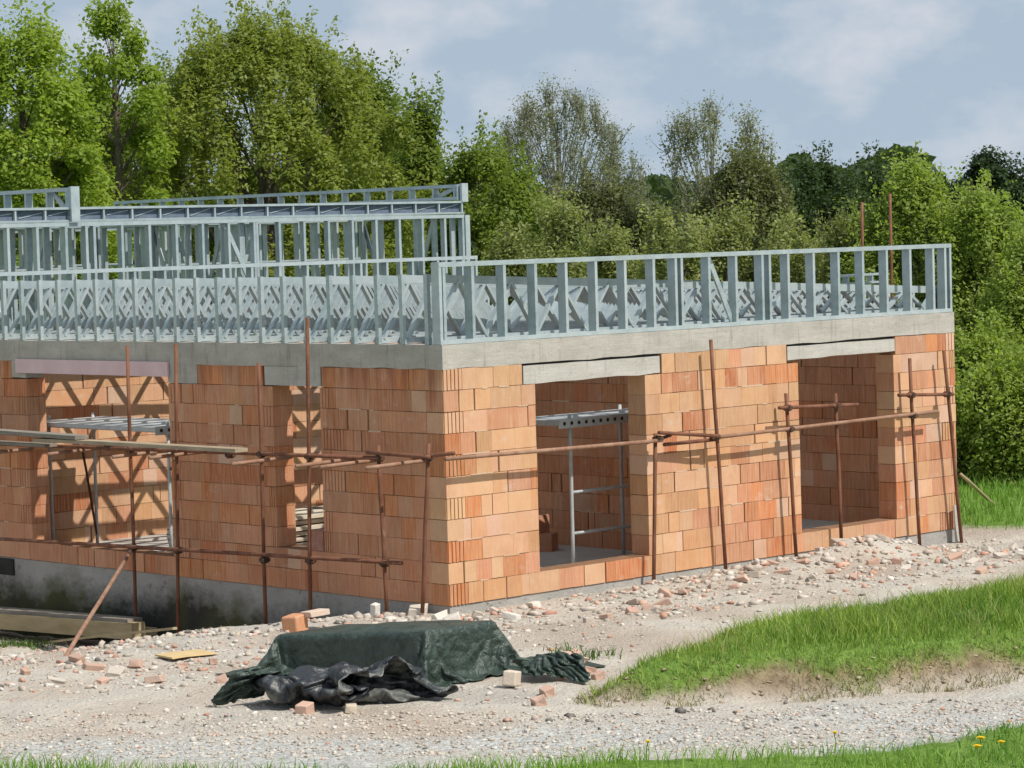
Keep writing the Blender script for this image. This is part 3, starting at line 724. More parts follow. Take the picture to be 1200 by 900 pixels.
plank('thin_lath', (a[0], a[1], a[2]+.03), (b_[0], b_[1], b_[2]+.05), 0.06, 0.03, M['oldbeam'], 'thin brown lath lying in the rubble in front of the timber beam', 'lath')
a = onground(192, 774); b_ = onground(243, 766)
plank('plywood_offcut', (a[0], a[1], a[2]+.02), (b_[0], b_[1], b_[2]+.02), 0.34, 0.018, M['ply'], 'flat yellowish plywood offcut lying on the rubble', 'plywood')

# ------------------------------------------------------------------ things inside the house
def board_stack(x0, y0, lx, ly, n, th, gap, label, group, gapz=0.02):
    z = 0.025
    for k in range(n):
        b = MB(); j = rnd.uniform(-.05, .05)
        b.box(0, lx, 0, ly, 0, th); o = b.build('stacked_board', M['newwood'], None, loc=(x0+j, y0+rnd.uniform(-.04, .04), z))
        tag(o, label, 'board', group); z += th
        s = MB(); s.box(0, 0.06, 0, ly, 0, gapz); s.box(lx-0.06, lx, 0, ly, 0, gapz); s.box(lx/2, lx/2+.06, 0, ly, 0, gapz)
        o2 = s.build('spacer', M['greyplank'], o); o2.location = (0, 0, th)
        z += gapz
board_stack(0.95, 5.8, 2.4, 0.9, 6, 0.05, 0.02, 'pale board in the low stack inside the wide opening', 'boards stacked inside the wide opening')
board_stack(0.8, 4.2, 2.3, 0.8, 10, 0.05, 0.02, 'pale board in the tall stack inside the narrow opening', 'boards stacked inside the narrow opening', 0.022)
b = MB(); b.hexa([(0, 0, 0), (.3, 0, 0), (.3, .3, 0), (0, .3, 0), (0, 0, .24), (.3, 0, .24), (.3, .3, .24), (0, .3, .24)], (0.36, 0.13, 0.08))
for k in range(5): b.box(0.02+k*0.056, 0.05+k*0.056, -0.012, -0.0005, 0.003, 0.237, (0.36, 0.13, 0.08))
tag(b.build('clay_block', M['clay'], None, loc=(0.0, 2.24, 0.503)), 'reddish ribbed clay block standing on the sill of the narrow opening', 'clay block')
# trestle scaffolds inside
def trestle(loc, lx, ly, h, label, rails, brace, name='trestle_scaffold'):
    t = tag(empty(name, loc), label, 'scaffold'); S = M['dullsteel']
    for sx in (0, lx):
        for sy in (0, ly):
            bar(t, 'leg', (sx, sy, 0), (sx, sy, h+0.12), S, 0.024)
    for z in rails: bar(t, 'rail', (0, 0, z), (lx, 0, z), S, 0.02)
    for sx in (0, lx):
        for z in (h-0.02,): bar(t, 'rail', (sx, 0, z), (sx, ly, z), S, 0.02)
    b = MB(); b.box(-0.25, lx+0.2, -0.05, ly+0.05, h, h+0.055)
    for sy in (-0.055,):
        b.box(-0.25, lx+0.2, sy-0.004, sy, h-0.05, h+0.065)
    dk = b.build('deck', S, t)
    b = MB()
    for k in range(int((lx+.3)/0.13)): b.tube([(-0.15+k*0.13, -0.064, h+0.01), (-0.15+k*0.13, -0.0595, h+0.01)], 0.024, 10)
    b.build('deck_hole', M['tar'], dk)
    if brace:
        bar(t, 'brace', (0, -0.03, h*0.72), (lx, -0.03, h*0.42), M['coupler'], 0.018)
        bar(t, 'brace', (lx*0.72, ly, h*0.8), (lx, ly, 0.15), M['coupler'], 0.018)
    return t
trestle((3.05, 1.0, 0.02), 1.7, 0.75, 1.87, 'grey steel trestle scaffold seen inside the tall opening nearest the corner', (0.48, 1.0), False)
trestle((0.62, 6.12, 0.02), 0.75, 2.75, 1.80, 'grey steel trestle scaffold seen inside the wide opening of the shaded wall', (0.6,), True)
for k, (x, y, z, rz) in enumerate(((4.45, 3.2, 0.02, .2), (4.5, 2.95, 0.02, .5), (4.47, 3.1, 0.262, .3))):
    b = MB(); b.box(-.15, .15, -.12, .12, 0, .24, (0.5, 0.2, 0.1)); o = b.build('clay_block', M['clay'], None, loc=(x, y, z)); o.rotation_euler = (0, 0, rz)
    tag(o, 'clay block in the small pile on the floor inside the opening nearest the corner', 'clay block', 'clay blocks piled on the floor')
# stick and board at the right end of the sunlit wall
a = on(1, 0.3, 1126, 556); b_ = onground(1168, 592)
st = empty('wooden_pole', tuple(b_)); tag(st, 'thin brown pole leaning against the right end of the house', 'pole')
bar(st, 'shaft', (a[0]-b_[0], a[1]-b_[1], a[2]-b_[2]), (0, 0, -0.03), M['oldbeam'], 0.025)
a = on(1, -0.08, 1120, 592); b_ = on(1, -0.12, 1124, 634)
plank('white_board', (b_[0], b_[1], -0.25), (a[0], a[1], a[2]), 0.09, 0.02, M['lintel'], 'short pale board leaning at the foot of the last scaffold tube', 'board', wv=(1, 0, 0))
D_TARP = [
-208,-3,-1,0,0,1,5,14,15,15,23,11,24,24,16,22,22,-22,-21,-12,0,1,1,1,2,-9,-6,-7,-6,-6,-6,-6,-6,-5,-6,-5,-6,-5,-5,-5,-6,-4,-5,-5,-5,-4,-4,-6,-6,-5,-5,-5,-5,-5,-4,-2,24,-22,-14,-14,-14,-13,-13,-2,-5,-20,-19,-21,-14,-22,-13,-16,-5,-4,-4,-4,24,-1,1,1,0,-8,2,1,-1,0,-23,8,-2,-2,-5,-3,0,8,-2,2,-1,1,-3,1,-1,11,4,4,2,1,1,1,1,0,1,0,1,0,-1,0,1,-1,1,0,
0,0,0,0,0,0,0,0,0,0,-1,-1,-34,32,0,0,1,-1,0,-10,0,2,-2,1,-4,10,-3,10,0,0,0,-1,22,0,1,0,-7,-1,4,0,1,-2,-5,-16,0,-1,0,-2,-1,6,1,-1,1,-2,-1,-3,-2,-2,2,6,3,2,1,0,0,-3,4,2,1,-4,9,3,3,2,0,2,1,0,-1,1,1,-1,0,0,0,0,0,-4,4,-5,1,0,0,1,0,-1,-8,-1,1,4,3,-3,6,1,1,0,-1,1,23,1,-11,3,-2,1,6,-7,4,-6,11,-16,
-14,2,3,-3,-1,5,0,1,0,-2,1,1,2,-2,-2,-5,1,4,3,0,1,2,-6,2,3,1,-5,4,-1,-1,1,2,3,2,3,2,2,2,1,1,1,1,0,1,0,-9,-7,11,1,0,-1,-3,-9,7,4,-2,0,4,4,1,0,-1,1,0,24,-4,-4,-15,21,0,-24,10,-20,9,5,13,-17,-4,4,-3,-1,5,0,1,-1,0,2,2,-1,1,-1,0,-4,-3,2,4,0,1,0,-2,2,4,-4,-1,-1,1,3,-1,-1,0,-1,0,0,1,0,0,-1,-1,9,7,
4,-7,1,-10,12,-2,-4,-3,14,-6,0,3,2,3,1,0,-1,1,0,0,23,-4,2,0,-23,25,0,-28,24,-28,5,9,7,-20,4,1,-2,4,1,-1,0,1,2,0,0,-1,1,-1,1,-1,-4,1,2,0,2,-1,-1,-1,5,-4,1,2,-2,0,0,-1,1,1,1,-1,0,-1,0,0,-5,5,-4,-4,26,0,-23,10,-5,4,-12,22,3,2,0,2,1,0,1,0,0,0,21,0,1,-1,0,-26,22,2,-29,30,-29,7,-1,0,-4,5,-4,6,0,0,-1,3,1,0,
-1,0,0,0,0,-1,-1,-2,0,2,1,0,-1,1,-1,0,2,-2,0,-1,-1,0,0,-1,1,3,1,0,-1,0,-1,-1,-4,5,1,3,2,-12,7,-4,18,-20,21,0,5,3,0,0,0,0,0,-1,22,-1,0,0,0,-2,-7,6,0,-28,30,-29,15,-4,-10,4,-1,4,1,0,1,2,0,-2,1,-1,-1,0,0,0,1,-1,-1,1,1,0,-1,1,-1,1,-2,1,-1,0,0,0,-1,0,-2,-1,5,2,0,-1,-2,0,4,-2,0,2,1,-1,-6,14,-9,19,-16,17,
1,1,0,0,0,-1,-5,5,21,0,0,0,0,0,-14,0,8,6,-28,25,-20,10,-12,-3,3,3,0,0,3,1,-1,0,-1,-2,0,-1,0,1,1,0,0,-1,0,2,-1,0,0,0,0,-1,0,-1,1,0,1,0,0,-2,-3,5,2,0,-2,-2,3,0,0,2,-3,-4,16,-6,11,-8,13,-9,10,1,0,-1,-1,-7,9,0,21,0,0,0,0,2,-1,-5,-8,0,12,-21,14,-11,5,-18,6,3,10,-8,3,-2,-3,3,-5,2,0,1,0,0,0,0,0,0,0,-1,
1,0,0,0,0,0,0,1,-1,0,-1,1,0,2,-4,-3,5,1,0,-4,4,1,-2,2,0,0,8,9,-6,3,-4,10,2,-1,0,-7,0,8,-4,4,20,2,-1,0,1,0,-1,1,1,-2,-9,4,-7,5,-7,1,-12,0,9,-2,0,-4,6,-8,2,0,1,0,0,0,-1,0,1,0,0,0,0,0,0,-1,1,0,0,0,0,0,0,-1,1,-1,3,-4,0,3,0,-2,1,1,0,0,0,3,-8,14,4,3,6,0,-1,-1,-6,8,-17,9,9,0,18,1,2,0,
1,0,0,-1,-1,0,2,0,-5,-2,2,-9,5,-23,11,2,-4,8,-10,2,1,0,0,0,0,0,0,0,0,0,0,0,0,0,0,0,-1,1,0,1,0,-1,0,0,-1,1,-1,2,-3,0,3,0,-1,2,-3,2,0,7,13,-6,9,-9,-2,8,-18,12,2,-19,26,0,0,0,7,7,-5,10,-1,0,4,1,0,0,1,-1,0,-3,-2,2,-21,14,-12,5,4,-14,2,0,0,0,-1,0,1,0,0,1,-1,0,1,0,-1,0,0,0,0,-1,0,0,0,1,0,1,
0,-1,0,1,-1,0,1,1,-3,5,-3,0,4,19,-2,-9,-6,10,-2,-11,18,-10,-13,26,1,0,-3,1,16,-20,19,6,-1,0,-4,-1,8,0,-3,-1,1,1,2,-2,0,-19,-1,11,-7,4,2,1,0,0,1,0,-1,1,0,0,0,0,0,0,0,0,0,0,0,0,0,-1,0,0,0,-1,0,0,1,-1,0,-1,-1,-1,-2,0,-4,-1,22,-5,-3,6,2,1,-1,-2,-4,-14,20,2,-2,-5,6,-25,0,25,-1,-5,4,-1,-1,-4,-23,-5,9,15,3,3,0,0,
5,2,0,0,0,0,-1,0,0,1,-1,0,0,0,0,-1,1,0,-1,0,0,0,0,0,0,0,0,0,1,0,0,0,0,0,-1,0,0,0,0,0,1,0,1,0,-1,-2,1,-2,-3,-6,2,-6,-4,12,8,-14,5,6,-17,19,24,0,-6,-10,-14,-7,-3,14,21,3,-6,-9,2,4,5,6,-1,2,0,0,-1,1,-1,0,1,-1,0,0,1,-1,0,1,-1,0,0,0,0,0,0,0,0,0,0,1,-1,0,0,0,0,0,0,0,0,0,0,0,0,0,0,0,
-4,2,-3,-2,-1,2,-5,5,3,2,-6,3,-12,-9,21,4,24,-23,4,-10,12,12,4,1,-2,2,-1,1,0,-3,-1,2,1,1,0,0,0,0,1,-1,0,0,0,0,0,0,0,0,0,0,0,0,1,0,-1,0,0,0,0,-1,1,0,0,0,0,0,0,0,0,0,0,0,0,0,0,0,0,-3,0,2,0,1,0,0,1,-1,-1,0,1,0,-15,13,-6,17,-4,15,-2,-14,16,-13,-1,10,3,1,1,1,-1,-2,3,1,0,-1,1,-1,0,0,0,0,0,0,
0,0,0,-1,1,0,0,1,-1,0,0,0,0,0,0,0,0,0,0,0,0,0,0,0,0,0,0,0,0,0,0,0,0,0,0,-2,1,-1,1,1,0,1,-3,2,0,0,0,-19,20,4,-13,-5,-1,13,-9,10,4,-3,4,0,-2,-1,1,2,0,0,0,0,0,0,0,0,-1,1,0,0,-1,0,0,0,-1,-1,0,-1,0,0,2,0,1,0,1,0,0,0,0,0,0,0,0,0,0,0,0,0,0,0,0,0,0,1,-1,0,-1,1,0,-1,0,1,0,0,
0,0,0,0,24,-21,9,5,7,-2,0,1,1,-1,-1,-2,1,2,1,1,-1,0,0,0,0,0,0,0,0,0,0,0,0,0,0,0,0,0,0,0,0,0,0,0,0,1,-1,0,0,0,0,0,0,0,0,0,0,0,0,0,0,0,0,1,0,-1,0,0,1,-1,0,0,0,0,0,0,0,0,0,0,3,8,12,0,0,0,2,-1,-2,0,0,2,0,0,0,0,0,0,0,0,0,0,0,0,0,0,0,0,0,0,0,0,0,0,0,0,0,0,0,1,
-1,0,0,1,-1,0,0,0,0,0,0,0,0,0,0,0,1,0,0,-1,0,0,1,0,-1,0,0,0,0,0,0,0,0,0,0,0,9,15,-7,3,3,0,1,-1,0,1,0,0,1,-1,0,0,0,0,0,0,0,0,0,0,1,-1,0,0,0,0,0,0,0,1,0,-1,0,1,-1,0,0,0,0,0,0,0,0,0,0,0,0,0,0,0,1,0,-1,0,0,0,0,1,-1,0,1,0,-1,0,1,-1,-2,0,2,0,0,0,24,-2,-3,-1,0,6,-1,1,
0,0,1,-1,0,1,-1,0,0,0,0,1,-1,0,0,0,0,0,0,0,0,0,0,0,0,0,0,1,0,-1,1,-1,1,-1,1,-1,0,0,0,0,0,0,0,0,1,0,-1,0,0,0,0,0,0,0,0,1,-1,0,0,1,-1,-1,0,-1,0,-3,-3,7,24,-4,1,2,1,0,0,0,0,0,0,1,-1,0,0,0,1,-1,0,0,0,1,-1,0,0,0,0,0,0,0,1,0,0,-1,0,0,0,1,-1,1,-1,1,-1,0,0,0,0,0,0,0,0,1,
-1,0,0,0,0,0,0,0,1,-1,0,0,0,0,0,0,0,0,0,-1,-4,1,1,-6,24,0,0,0,0,0,0,0,1,-1,0,0,0,0,1,-1,0,0,1,-1,1,-1,0,1,-1,0,0,0,0,0,0,0,0,1,0,0,0,-1,1,-1,1,-1,0,0,1,-1,0,0,0,0,1,-1,0,0,0,0,0,0,0,0,0,0,0,0,0,0,0,0,0,-1,0,1,0,-1,0,-3,24,-1,1,-1,1,1,-1,0,0,0,0,0,1,-1,0,1,0,0,-1,1,
-1,0,1,-1,0,0,0,0,0,0,0,0,0,0,0,0,0,1,-1,1,-1,0,1,0,-1,0,0,0,1,0,-1,0,0,0,0,0,0,0,0,0,0,0,0,0,0,0,0,0,0,0,0,-1,0,1,-1,0,14,10,0,0,0,0,-1,1,0,0,0,0,0,1,0,-1,0,0,1,-1,0,0,0,0,0,0,0,0,0,1,-1,0,0,0,0,0,1,-1,1,-1,0,1,-1,0,-1,1,0,1,-1,0,0,0,0,0,0,0,0,0,0,0,0,0,0,0,
0,0,0,0,0,0,-1,1,0,-1,1,0,24,-3,3,0,0,0,0,-2,-2,1,3,0,0,0,0,1,0,0,-1,0,0,1,-1,0,0,0,0,0,0,0,0,0,0,0,0,1,-1,0,0,0,1,-1,0,0,0,0,0,0,0,0,0,0,0,0,0,0,0,0,0,1,-1,0,0,0,0,0,1,-1,0,-1,1,0,-1,1,0,-1,16,-2,-2,11,0,0,1,-1,1,0,-4,2,3,0,-1,0,0,0,0,0,0,0,0,0,0,0,0,0,1,-1,0,0,
0,0,0,0,0,1,-1,0,0,0,0,0,0,0,0,0,0,0,0,0,0,0,0,0,0,0,0,0,0,0,0,-1,0,1,0,0,-1,1,-1,0,1,0,-1,1,24,-24,4,12,0,0,1,2,2,0,3,0,-1,1,1,-1,0,0,0,0,1,-1,0,0,0,0,0,1,-1,0,0,0,0,0,1,-1,0,0,0,1,-1,0,0,0,0,0,1,-1,0,0,0,0,0,0,0,0,0,0,0,0,0,0,0,0,1,-1,0,0,0,-1,1,0,-1,0,1,-1,
-3,26,1,-18,2,2,2,4,3,5,0,-2,-1,0,3,0,0,0,0,1,-1,0,0,1,0,0,0,-1,0,0,0,0,0,0,0,0,0,0,0,-1,0,0,1,0,0,0,0,0,0,0,0,0,0,0,0,0,0,1,0,-1,0,0,-1,1,0,0,0,0,0,0,-1,0,1,0,-1,0,24,0,-1,1,-1,-1,2,0,-1,-4,1,3,1,0,-2,1,1,0,1,-1,0,0,0,-1,0,0,0,0,0,0,0,0,0,1,-1,0,0,-1,0,0,1,0,0,1,
0,0,0,0,0,0,0,0,0,0,0,0,1,-1,0,0,0,-1,2,-1,0,0,-1,0,-1,-1,-2,1,-6,2,7,0,20,4,-2,2,0,0,-1,-1,0,2,-1,-1,-1,1,0,1,1,1,-1,0,0,0,0,0,0,0,0,0,0,0,0,0,0,-1,0,1,0,0,0,0,0,0,0,-1,1,0,0,0,0,0,0,0,0,0,0,1,-1,0,0,0,-1,0,0,1,0,0,0,-1,-1,0,-3,1,1,3,-3,-8,20,1,1,1,1,0,-6,-10,0,0,1,0,
2,1,2,4,3,3,1,0,-1,0,0,0,0,0,0,0,-1,0,0,1,0,0,0,-1,1,0,0,0,0,0,-1,1,0,0,0,0,0,0,0,0,0,0,1,-1,0,1,0,0,-1,-3,2,-2,-4,-5,-9,9,8,2,-1,0,1,-17,-13,32,19,-2,2,-3,-1,3,-9,13,-1,1,0,2,0,-1,0,0,0,5,-2,-1,0,0,-1,0,0,0,0,0,1,0,0,-1,0,1,0,0,0,0,0,0,0,0,0,-1,1,0,-1,0,0,0,0,0,1,0,-1,1,
0,0,1,-1,-1,-1,-10,-6,-4,-2,7,-7,6,-13,27,-14,2,10,1,-33,13,-21,0,1,6,1,24,-8,6,0,1,-1,0,-3,3,0,-3,-19,2,1,8,-1,1,0,0,1,0,1,0,1,0,0,1,-1,0,-1,-1,0,0,0,-1,1,0,0,-1,1,0,0,1,0,0,0,-1,0,0,-1,0,0,-2,3,2,8,-2,-1,0,4,0,-6,-32,13,-11,36,-9,0,5,0,-6,25,1,3,0,-14,-3,3,-9,1,1,4,4,11,2,-8,-6,-9,-1,0,5,-4,0,0,
1,-1,0,-1,1,-1,-1,0,-1,1,0,2,0,0,0,0,0,0,0,0,1,-1,0,0,0,0,0,0,0,0,0,0,0,2,-6,1,15,-2,0,8,4,-3,-7,-5,11,3,0,-32,33,-4,-1,3,23,-3,-21,1,-11,25,-16,6,10,3,4,1,-1,0,-14,5,-10,-2,1,-1,4,0,-3,1,-1,0,1,0,-1,0,1,0,0,-1,1,-1,0,0,0,1,0,-1,0,1,-1,0,1,0,-1,0,0,0,1,0,0,0,1,0,-3,7,-18,13,16,-11,5,7,2,0,
-1,-7,1,8,-28,28,-2,0,-16,2,31,-29,16,1,17,1,-2,-1,-4,3,0,-17,11,-6,-10,2,0,2,2,0,0,-1,0,0,-1,1,0,0,0,0,0,0,-1,1,0,0,0,-1,1,0,0,-1,1,0,-1,1,0,0,0,0,0,0,1,0,0,0,1,-12,20,-21,8,21,-15,4,11,1,0,-4,-16,19,2,-26,25,0,21,2,-35,33,1,-7,-1,0,1,2,3,-8,-10,13,-5,-11,-1,3,13,-11,-1,0,1,-1,0,0,0,0,0,0,0,0,0,0,0,-1,
1,0,0,0,-1,0,1,0,0,0,0,0,0,0,0,1,-1,0,0,1,0,-1,2,4,4,6,-24,5,21,-16,9,-12,8,12,0,-24,26,-2,-16,19,22,-32,32,0,-2,1,1,0,0,-12,-7,2,10,-9,0,-7,1,3,5,-4,-2,0,0,0,0,0,0,0,0,0,-1,0,1,0,0,1,-1,0,0,0,-1,1,2,-1,-2,1,1,-1,0,1,0,-1,1,0,1,-1,-1,1,3,3,2,6,-2,-20,9,17,-21,9,12,-15,16,-1,-27,27,-7,-14,-10,33,0,-1,
0,0,-1,0,0,3,-3,2,-15,7,-14,-2,0,5,3,-2,-3,0,-1,1,0,1,2,-3,0,0,0,0,-1,1,0,0,1,0,-1,-1,1,-1,1,3,-2,-1,1,-1,2,-1,1,0,-1,1,0,1,2,-5,7,0,1,6,5,-5,-21,15,-2,6,-18,27,-10,9,0,-24,18,3,23,-1,0,0,0,-1,0,-5,-15,-13,13,-1,21,-15,-10,3,0,6,2,-2,-4,0,1,1,1,2,-5,2,0,-1,0,0,0,-1,2,0,0,0,0,0,0,1,-3,3,-1,0,-1,3,
-2,2,-1,1,1,0,0,0,0,4,0,-1,-4,11,4,-1,0,-21,19,5,0,-19,20,-1,1,-1,-16,5,23,-1,0,0,0,0,-5,-13,-13,25,-10,13,-12,-13,2,1,2,19,-12,-1,-8,4,4,1,1,-6,3,-1,-1,0,1,-2,0,2,0,1,0,0,0,0,0,0,0,-4,9,-5,-1,0,1,0,2,1,1,1,0,1,1,1,0,0,-5,1,11,1,1,1,1,-2,1,1,-19,14,4,1,0,-10,22,1,0,-1,0,-2,-11,-12,25,-18,4,0,-13,1,3,-3,
18,1,-10,1,0,4,-2,-1,-6,3,-1,1,-1,0,-3,1,3,1,1,-2,0,1,1,1,0,0,0,1,-4,7,7,-4,0,0,0,1,0,1,1,1,0,0,1,0,-12,1,-10,23,1,-8,7,0,3,0,0,-16,10,5,-1,1,22,0,0,0,-12,8,-14,17,-2,-2,4,-16,-9,1,-2,20,0,-7,-7,13,-4,-5,-1,-2,3,-1,0,-1,1,-1,5,7,-4,-3,-3,1,0,0,2,1,2,2,2,1,2,1,-4,5,4,0,0,0,0,0,0,0,0,1,-1,0,
1,-22,20,-10,10,-1,-18,20,0,1,-1,0,-10,4,5,-1,23,-1,-1,-13,6,-4,0,5,-4,8,-3,-14,-3,-2,19,2,4,0,1,-1,-3,-2,-1,-1,0,0,1,2,2,4,-2,-6,2,1,1,1,1,1,0,1,0,0,0,0,0,0,0,1,-2,1,0,0,1,-1,0,0,0,0,0,0,0,-1,-14,10,-2,4,1,-19,21,0,0,0,0,-6,2,3,23,-1,-12,12,-2,-12,16,0,0,0,-11,-12,1,20,0,0,0,0,-1,-2,1,-1,-2,1,2,2,1,0,
0,1,-1,1,0,0,0,0,0,0,0,1,0,-1,0,0,0,0,1,-1,0,0,1,-1,0,1,-1,0,0,0,0,0,0,0,-4,-9,7,3,1,0,-17,19,0,0,0,0,-4,1,24,-7,-2,-1,10,-4,4,0,-1,0,-20,-1,20,1,0,-1,0,-1,-1,1,1,0,1,2,-1,0,0,0,0,0,0,0,0,0,0,0,0,0,1,-1,0,0,0,0,0,1,-1,0,0,0,0,1,0,-1,1,0,0,-1,1,-1,0,0,-1,-1,-14,15,0,0,-2,-14,17,0,
-1,0,1,0,9,1,12,1,-7,8,0,-1,2,-23,0,20,1,1,-1,0,0,-1,-1,1,0,1,1,0,1,-1,0,0,0,-2,2,0,0,-1,2,-1,0,1,-1,0,0,-1,0,1,1,-1,0,0,0,0,1,-1,0,1,0,-1,0,0,0,0,-1,-1,2,-2,2,-13,10,3,-1,-4,-10,14,1,0,-1,0,19,4,0,-1,0,-5,6,1,-24,2,22,0,-1,-1,2,1,-2,-1,0,1,0,0,0,1,0,1,-1,0,0,0,0,0,-1,0,-1,2,1,-1,0,0,
-1,1,0,0,0,1,0,0,0,0,-1,1,0,0,-1,1,0,0,-1,0,-1,2,-1,0,1,0,-10,6,3,0,-5,-6,11,-1,1,0,23,0,0,-1,0,1,0,-23,7,17,-1,1,-1,-1,1,-3,4,-2,-2,3,0,0,1,0,0,0,0,0,0,0,0,-1,1,-1,-2,1,2,0,0,-1,1,1,0,-1,1,-1,0,0,0,0,0,0,0,0,1,0,0,-1,0,0,1,-1,0,0,0,0,0,-6,4,2,-1,-5,-3,9,0,0,23,0,0,-1,-2,4,-23,11,
11,0,0,0,1,1,-4,1,-2,-4,7,-5,5,1,0,0,0,0,1,-1,0,0,0,0,-1,1,0,-3,-2,5,-1,0,1,1,-1,0,-1,2,0,0,0,-1,0,0,0,0,1,-1,0,1,0,-1,0,0,0,0,0,0,0,0,-3,-1,4,0,-4,-2,5,1,23,0,-7,4,0,-6,2,7,0,0,1,0,0,0,1,-1,-3,0,-2,5,-1,0,1,0,0,0,0,0,0,0,-1,1,0,0,1,-1,0,-5,4,2,0,-1,1,0,-1,0,1,0,-1,1,-1,0,
1,0,-1,1,0,-1,0,1,0,-1,0,1,-1,0,0,1,-3,3,-1,-1,0,1,0,0,24,-6,4,-1,-13,5,11,0,0,0,0,0,1,-1,0,1,0,-3,0,-2,2,2,0,0,0,0,0,0,0,0,0,0,0,0,0,0,-2,2,0,0,1,0,-1,0,1,-2,1,0,1,-1,1,0,-1,0,0,0,0,1,-1,0,0,1,0,-1,0,0,1,-3,1,-2,1,2,1,-3,1,1,24,0,-2,-10,11,-3,4,-3,1,2,0,0,0,0,0,0,0,-4,-1,5,
-1,1,-1,1,0,0,0,0,0,0,0,0,0,1,-1,1,-1,1,0,0,-1,-2,1,1,0,1,-1,1,-1,1,-1,-1,1,0,0,0,0,0,1,-1,0,0,0,0,0,1,-2,0,1,1,-1,0,0,0,-2,2,20,1,2,2,-1,-2,-2,1,2,0,1,0,0,1,0,-1,-4,-1,5,0,0,0,0,1,-1,0,0,1,-1,0,0,0,0,0,0,0,0,0,-4,5,-3,2,1,0,0,-1,0,-1,1,0,0,1,-2,1,0,0,0,0,0,1,-1,0,0,0,
0,-1,0,1,0,0,0,1,-1,0,0,0,24,-1,-3,3,0,-1,-3,5,1,-1,0,0,0,0,0,-3,-1,4,1,-1,0,0,0,0,0,0,0,0,0,0,0,0,1,-1,1,-1,1,-5,3,1,0,0,1,0,-1,1,-1,1,-1,0,1,-1,1,-2,1,1,-1,0,0,0,1,-1,0,0,0,-1,1,0,1,-1,0,0,0,0,0,0,24,0,-1,0,-1,-1,4,-1,0,0,0,0,0,0,-3,0,3,1,-1,0,0,-1,1,0,1,-1,0,0,1,-1,1,-1,
0,1,-1,1,0,-1,1,-1,1,0,-1,0,1,-1,1,-1,1,-1,0,1,-1,1,-1,-1,2,-1,0,0,0,1,-1,0,0,1,-1,0,0,0,1,-1,0,0,0,1,24,0,-1,-1,0,2,0,1,-1,1,-1,0,1,-3,-1,3,1,-1,0,0,0,0,0,0,0,0,0,0,-1,1,0,1,-1,0,0,0,0,1,-1,-4,4,1,0,-1,0,0,0,0,0,1,-1,0,1,-1,0,0,0,1,-1,0,0,0,1,0,-1,0,0,1,-1,0,0,0,0,0,1,-1,
24,0,1,-3,2,1,-1,0,0,0,0,1,-3,-1,3,0,0,0,0,0,-1,1,0,0,0,0,0,0,1,-1,0,0,0,0,1,-1,-1,1,0,0,-1,1,0,0,0,1,-1,0,0,0,0,0,0,1,0,0,-1,0,1,-1,0,0,0,0,0,0,0,0,0,1,-1,0,0,1,-1,0,25,-1,0,0,-1,1,0,0,1,-1,1,-3,-1,3,0,0,0,0,0,0,-1,-2,3,0,0,1,-1,0,0,0,0,0,1,-1,0,0,0,0,-7,-13,20,0,0,1,
-1,0,0,0,0,0,1,-1,0,0,0,0,0,0,0,1,0,0,-1,0,1,-1,1,-1,0,0,0,0,1,-1,0,0,-485,23,24,23,23,24,22,19,19,18,5,-21,-3,2,-17,-6,4,3,9,20,23,24,23,23,24,22,22,23,22,23,23,23,23,23,23,23,23,23,22,23,23,23,23,23,23,23,21,20,23,23,23,24,23,24,24,24,4,-5,19,19,20,19,19,18,17,1,5,10,19,-9,20,16,22,23,23,23,3,-2,0,-1,1,-8,-7,-1,0,0,4,31,
-3,-10,-4,-6,-8,15,-2,0,1,-1,0,0,0,1,2,0,1,0,0,0,0,0,0,0,0,-1,1,0,-1,0,0,0,0,0,0,2,-1,0,0,0,0,0,0,-8,18,-2,0,0,-1,1,0,2,0,0,6,-6,-34,29,-4,-3,1,0,0,0,0,0,-1,1,-6,-4,1,-5,-1,0,-3,13,11,-2,1,-3,-3,3,0,1,-1,0,0,0,0,0,0,0,1,0,0,0,1,-1,0,0,0,0,0,0,1,0,0,0,0,0,2,0,1,0,0,-1,0,-1,0,5,
-8,12,0,0,0,-1,1,-1,3,2,-17,-19,31,-3,-14,8,0,0,0,0,3,2,-11,0,-7,6,-3,6,-11,0,11,-13,13,8,2,-3,-3,2,0,0,0,0,0,1,-1,0,0,0,0,0,1,0,-1,1,0,0,0,0,0,0,0,0,0,0,0,0,0,2,0,0,0,0,0,1,-1,1,1,11,-8,2,1,0,-1,-2,-29,10,-8,24,0,-17,13,2,0,0,0,0,3,-4,1,-2,3,3,-14,-12,14,-7,-1,7,-2,12,4,-1,-3,0,1,0,0,0,1,-1,
0,1,-1,0,0,0,0,0,1,-1,0,0,0,1,0,0,0,0,0,0,0,0,1,-1,0,0,0,0,0,-1,0,1,8,5,-5,-1,1,-2,-4,-27,31,-27,23,8,-3,-11,6,-1,0,0,0,0,4,0,8,0,6,-20,-4,14,-14,-3,-5,-1,3,8,9,-1,-2,-1,1,0,0,0,0,0,0,0,0,0,0,0,-1,1,0,1,-1,0,1,-1,0,0,0,1,0,0,0,0,0,0,0,0,0,0,0,0,0,-1,0,-4,16,-1,-21,6,-15,27,-30,37,-4,-6,
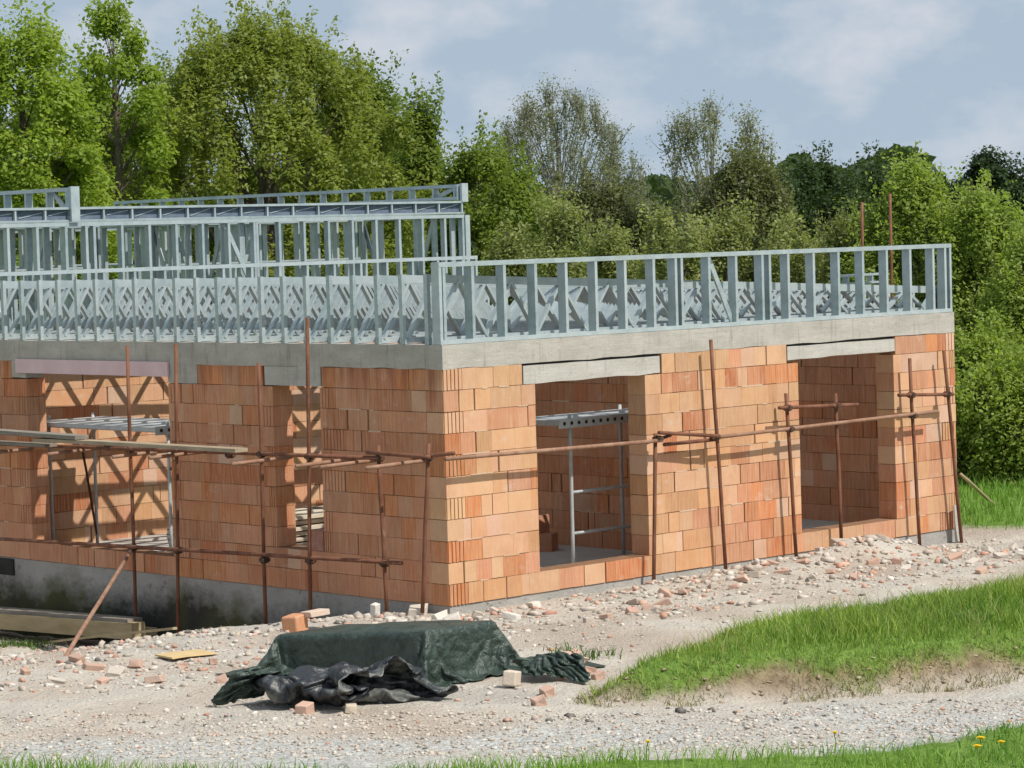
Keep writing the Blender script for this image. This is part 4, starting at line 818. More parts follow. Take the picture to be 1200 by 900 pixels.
-1,-5,2,1,0,0,1,0,11,1,0,-1,1,12,-13,-24,8,3,-8,-5,0,1,15,5,-4,-2,2,0,0,1,-2,1,0,0,0,0,0,0,0,0,-1,1,1,0,-1,1,0,0,0,0,0,0,0,0,-1,1,0,0,0,0,0,-1,0,1,-2,3,0,2,-8,-7,16,-24,28,-6,5,8,-30,17,0,0,0,0,-1,-1,11,1,-1,1,-1,4,5,-6,-21,0,10,-13,-4,-1,8,11,0,-3,1,0,0,-1,1,0,0,0,0,0,-1,1,0,0,0,0,0,0,
0,0,0,1,0,-1,1,0,0,0,0,-1,1,0,0,0,0,0,0,0,1,0,0,0,-3,-1,-17,28,-1,1,9,-24,-3,11,0,0,0,0,-5,-3,12,0,0,0,0,-3,12,0,-3,-19,-8,19,-24,1,0,15,3,-4,1,0,0,0,1,-1,0,-1,0,1,0,0,0,0,0,0,0,0,0,0,1,-1,1,0,-1,0,1,0,0,0,-1,0,0,1,0,0,0,0,1,0,-1,2,6,-20,21,-1,0,2,-22,-9,16,7,0,0,-2,-8,6,-3,13,-1,0,0,
0,-6,1,9,4,1,-15,-19,28,-29,0,8,11,-4,8,-6,-1,0,0,0,0,0,0,0,0,0,0,0,0,0,0,0,0,1,-1,1,-1,1,0,0,-1,1,0,0,0,0,0,-1,0,1,0,0,0,0,1,0,-2,10,-1,-2,3,-29,-3,11,13,1,0,-8,0,6,-5,7,12,0,1,-1,-4,-17,-1,1,10,9,9,-3,-30,29,-28,0,24,-7,1,-3,1,0,-1,0,0,0,1,-1,0,0,0,0,0,0,0,0,0,0,0,0,1,-1,1,0,0,-1,0,0,
0,1,0,0,0,0,-1,1,0,1,0,0,3,7,0,-3,-30,2,10,12,3,0,-6,5,-16,2,4,-1,14,0,-2,1,-21,4,-3,-3,-2,1,5,12,9,-28,26,-25,-1,17,-2,0,0,0,0,0,0,1,-1,0,1,-1,1,-1,1,-1,0,0,0,0,0,0,0,1,-1,0,1,0,0,0,0,-1,0,0,0,0,1,-1,0,1,1,0,5,6,-24,-11,17,21,1,-9,5,-3,-17,-17,18,-1,0,0,20,-6,-1,-1,2,0,-8,-7,-3,3,0,-3,5,11,-22,22,
-17,-2,2,7,0,-1,1,0,1,-1,0,0,0,0,0,0,0,0,0,0,0,0,0,0,0,0,0,0,0,0,0,0,0,0,0,0,1,0,0,0,0,1,0,1,8,-16,12,10,2,-4,3,4,-12,-29,-7,19,0,1,-2,-2,18,-11,4,-3,2,1,5,0,-15,-7,-5,-3,2,4,12,-6,11,-15,3,5,0,2,-1,1,-1,1,0,0,-1,1,-1,1,-1,0,0,0,1,-1,1,0,-1,0,1,0,-1,0,0,0,0,1,0,0,-1,0,0,0,1,0,0,3,
-5,12,3,-7,-5,-7,-6,-4,-5,-4,16,1,-1,-1,1,-19,-23,20,-1,-7,8,5,5,7,10,-2,3,-4,-3,-3,1,1,-14,0,0,0,1,0,0,-1,1,-1,0,0,1,-1,1,-1,0,0,0,0,-1,1,0,0,0,0,0,0,0,0,0,0,1,-1,0,0,0,0,0,1,-1,0,0,-1,1,0,-7,-5,-6,-5,2,-5,-1,14,13,-10,0,1,-16,22,-3,0,-10,-8,-2,3,3,-6,10,22,8,5,1,-2,-7,-14,-3,7,0,0,-1,0,0,1,-1,0,0,1,
-1,0,-1,1,0,0,0,0,0,0,-1,0,1,0,0,0,0,0,0,0,0,0,0,0,0,0,0,0,0,0,0,-2,11,-22,-5,-2,-1,2,-4,5,3,5,-1,7,0,0,6,-4,-3,-18,0,-3,4,11,18,-4,5,-7,5,-5,-7,-8,-1,5,15,-3,0,-1,1,-1,1,-1,0,0,1,-1,0,0,0,-1,0,0,0,0,1,-1,1,0,0,0,0,0,0,0,0,0,0,0,0,0,0,0,0,0,0,0,0,-1,-1,12,-2,-4,-1,-2,-1,0,-1,-2,2,0,
2,0,11,-12,-24,5,-1,22,11,0,-17,24,1,-7,-24,-1,3,9,6,5,-12,3,0,0,0,0,0,0,1,0,-1,0,0,0,0,0,0,0,0,0,-1,1,0,0,0,1,-1,1,0,0,-1,0,0,0,0,0,0,0,0,-1,1,0,0,0,-1,-4,9,3,0,-1,-1,-3,-2,-2,0,3,-1,0,0,16,14,-10,6,0,-1,3,8,-5,-20,-8,9,7,6,3,-1,-9,1,1,-1,1,-1,1,-1,0,0,0,0,0,0,0,1,0,0,0,0,0,0,-1,0,1,
0,-1,1,0,-1,0,1,0,-1,0,0,0,0,0,0,0,-1,0,1,0,-1,0,-4,5,2,2,0,1,-1,-4,0,0,0,0,1,0,-4,11,6,-1,-5,2,0,-13,6,5,5,1,-2,-4,-6,1,1,1,-1,0,0,0,0,0,0,0,0,0,0,0,0,0,0,0,0,0,0,0,0,0,0,0,0,0,0,0,0,0,0,0,0,0,0,0,0,0,0,0,0,0,0,-1,0,-3,2,2,1,0,-3,2,0,1,0,0,-1,0,24,-16,-2,0,1,2,-6,0,
7,1,-2,-3,-3,-2,1,1,0,-1,1,0,0,0,0,0,0,0,0,0,0,0,0,0,0,0,0,0,0,0,0,0,0,0,0,0,0,0,0,0,0,0,0,0,0,0,0,0,0,1,-1,0,-1,1,-1,0,-1,0,2,0,-1,2,0,-1,0,0,0,0,-23,17,3,2,8,0,-7,10,-2,-2,-2,-1,-1,0,1,-1,0,1,0,0,0,0,0,0,0,0,0,0,0,0,0,0,0,0,0,0,0,1,0,-1,0,0,0,0,0,0,0,0,0,0,0,0,
0,0,0,0,1,-1,0,0,0,-1,0,0,0,0,0,1,-1,3,-1,-1,0,0,0,0,-1,7,0,1,-1,-5,7,-3,-2,0,-1,0,1,0,-1,1,0,0,0,0,0,0,0,0,0,0,0,0,0,1,-1,0,0,0,0,0,1,-1,0,0,1,0,0,-1,0,0,0,-1,1,0,0,0,0,0,0,1,-1,0,0,1,-1,0,0,-1,0,0,1,0,-1,2,1,1,-2,-1,0,-8,1,4,0,-1,-1,-1,-3,2,1,0,1,0,-1,1,1,-1,-1,1,0,0,
0,0,0,0,0,0,0,0,0,0,0,0,0,0,0,1,-1,1,0,0,-1,0,0,0,0,0,-1,1,0,0,0,0,0,0,0,0,0,0,0,0,0,0,0,0,0,0,-1,0,1,2,0,0,1,1,0,7,4,0,0,0,-2,-1,-2,-1,2,2,0,0,1,0,0,1,-1,1,0,-1,1,-1,0,0,0,0,0,0,0,0,0,0,0,1,0,-1,1,-1,1,0,0,0,-1,0,0,0,0,0,0,0,0,0,0,0,1,-1,0,0,0,0,-1,0,1,0,
0,0,1,-1,0,3,-1,0,1,0,0,0,4,0,-1,1,-2,-1,5,-6,-3,1,2,2,1,0,0,0,0,0,0,0,0,0,0,0,0,0,0,0,0,0,0,0,0,0,0,1,-1,1,-1,0,0,0,0,0,0,0,1,0,-1,0,0,0,0,1,-1,0,0,0,0,0,0,0,0,0,0,0,0,-1,1,2,1,-1,0,0,0,1,9,-7,1,0,-1,-3,5,1,-3,-6,-1,4,2,2,1,0,-1,0,0,1,-1,0,0,0,0,0,0,0,0,0,0,0,
1,-1,1,-1,1,0,0,0,0,-1,0,0,0,0,0,0,0,0,0,0,0,0,0,0,0,0,0,-1,1,1,-1,1,0,1,-3,-1,2,2,0,1,0,0,0,0,-1,5,-1,0,-4,-1,0,12,2,1,-9,-8,2,3,1,1,0,1,-1,0,0,0,0,0,-1,1,0,0,0,-1,1,0,0,0,0,1,0,0,0,0,-1,0,0,0,0,0,0,0,0,0,0,0,0,0,0,0,0,0,0,0,0,0,0,0,1,-1,-2,-1,4,2,-1,0,0,0,0,0,
15,-8,1,-13,-2,0,1,1,11,-5,12,-3,-12,0,2,2,1,0,0,-1,1,0,0,0,0,0,0,0,0,0,0,0,0,0,0,0,1,0,0,-1,0,1,0,-1,0,-1,1,0,0,0,0,0,0,0,0,0,0,0,0,0,0,0,0,1,1,-4,-1,1,5,-1,1,0,-1,0,0,0,3,-10,-1,-9,0,1,1,2,2,23,-5,-2,3,-8,0,1,2,0,0,0,-1,1,0,0,0,-1,1,0,0,0,-1,1,-1,1,0,0,0,0,0,0,1,-1,0,1,
-1,0,0,0,0,0,0,0,0,0,0,0,0,0,0,0,0,0,2,2,-6,-1,-1,6,0,1,-1,0,1,0,0,-2,-23,21,0,22,1,-1,-1,-3,-4,-11,2,7,2,0,-10,-3,3,0,1,0,0,-1,1,0,0,0,0,0,0,0,0,0,0,0,0,0,0,0,0,0,-1,0,0,1,0,0,0,0,0,0,0,0,0,-1,1,0,0,0,0,1,-1,2,2,-7,-2,0,6,2,1,-2,1,-1,0,0,-1,-2,-2,-1,1,0,8,2,-4,-6,-6,-7,1,6,
5,6,7,-1,-6,0,-1,1,0,0,-1,0,1,0,-1,0,0,0,0,0,0,0,0,0,0,0,-1,1,0,0,0,0,0,1,0,0,0,0,0,0,0,0,0,0,0,0,1,-1,-2,5,-8,-2,3,4,2,1,3,1,-6,1,-4,0,0,1,2,-4,-1,0,1,6,-11,-4,1,3,0,-4,0,-1,2,4,7,1,1,-1,1,0,0,0,-1,0,0,1,0,0,0,-1,1,-1,0,1,-1,0,1,-1,0,0,0,0,1,0,0,0,0,0,0,0,0,0,0,0,
1,0,-1,2,2,-14,3,5,3,2,1,1,3,-1,3,-7,-3,-4,2,-12,1,-1,-2,-2,0,2,19,7,-1,0,-1,0,-1,0,-2,-3,-5,-11,2,1,-1,1,0,0,0,0,0,-1,0,1,0,0,-1,1,0,-1,0,0,0,0,1,0,0,-1,1,0,0,0,0,0,0,0,0,1,-1,0,0,1,0,-1,-8,18,-5,5,4,4,3,-4,-7,-2,0,-1,-4,-3,-6,7,-13,3,0,-1,1,0,-8,10,19,-2,-1,-2,-1,-2,-5,5,1,-2,1,0,0,0,0,0,
0,0,0,0,1,-1,0,0,0,0,-1,1,0,0,0,0,-1,0,0,1,0,0,-1,1,0,0,0,0,0,0,0,1,-1,0,1,-1,0,5,13,1,1,0,-1,2,-1,-2,-8,1,2,-1,0,4,20,-31,0,0,-2,0,15,8,-20,1,1,1,-1,-7,6,2,-5,16,-3,-1,0,-1,1,0,0,0,0,0,-1,1,0,0,0,0,0,-1,1,-1,0,0,1,0,0,-1,0,1,0,-1,0,1,0,0,0,0,0,0,0,-1,-1,0,21,-21,-6,-3,0,11,8,9,
-7,9,-1,-9,3,4,0,-1,-23,13,1,3,4,1,1,-23,-1,0,0,0,2,11,10,-17,26,-6,-1,0,-1,-1,-1,0,0,0,0,0,1,-1,0,0,0,0,0,0,-1,1,0,0,-1,0,1,0,0,0,0,0,1,-1,0,0,0,0,0,0,0,1,-2,0,-3,28,0,-7,-9,-15,-6,-3,23,4,-2,11,-7,1,2,0,-7,18,-3,-1,1,-3,-29,1,4,3,4,7,11,-5,-22,29,-2,-5,0,0,-2,0,-1,0,0,1,0,0,-1,0,0,0,1,-1,1,0,
-1,0,0,0,0,0,0,0,0,0,0,1,-1,0,0,1,0,-1,1,-1,0,0,-2,0,2,-5,20,10,-2,-7,-5,0,-5,1,12,-7,10,-9,0,2,12,0,2,-9,-3,-25,14,6,5,5,6,-4,-21,-9,28,2,-13,4,0,1,-3,0,1,0,0,-1,0,0,0,1,0,0,-1,1,-1,0,1,-1,0,0,0,0,0,0,0,0,1,-1,0,1,0,-1,1,0,-1,1,0,-1,1,0,-4,2,-4,15,15,-1,-9,-4,0,-3,-1,3,1,10,-7,1,-10,0,-9,8,
0,27,0,0,-1,-2,-18,-14,-2,28,3,-5,-5,5,-3,-5,2,0,-1,0,0,0,1,0,0,-1,0,1,0,-1,1,-1,0,0,0,0,0,0,-1,1,0,0,0,1,0,-1,1,0,-1,1,0,-1,0,0,1,1,-6,3,-1,-4,11,20,-3,-1,0,-8,1,6,-9,-1,7,-10,-10,-11,10,1,-2,0,13,1,-1,-19,-4,1,28,3,0,-8,-1,3,-4,-3,1,0,1,0,0,0,-1,0,1,0,0,-1,1,0,-1,1,-1,1,-1,0,0,0,0,0,0,0,0,0,
0,1,-1,1,0,-1,0,0,1,0,1,-1,-3,0,-3,2,-5,9,22,-15,5,5,-6,1,9,-8,-1,10,-22,11,1,-1,3,0,-2,2,-3,12,11,-5,3,-2,-2,-4,0,2,-3,-4,2,-1,0,0,0,0,1,0,-1,1,0,0,-1,1,0,-1,1,-1,0,0,0,0,0,0,0,0,0,0,1,-1,1,-1,0,1,0,0,-1,0,2,0,-4,-2,7,-7,4,-12,-2,26,2,-6,8,-4,0,10,-6,-3,-10,0,0,0,-1,1,-2,-6,-5,2,-3,36,-5,2,-16,7,
2,2,-4,-3,1,1,-1,0,1,0,-1,1,0,-1,1,0,0,-1,1,0,-1,0,0,0,0,0,1,-1,0,0,0,0,0,1,-1,1,0,-1,1,0,0,1,-1,1,9,-13,2,-1,0,12,7,-6,-2,11,-13,3,0,0,9,-2,-10,0,-1,1,0,0,-6,-7,1,5,25,-13,7,-16,6,2,8,-12,11,-4,0,1,1,0,0,-1,1,-1,1,0,-1,0,0,1,-1,0,0,0,0,0,0,1,-1,0,1,-1,0,0,0,0,1,-1,1,0,0,0,1,-1,1,-1,
5,-5,0,-2,2,0,-6,12,-1,1,13,-7,-1,-1,0,6,-10,0,0,-1,0,-1,-9,-3,13,15,-1,0,-2,-10,5,-5,13,-11,1,4,0,1,0,0,-1,1,0,0,0,0,0,0,0,-1,1,0,0,0,0,0,0,-1,1,0,0,1,0,-1,-1,0,0,1,0,1,-1,1,-1,1,-1,1,5,-3,1,5,-1,-3,-3,0,5,0,0,10,-4,-2,0,-1,-11,1,0,0,-3,-3,-7,13,10,-2,-4,14,-12,-3,-3,14,-1,-13,-2,12,-1,-1,0,0,1,0,0,0,
0,0,0,0,0,0,-1,0,0,1,0,0,1,0,-1,1,0,-1,0,2,0,-1,0,0,0,0,0,-1,1,-1,1,-1,0,23,-20,8,-4,1,13,-14,0,-1,1,0,6,0,-3,1,-9,-1,0,-4,-1,-6,2,14,0,3,3,-5,-10,5,12,0,0,2,3,-1,-4,-1,-1,0,0,1,-1,1,0,0,-2,0,0,0,1,0,0,0,0,0,-1,1,0,-1,0,0,0,-1,1,0,0,0,0,-1,1,0,-1,1,-1,1,-1,0,19,-13,0,1,0,14,-15,1,-1,0,
1,4,2,-2,-10,0,-4,5,-3,-10,23,-2,-1,0,-1,-20,-1,26,0,0,0,4,-1,-3,1,-1,0,1,-1,0,1,0,0,-1,0,0,0,0,0,-1,0,0,0,0,0,-1,0,0,0,0,0,0,0,0,0,0,-1,1,0,0,0,-1,1,-1,1,0,1,10,-6,1,-1,1,13,-13,0,0,-1,0,2,2,-2,-9,2,-1,5,16,-10,0,-3,0,-22,0,25,1,0,0,0,3,-3,2,1,1,-1,-2,0,0,0,0,-1,0,2,-3,1,0,-1,1,-1,0,0,0,
0,1,-1,0,-1,1,-1,0,-1,1,0,-1,1,0,-1,0,1,0,-1,1,-1,0,0,5,12,-12,1,-1,2,11,-12,0,1,0,-1,1,-20,8,3,1,-2,6,4,-4,4,-24,1,24,1,-1,0,0,1,5,-1,-1,3,0,-2,-3,0,0,0,-1,1,1,-2,1,-1,-1,0,0,0,-1,1,0,0,-1,1,0,0,-1,0,0,0,0,-1,1,0,-1,1,0,-1,1,0,-1,0,0,1,0,1,12,-7,-1,0,2,8,-10,0,0,1,-1,-10,2,0,0,5,-12,10,3,
-22,1,25,1,-2,0,0,0,0,6,-2,3,0,1,-4,-3,1,0,-1,1,-1,0,0,0,0,1,-3,0,1,0,0,0,0,-1,0,0,0,0,1,-1,1,-1,0,0,-1,1,-1,1,0,-1,1,-1,0,1,0,0,0,1,8,-3,-3,0,4,6,-7,-1,0,1,-8,1,0,0,-2,4,-1,-18,4,23,-2,1,0,1,-2,0,-5,10,6,-3,-1,0,-2,-3,0,-1,1,-1,0,0,1,0,1,-1,3,-3,-2,0,0,-1,0,1,1,-1,0,0,-1,0,0,0,0,0,
0,-1,1,-1,1,0,-1,1,0,0,0,0,-1,0,1,6,0,-3,0,4,3,-4,0,-1,-7,-1,0,-1,-1,4,-17,9,17,0,0,-1,1,-1,2,0,4,3,-4,4,-3,-1,-1,-3,-1,0,0,0,0,0,1,0,-1,1,0,3,-1,-4,-1,0,0,1,0,2,-2,-1,0,0,0,0,0,0,0,0,0,0,-1,1,0,0,1,-1,0,0,0,0,0,0,3,1,-1,-1,5,2,-5,1,-8,0,-2,0,0,0,2,14,-3,-2,1,0,0,1,0,0,2,1,5,-3,
-2,1,0,-5,1,0,-1,0,0,-1,0,2,-1,1,0,0,-1,4,-7,1,1,0,0,-1,2,-1,-1,0,0,0,1,-1,0,1,-1,0,1,-1,0,1,-1,0,0,0,0,0,0,0,-3,3,1,0,-1,0,4,0,-3,-6,2,-4,-2,1,17,-2,1,-2,1,0,0,-1,1,0,-1,3,-5,0,6,-2,2,-3,-1,0,0,0,1,0,-1,0,1,0,0,0,4,-6,-1,1,0,0,-1,-1,0,3,0,-2,-1,1,0,0,0,0,0,0,0,0,1,-1,0,1,-1,0,
0,0,0,-2,2,-1,1,1,0,4,-1,-1,-1,-4,-3,6,6,1,-2,-4,0,4,-1,0,1,0,-1,1,0,-6,1,4,0,1,2,-3,0,0,0,1,-2,1,1,0,0,0,0,0,0,-4,3,-1,0,-2,-1,1,1,-1,0,1,0,0,0,1,0,-1,0,1,-1,0,0,0,0,0,0,0,0,0,-1,0,2,0,-1,1,0,0,2,1,-12,11,3,-4,0,2,-2,2,3,0,-1,1,-1,0,1,-1,-5,0,6,0,1,-1,2,-3,0,0,1,-1,1,-1,1,0,
0,0,0,0,0,1,6,-9,-3,0,1,1,-1,1,1,0,-1,0,0,0,1,0,-1,0,0,0,0,0,0,0,0,0,1,-1,0,1,0,0,0,0,0,-1,1,0,-2,0,1,3,-1,-3,0,3,1,0,1,-1,1,0,-1,-4,0,6,-1,1,-1,-2,4,-3,1,0,-1,0,0,1,-1,1,0,-1,1,0,0,8,-8,-1,1,-4,1,-1,1,-1,1,0,0,0,0,0,0,0,1,-1,0,1,-1,0,1,-1,1,-1,0,1,0,0,-1,1,0,-1,1,0,-1,1,
-1,0,-1,0,-1,1,4,0,0,0,1,0,-1,1,-4,-1,6,-1,1,-1,0,2,-1,-1,-1,0,0,1,0,0,0,0,0,1,-1,1,0,1,-9,6,1,-3,0,0,-1,1,-1,1,0,0,0,0,-1,1,1,0,0,-1,0,1,-1,1,-1,1,-1,0,0,1,0,-1,1,0,-1,1,0,-1,-1,0,1,-1,1,2,0,0,0,0,0,0,1,-5,1,5,-1,1,-1,0,0,1,0,-2,0,1,0,-1,0,1,0,0,0,0,0,0,0,1,-9,5,-2,2,-1,1,
0,-1,1,-1,1,0,0,-1,1,0,-1,1,0,0,1,-1,0,0,1,-1,1,-1,1,-1,1,0,-1,1,0,-1,1,0,-1,0,1,2,1,-1,0,0,0,0,0,0,-3,1,3,1,0,-1,0,1,-2,0,2,-1,0,-1,0,1,0,0,0,0,0,0,0,0,0,0,-3,0,-5,4,1,-1,0,1,-1,1,0,0,0,0,0,0,0,0,0,0,0,0,1,0,-1,1,-1,1,-1,1,-1,1,0,-1,1,0,-1,1,0,0,-1,1,0,2,0,0,0,0,0,-2,
0,4,0,-1,0,1,0,-1,2,1,-7,3,0,1,0,-1,1,-1,1,-1,1,0,0,0,0,0,14,-13,-6,2,-1,0,1,-1,1,0,1,-1,0,1,-1,0,0,0,0,1,-1,1,0,-1,1,-1,1,0,0,-1,1,-1,1,0,-1,1,0,-1,-50,0,0,0,0,0,4,-4,0,0,0,0,0,0,5,6,8,-7,-1,-2,-2,-2,-2,-2,-1,0,0,0,0,0,0,0,0,0,0,0,0,0,0,0,0,0,0,0,0,0,10,-10,0,0,0,0,0,0,0,6,
2,-9,1,0,0,0,0,15,-15,13,-12,-1,0,0,0,6,-5,-1,0,0,0,8,-2,-6,1,15,-20,4,0,0,22,-10,5,6,0,0,-2,3,0,0,0,0,0,0,0,-1,-3,-2,-2,-2,-2,-2,-2,-1,-2,-2,-1,-2,0,0,0,0,0,0,0,0,-3,3,0,0,0,0,0,0,0,11,1,-11,-1,0,0,0,0,-15,29,-27,15,12,0,-1,5,-24,5,1,0,0,10,-18,2,12,12,-34,29,-13,0,7,0,17,-1,0,1,-1,0,1,0,0,0,0,0,0,
-1,-1,1,1,0,0,0,0,0,0,0,-1,0,0,-3,-3,-2,-3,-2,-3,-2,-3,-8,6,0,0,0,0,0,0,0,-9,16,-3,-4,0,0,0,0,0,-14,26,9,-20,7,8,-26,10,0,0,0,0,-8,10,18,-2,-32,32,-23,25,-13,7,-7,9,7,1,-1,1,-1,1,0,0,0,0,0,0,0,0,0,-1,0,1,0,0,0,-1,1,1,-2,1,0,0,0,0,0,0,-1,1,-2,-1,-2,-2,-2,-2,-2,-2,0,-6,-1,6,13,-9,-4,0,3,4,-1,4,-21,21,
-1,-27,4,6,0,0,0,0,-1,14,-31,-6,33,-20,33,-26,24,-1,-1,-1,4,2,1,-1,1,1,-1,0,0,0,0,0,0,0,0,0,0,0,0,0,0,1,-1,0,0,-1,1,0,0,1,-1,0,1,-1,1,-1,0,1,0,0,0,0,-2,-5,-20,15,3,5,-6,3,3,-12,1,-16,24,-7,-21,1,7,5,-3,0,0,0,6,-21,13,2,-15,22,-2,17,-8,6,-1,-1,-1,6,0,1,-1,1,0,0,0,0,0,0,0,0,0,0,0,0,0,0,0,0,0,0,
1,-1,0,1,-1,0,0,1,-1,1,0,0,0,-1,0,0,0,0,-1,1,0,-1,-16,2,14,1,-6,3,-10,-4,3,-21,-1,3,9,-3,3,0,0,1,-5,5,0,0,1,3,-16,20,13,-8,7,-1,0,0,5,-1,1,0,1,0,-1,0,0,0,0,0,0,0,0,0,0,0,1,-1,0,0,0,1,-1,0,1,-1,1,-1,1,0,-1,1,0,0,0,0,-1,0,1,-1,0,0,0,-1,1,-2,2,-7,-1,7,-37,14,5,-7,2,0,0,0,0,6,-2,2,0,0,
0,-4,13,-1,6,8,-9,7,0,-1,2,3,0,0,0,0,1,-1,0,0,0,0,0,0,1,-1,0,0,0,0,0,0,0,0,0,0,0,1,-1,1,0,-1,1,0,-1,0,0,0,1,-1,0,0,-1,1,0,0,0,0,-8,2,4,-18,9,-21,5,4,-1,0,0,3,13,-21,0,0,0,0,2,2,5,0,0,3,9,-8,6,0,1,3,0,1,0,0,0,0,0,0,0,0,0,0,0,0,0,1,-1,0,0,0,0,0,1,-1,0,0,1,-1,0,1,-1,0,
1,0,-1,0,0,0,0,0,0,0,0,0,-3,1,-5,4,-7,4,-12,5,-17,6,0,0,8,11,-17,-3,1,-1,0,0,3,5,-1,1,1,0,2,9,-7,6,0,3,2,0,-3,3,-1,1,0,0,0,0,0,1,-1,0,0,0,0,0,0,0,0,0,0,0,0,0,0,0,0,0,1,-1,0,-1,1,0,0,0,0,0,0,0,0,-1,1,-3,-2,-8,5,-10,-1,-4,1,1,2,13,1,-24,-9,19,6,-6,0,0,7,0,0,0,0,1,0,1,9,-5,6,-1,
2,4,-1,1,0,0,0,0,0,0,1,-1,0,0,1,-1,0,0,1,-1,0,0,0,0,0,0,0,1,-1,0,0,0,0,1,-1,0,0,0,0,0,0,0,0,0,0,-5,0,0,-13,-1,1,1,1,1,10,-24,-18,6,13,3,10,-2,-8,0,8,0,0,-1,0,0,1,-1,1,7,-4,9,-5,7,2,0,1,-1,0,0,1,0,-1,0,1,0,-1,0,1,0,-1,1,-1,0,0,1,-1,0,0,0,0,0,0,0,0,0,0,0,0,0,0,0,0,0,0,0,
-2,-4,-9,-8,1,5,0,2,11,-4,-33,7,6,4,0,1,-13,28,5,-11,1,1,-2,-1,-1,-1,0,1,0,0,6,-7,18,-7,7,0,-2,2,1,0,0,0,0,0,-1,1,0,0,-1,0,0,0,1,0,-1,0,1,-1,0,0,0,0,0,1,-1,0,1,-1,0,0,0,0,1,-1,1,0,-4,-13,0,3,1,-4,0,-4,-13,-6,14,-3,4,0,10,-16,3,-26,8,26,0,0,1,-1,-3,0,-1,0,0,0,0,5,-5,23,-3,-5,2,-1,-1,0,-1,0,0,0,
0,-1,1,0,0,0,0,0,0,-1,1,-1,0,1,-1,0,1,0,0,0,0,0,0,1,0,0,0,1,0,1,1,0,-21,5,1,-4,-2,-2,-2,-1,0,12,-14,4,5,9,-12,-3,-7,6,4,7,0,-1,1,1,-12,-2,2,-1,1,1,0,-1,5,-2,3,-3,-1,0,-1,0,0,0,0,0,0,0,-2,0,0,0,0,0,0,1,0,0,0,0,1,0,0,0,0,0,0,0,0,0,0,1,0,0,0,0,0,2,1,-1,-2,-1,-1,-1,1,2,-1,-14,14,20,
-2,-9,-19,10,0,1,11,-2,-12,-4,-2,0,16,-9,-3,2,-1,1,1,4,0,-4,-4,3,2,0,1,0,0,0,0,0,0,-1,0,0,0,-1,0,0,0,0,0,1,0,0,1,-1,0,-1,0,0,1,0,0,-1,0,0,0,0,0,0,0,0,5,-4,0,0,-1,1,-1,-2,0,0,18,-28,-10,-1,37,-10,0,11,0,-10,11,0,-11,-2,-2,9,-5,0,0,-2,1,1,-2,0,0,0,0,2,1,0,0,0,0,0,0,-1,1,-3,0,1,0,0,-1,0,0,1,
1,1,0,0,-1,-1,-1,0,0,0,0,1,0,-1,0,0,0,0,0,0,0,-1,0,1,0,-1,0,1,0,-1,-6,1,6,1,-17,28,0,10,1,-1,-15,-16,13,-1,-1,3,5,0,1,1,-1,-1,2,0,-1,1,0,0,2,1,0,0,0,0,-1,2,-3,2,-2,-1,-1,0,1,0,1,0,1,1,0,0,-1,-1,0,-2,0,0,0,0,0,1,0,0,-1,0,0,0,0,-1,0,0,0,0,1,-1,0,1,-9,10,0,0,1,-15,0,2,-21,-3,0,14,-1,4,
2,0,2,1,-1,0,0,0,1,-1,0,0,0,0,1,4,1,0,-1,0,1,0,3,1,1,1,0,0,1,0,-1,-1,-2,-2,-1,0,-3,-1,-1,0,0,-1,0,0,0,0,0,0,1,0,0,0,-1,0,0,-1,1,0,-1,0,1,0,1,0,0,0,0,0,0,-22,6,5,13,-6,1,0,1,1,0,-1,0,1,0,1,-1,0,0,0,0,1,-1,0,2,-1,1,0,0,0,0,0,1,1,1,1,-2,-1,-1,0,0,-1,0,1,-1,0,-1,1,-1,1,0,-1,
0,0,0,0,0,0,0,0,0,0,-1,1,-1,0,1,0,0,0,1,0,0,0,0,0,0,19,-17,0,-1,-3,1,0,0,0,0,0,1,-1,1,-1,0,0,0,0,0,0,0,0,0,1,-1,0,0,0,0,0,0,-1,0,-1,1,0,1,0,0,1,0,-2,1,0,1,-1,0,0,0,1,0,0,-1,0,0,0,0,0,-1,1,0,-1,1,0,-1,1,1,-1,1,0,0,3,-3,0,0,0,17,-4,-11,-4,0,1,1,-1,0,1,-1,1,-1,0,1,0,0,0,
-1,0,0,0,0,0,1,0,0,-1,0,0,0,0,0,0,0,1,0,-1,0,0,0,0,0,0,0,0,0,0,0,0,0,0,1,0,0,-1,0,0,0,-1,1,0,-1,1,0,0,0,0,8,3,-7,-5,2,0,0,-7,-7,-1,0,14,0,1,-1,1,0,-1,1,-1,1,0,-1,0,0,0,1,-1,1,-1,0,0,0,0,0,1,0,0,-1,0,0,0,0,0,0,1,-1,0,0,0,0,0,0,0,1,-1,0,0,0,0,0,0,0,1,0,0,-1,0,-1,1,
0,0,0,0,0,1,-6,-2,17,5,3,-17,0,-13,5,1,5,1,1,-1,1,-1,1,0,-1,1,-1,0,1,-1,0,0,0,0,0,1,0,-1,0,0,0,0,0,0,1,0,-1,0,0,0,0,0,1,-1,0,0,0,1,-1,0,0,1,0,0,-1,0,0,0,0,0,0,0,0,0,0,0,0,0,0,0,0,1,-1,-1,-10,-1,2,25,0,0,-4,0,2,2,-1,1,-1,1,-1,1,0,-1,1,0,0,0,-1,0,0,0,0,0,0,1,0,-1,0,0,0,0,
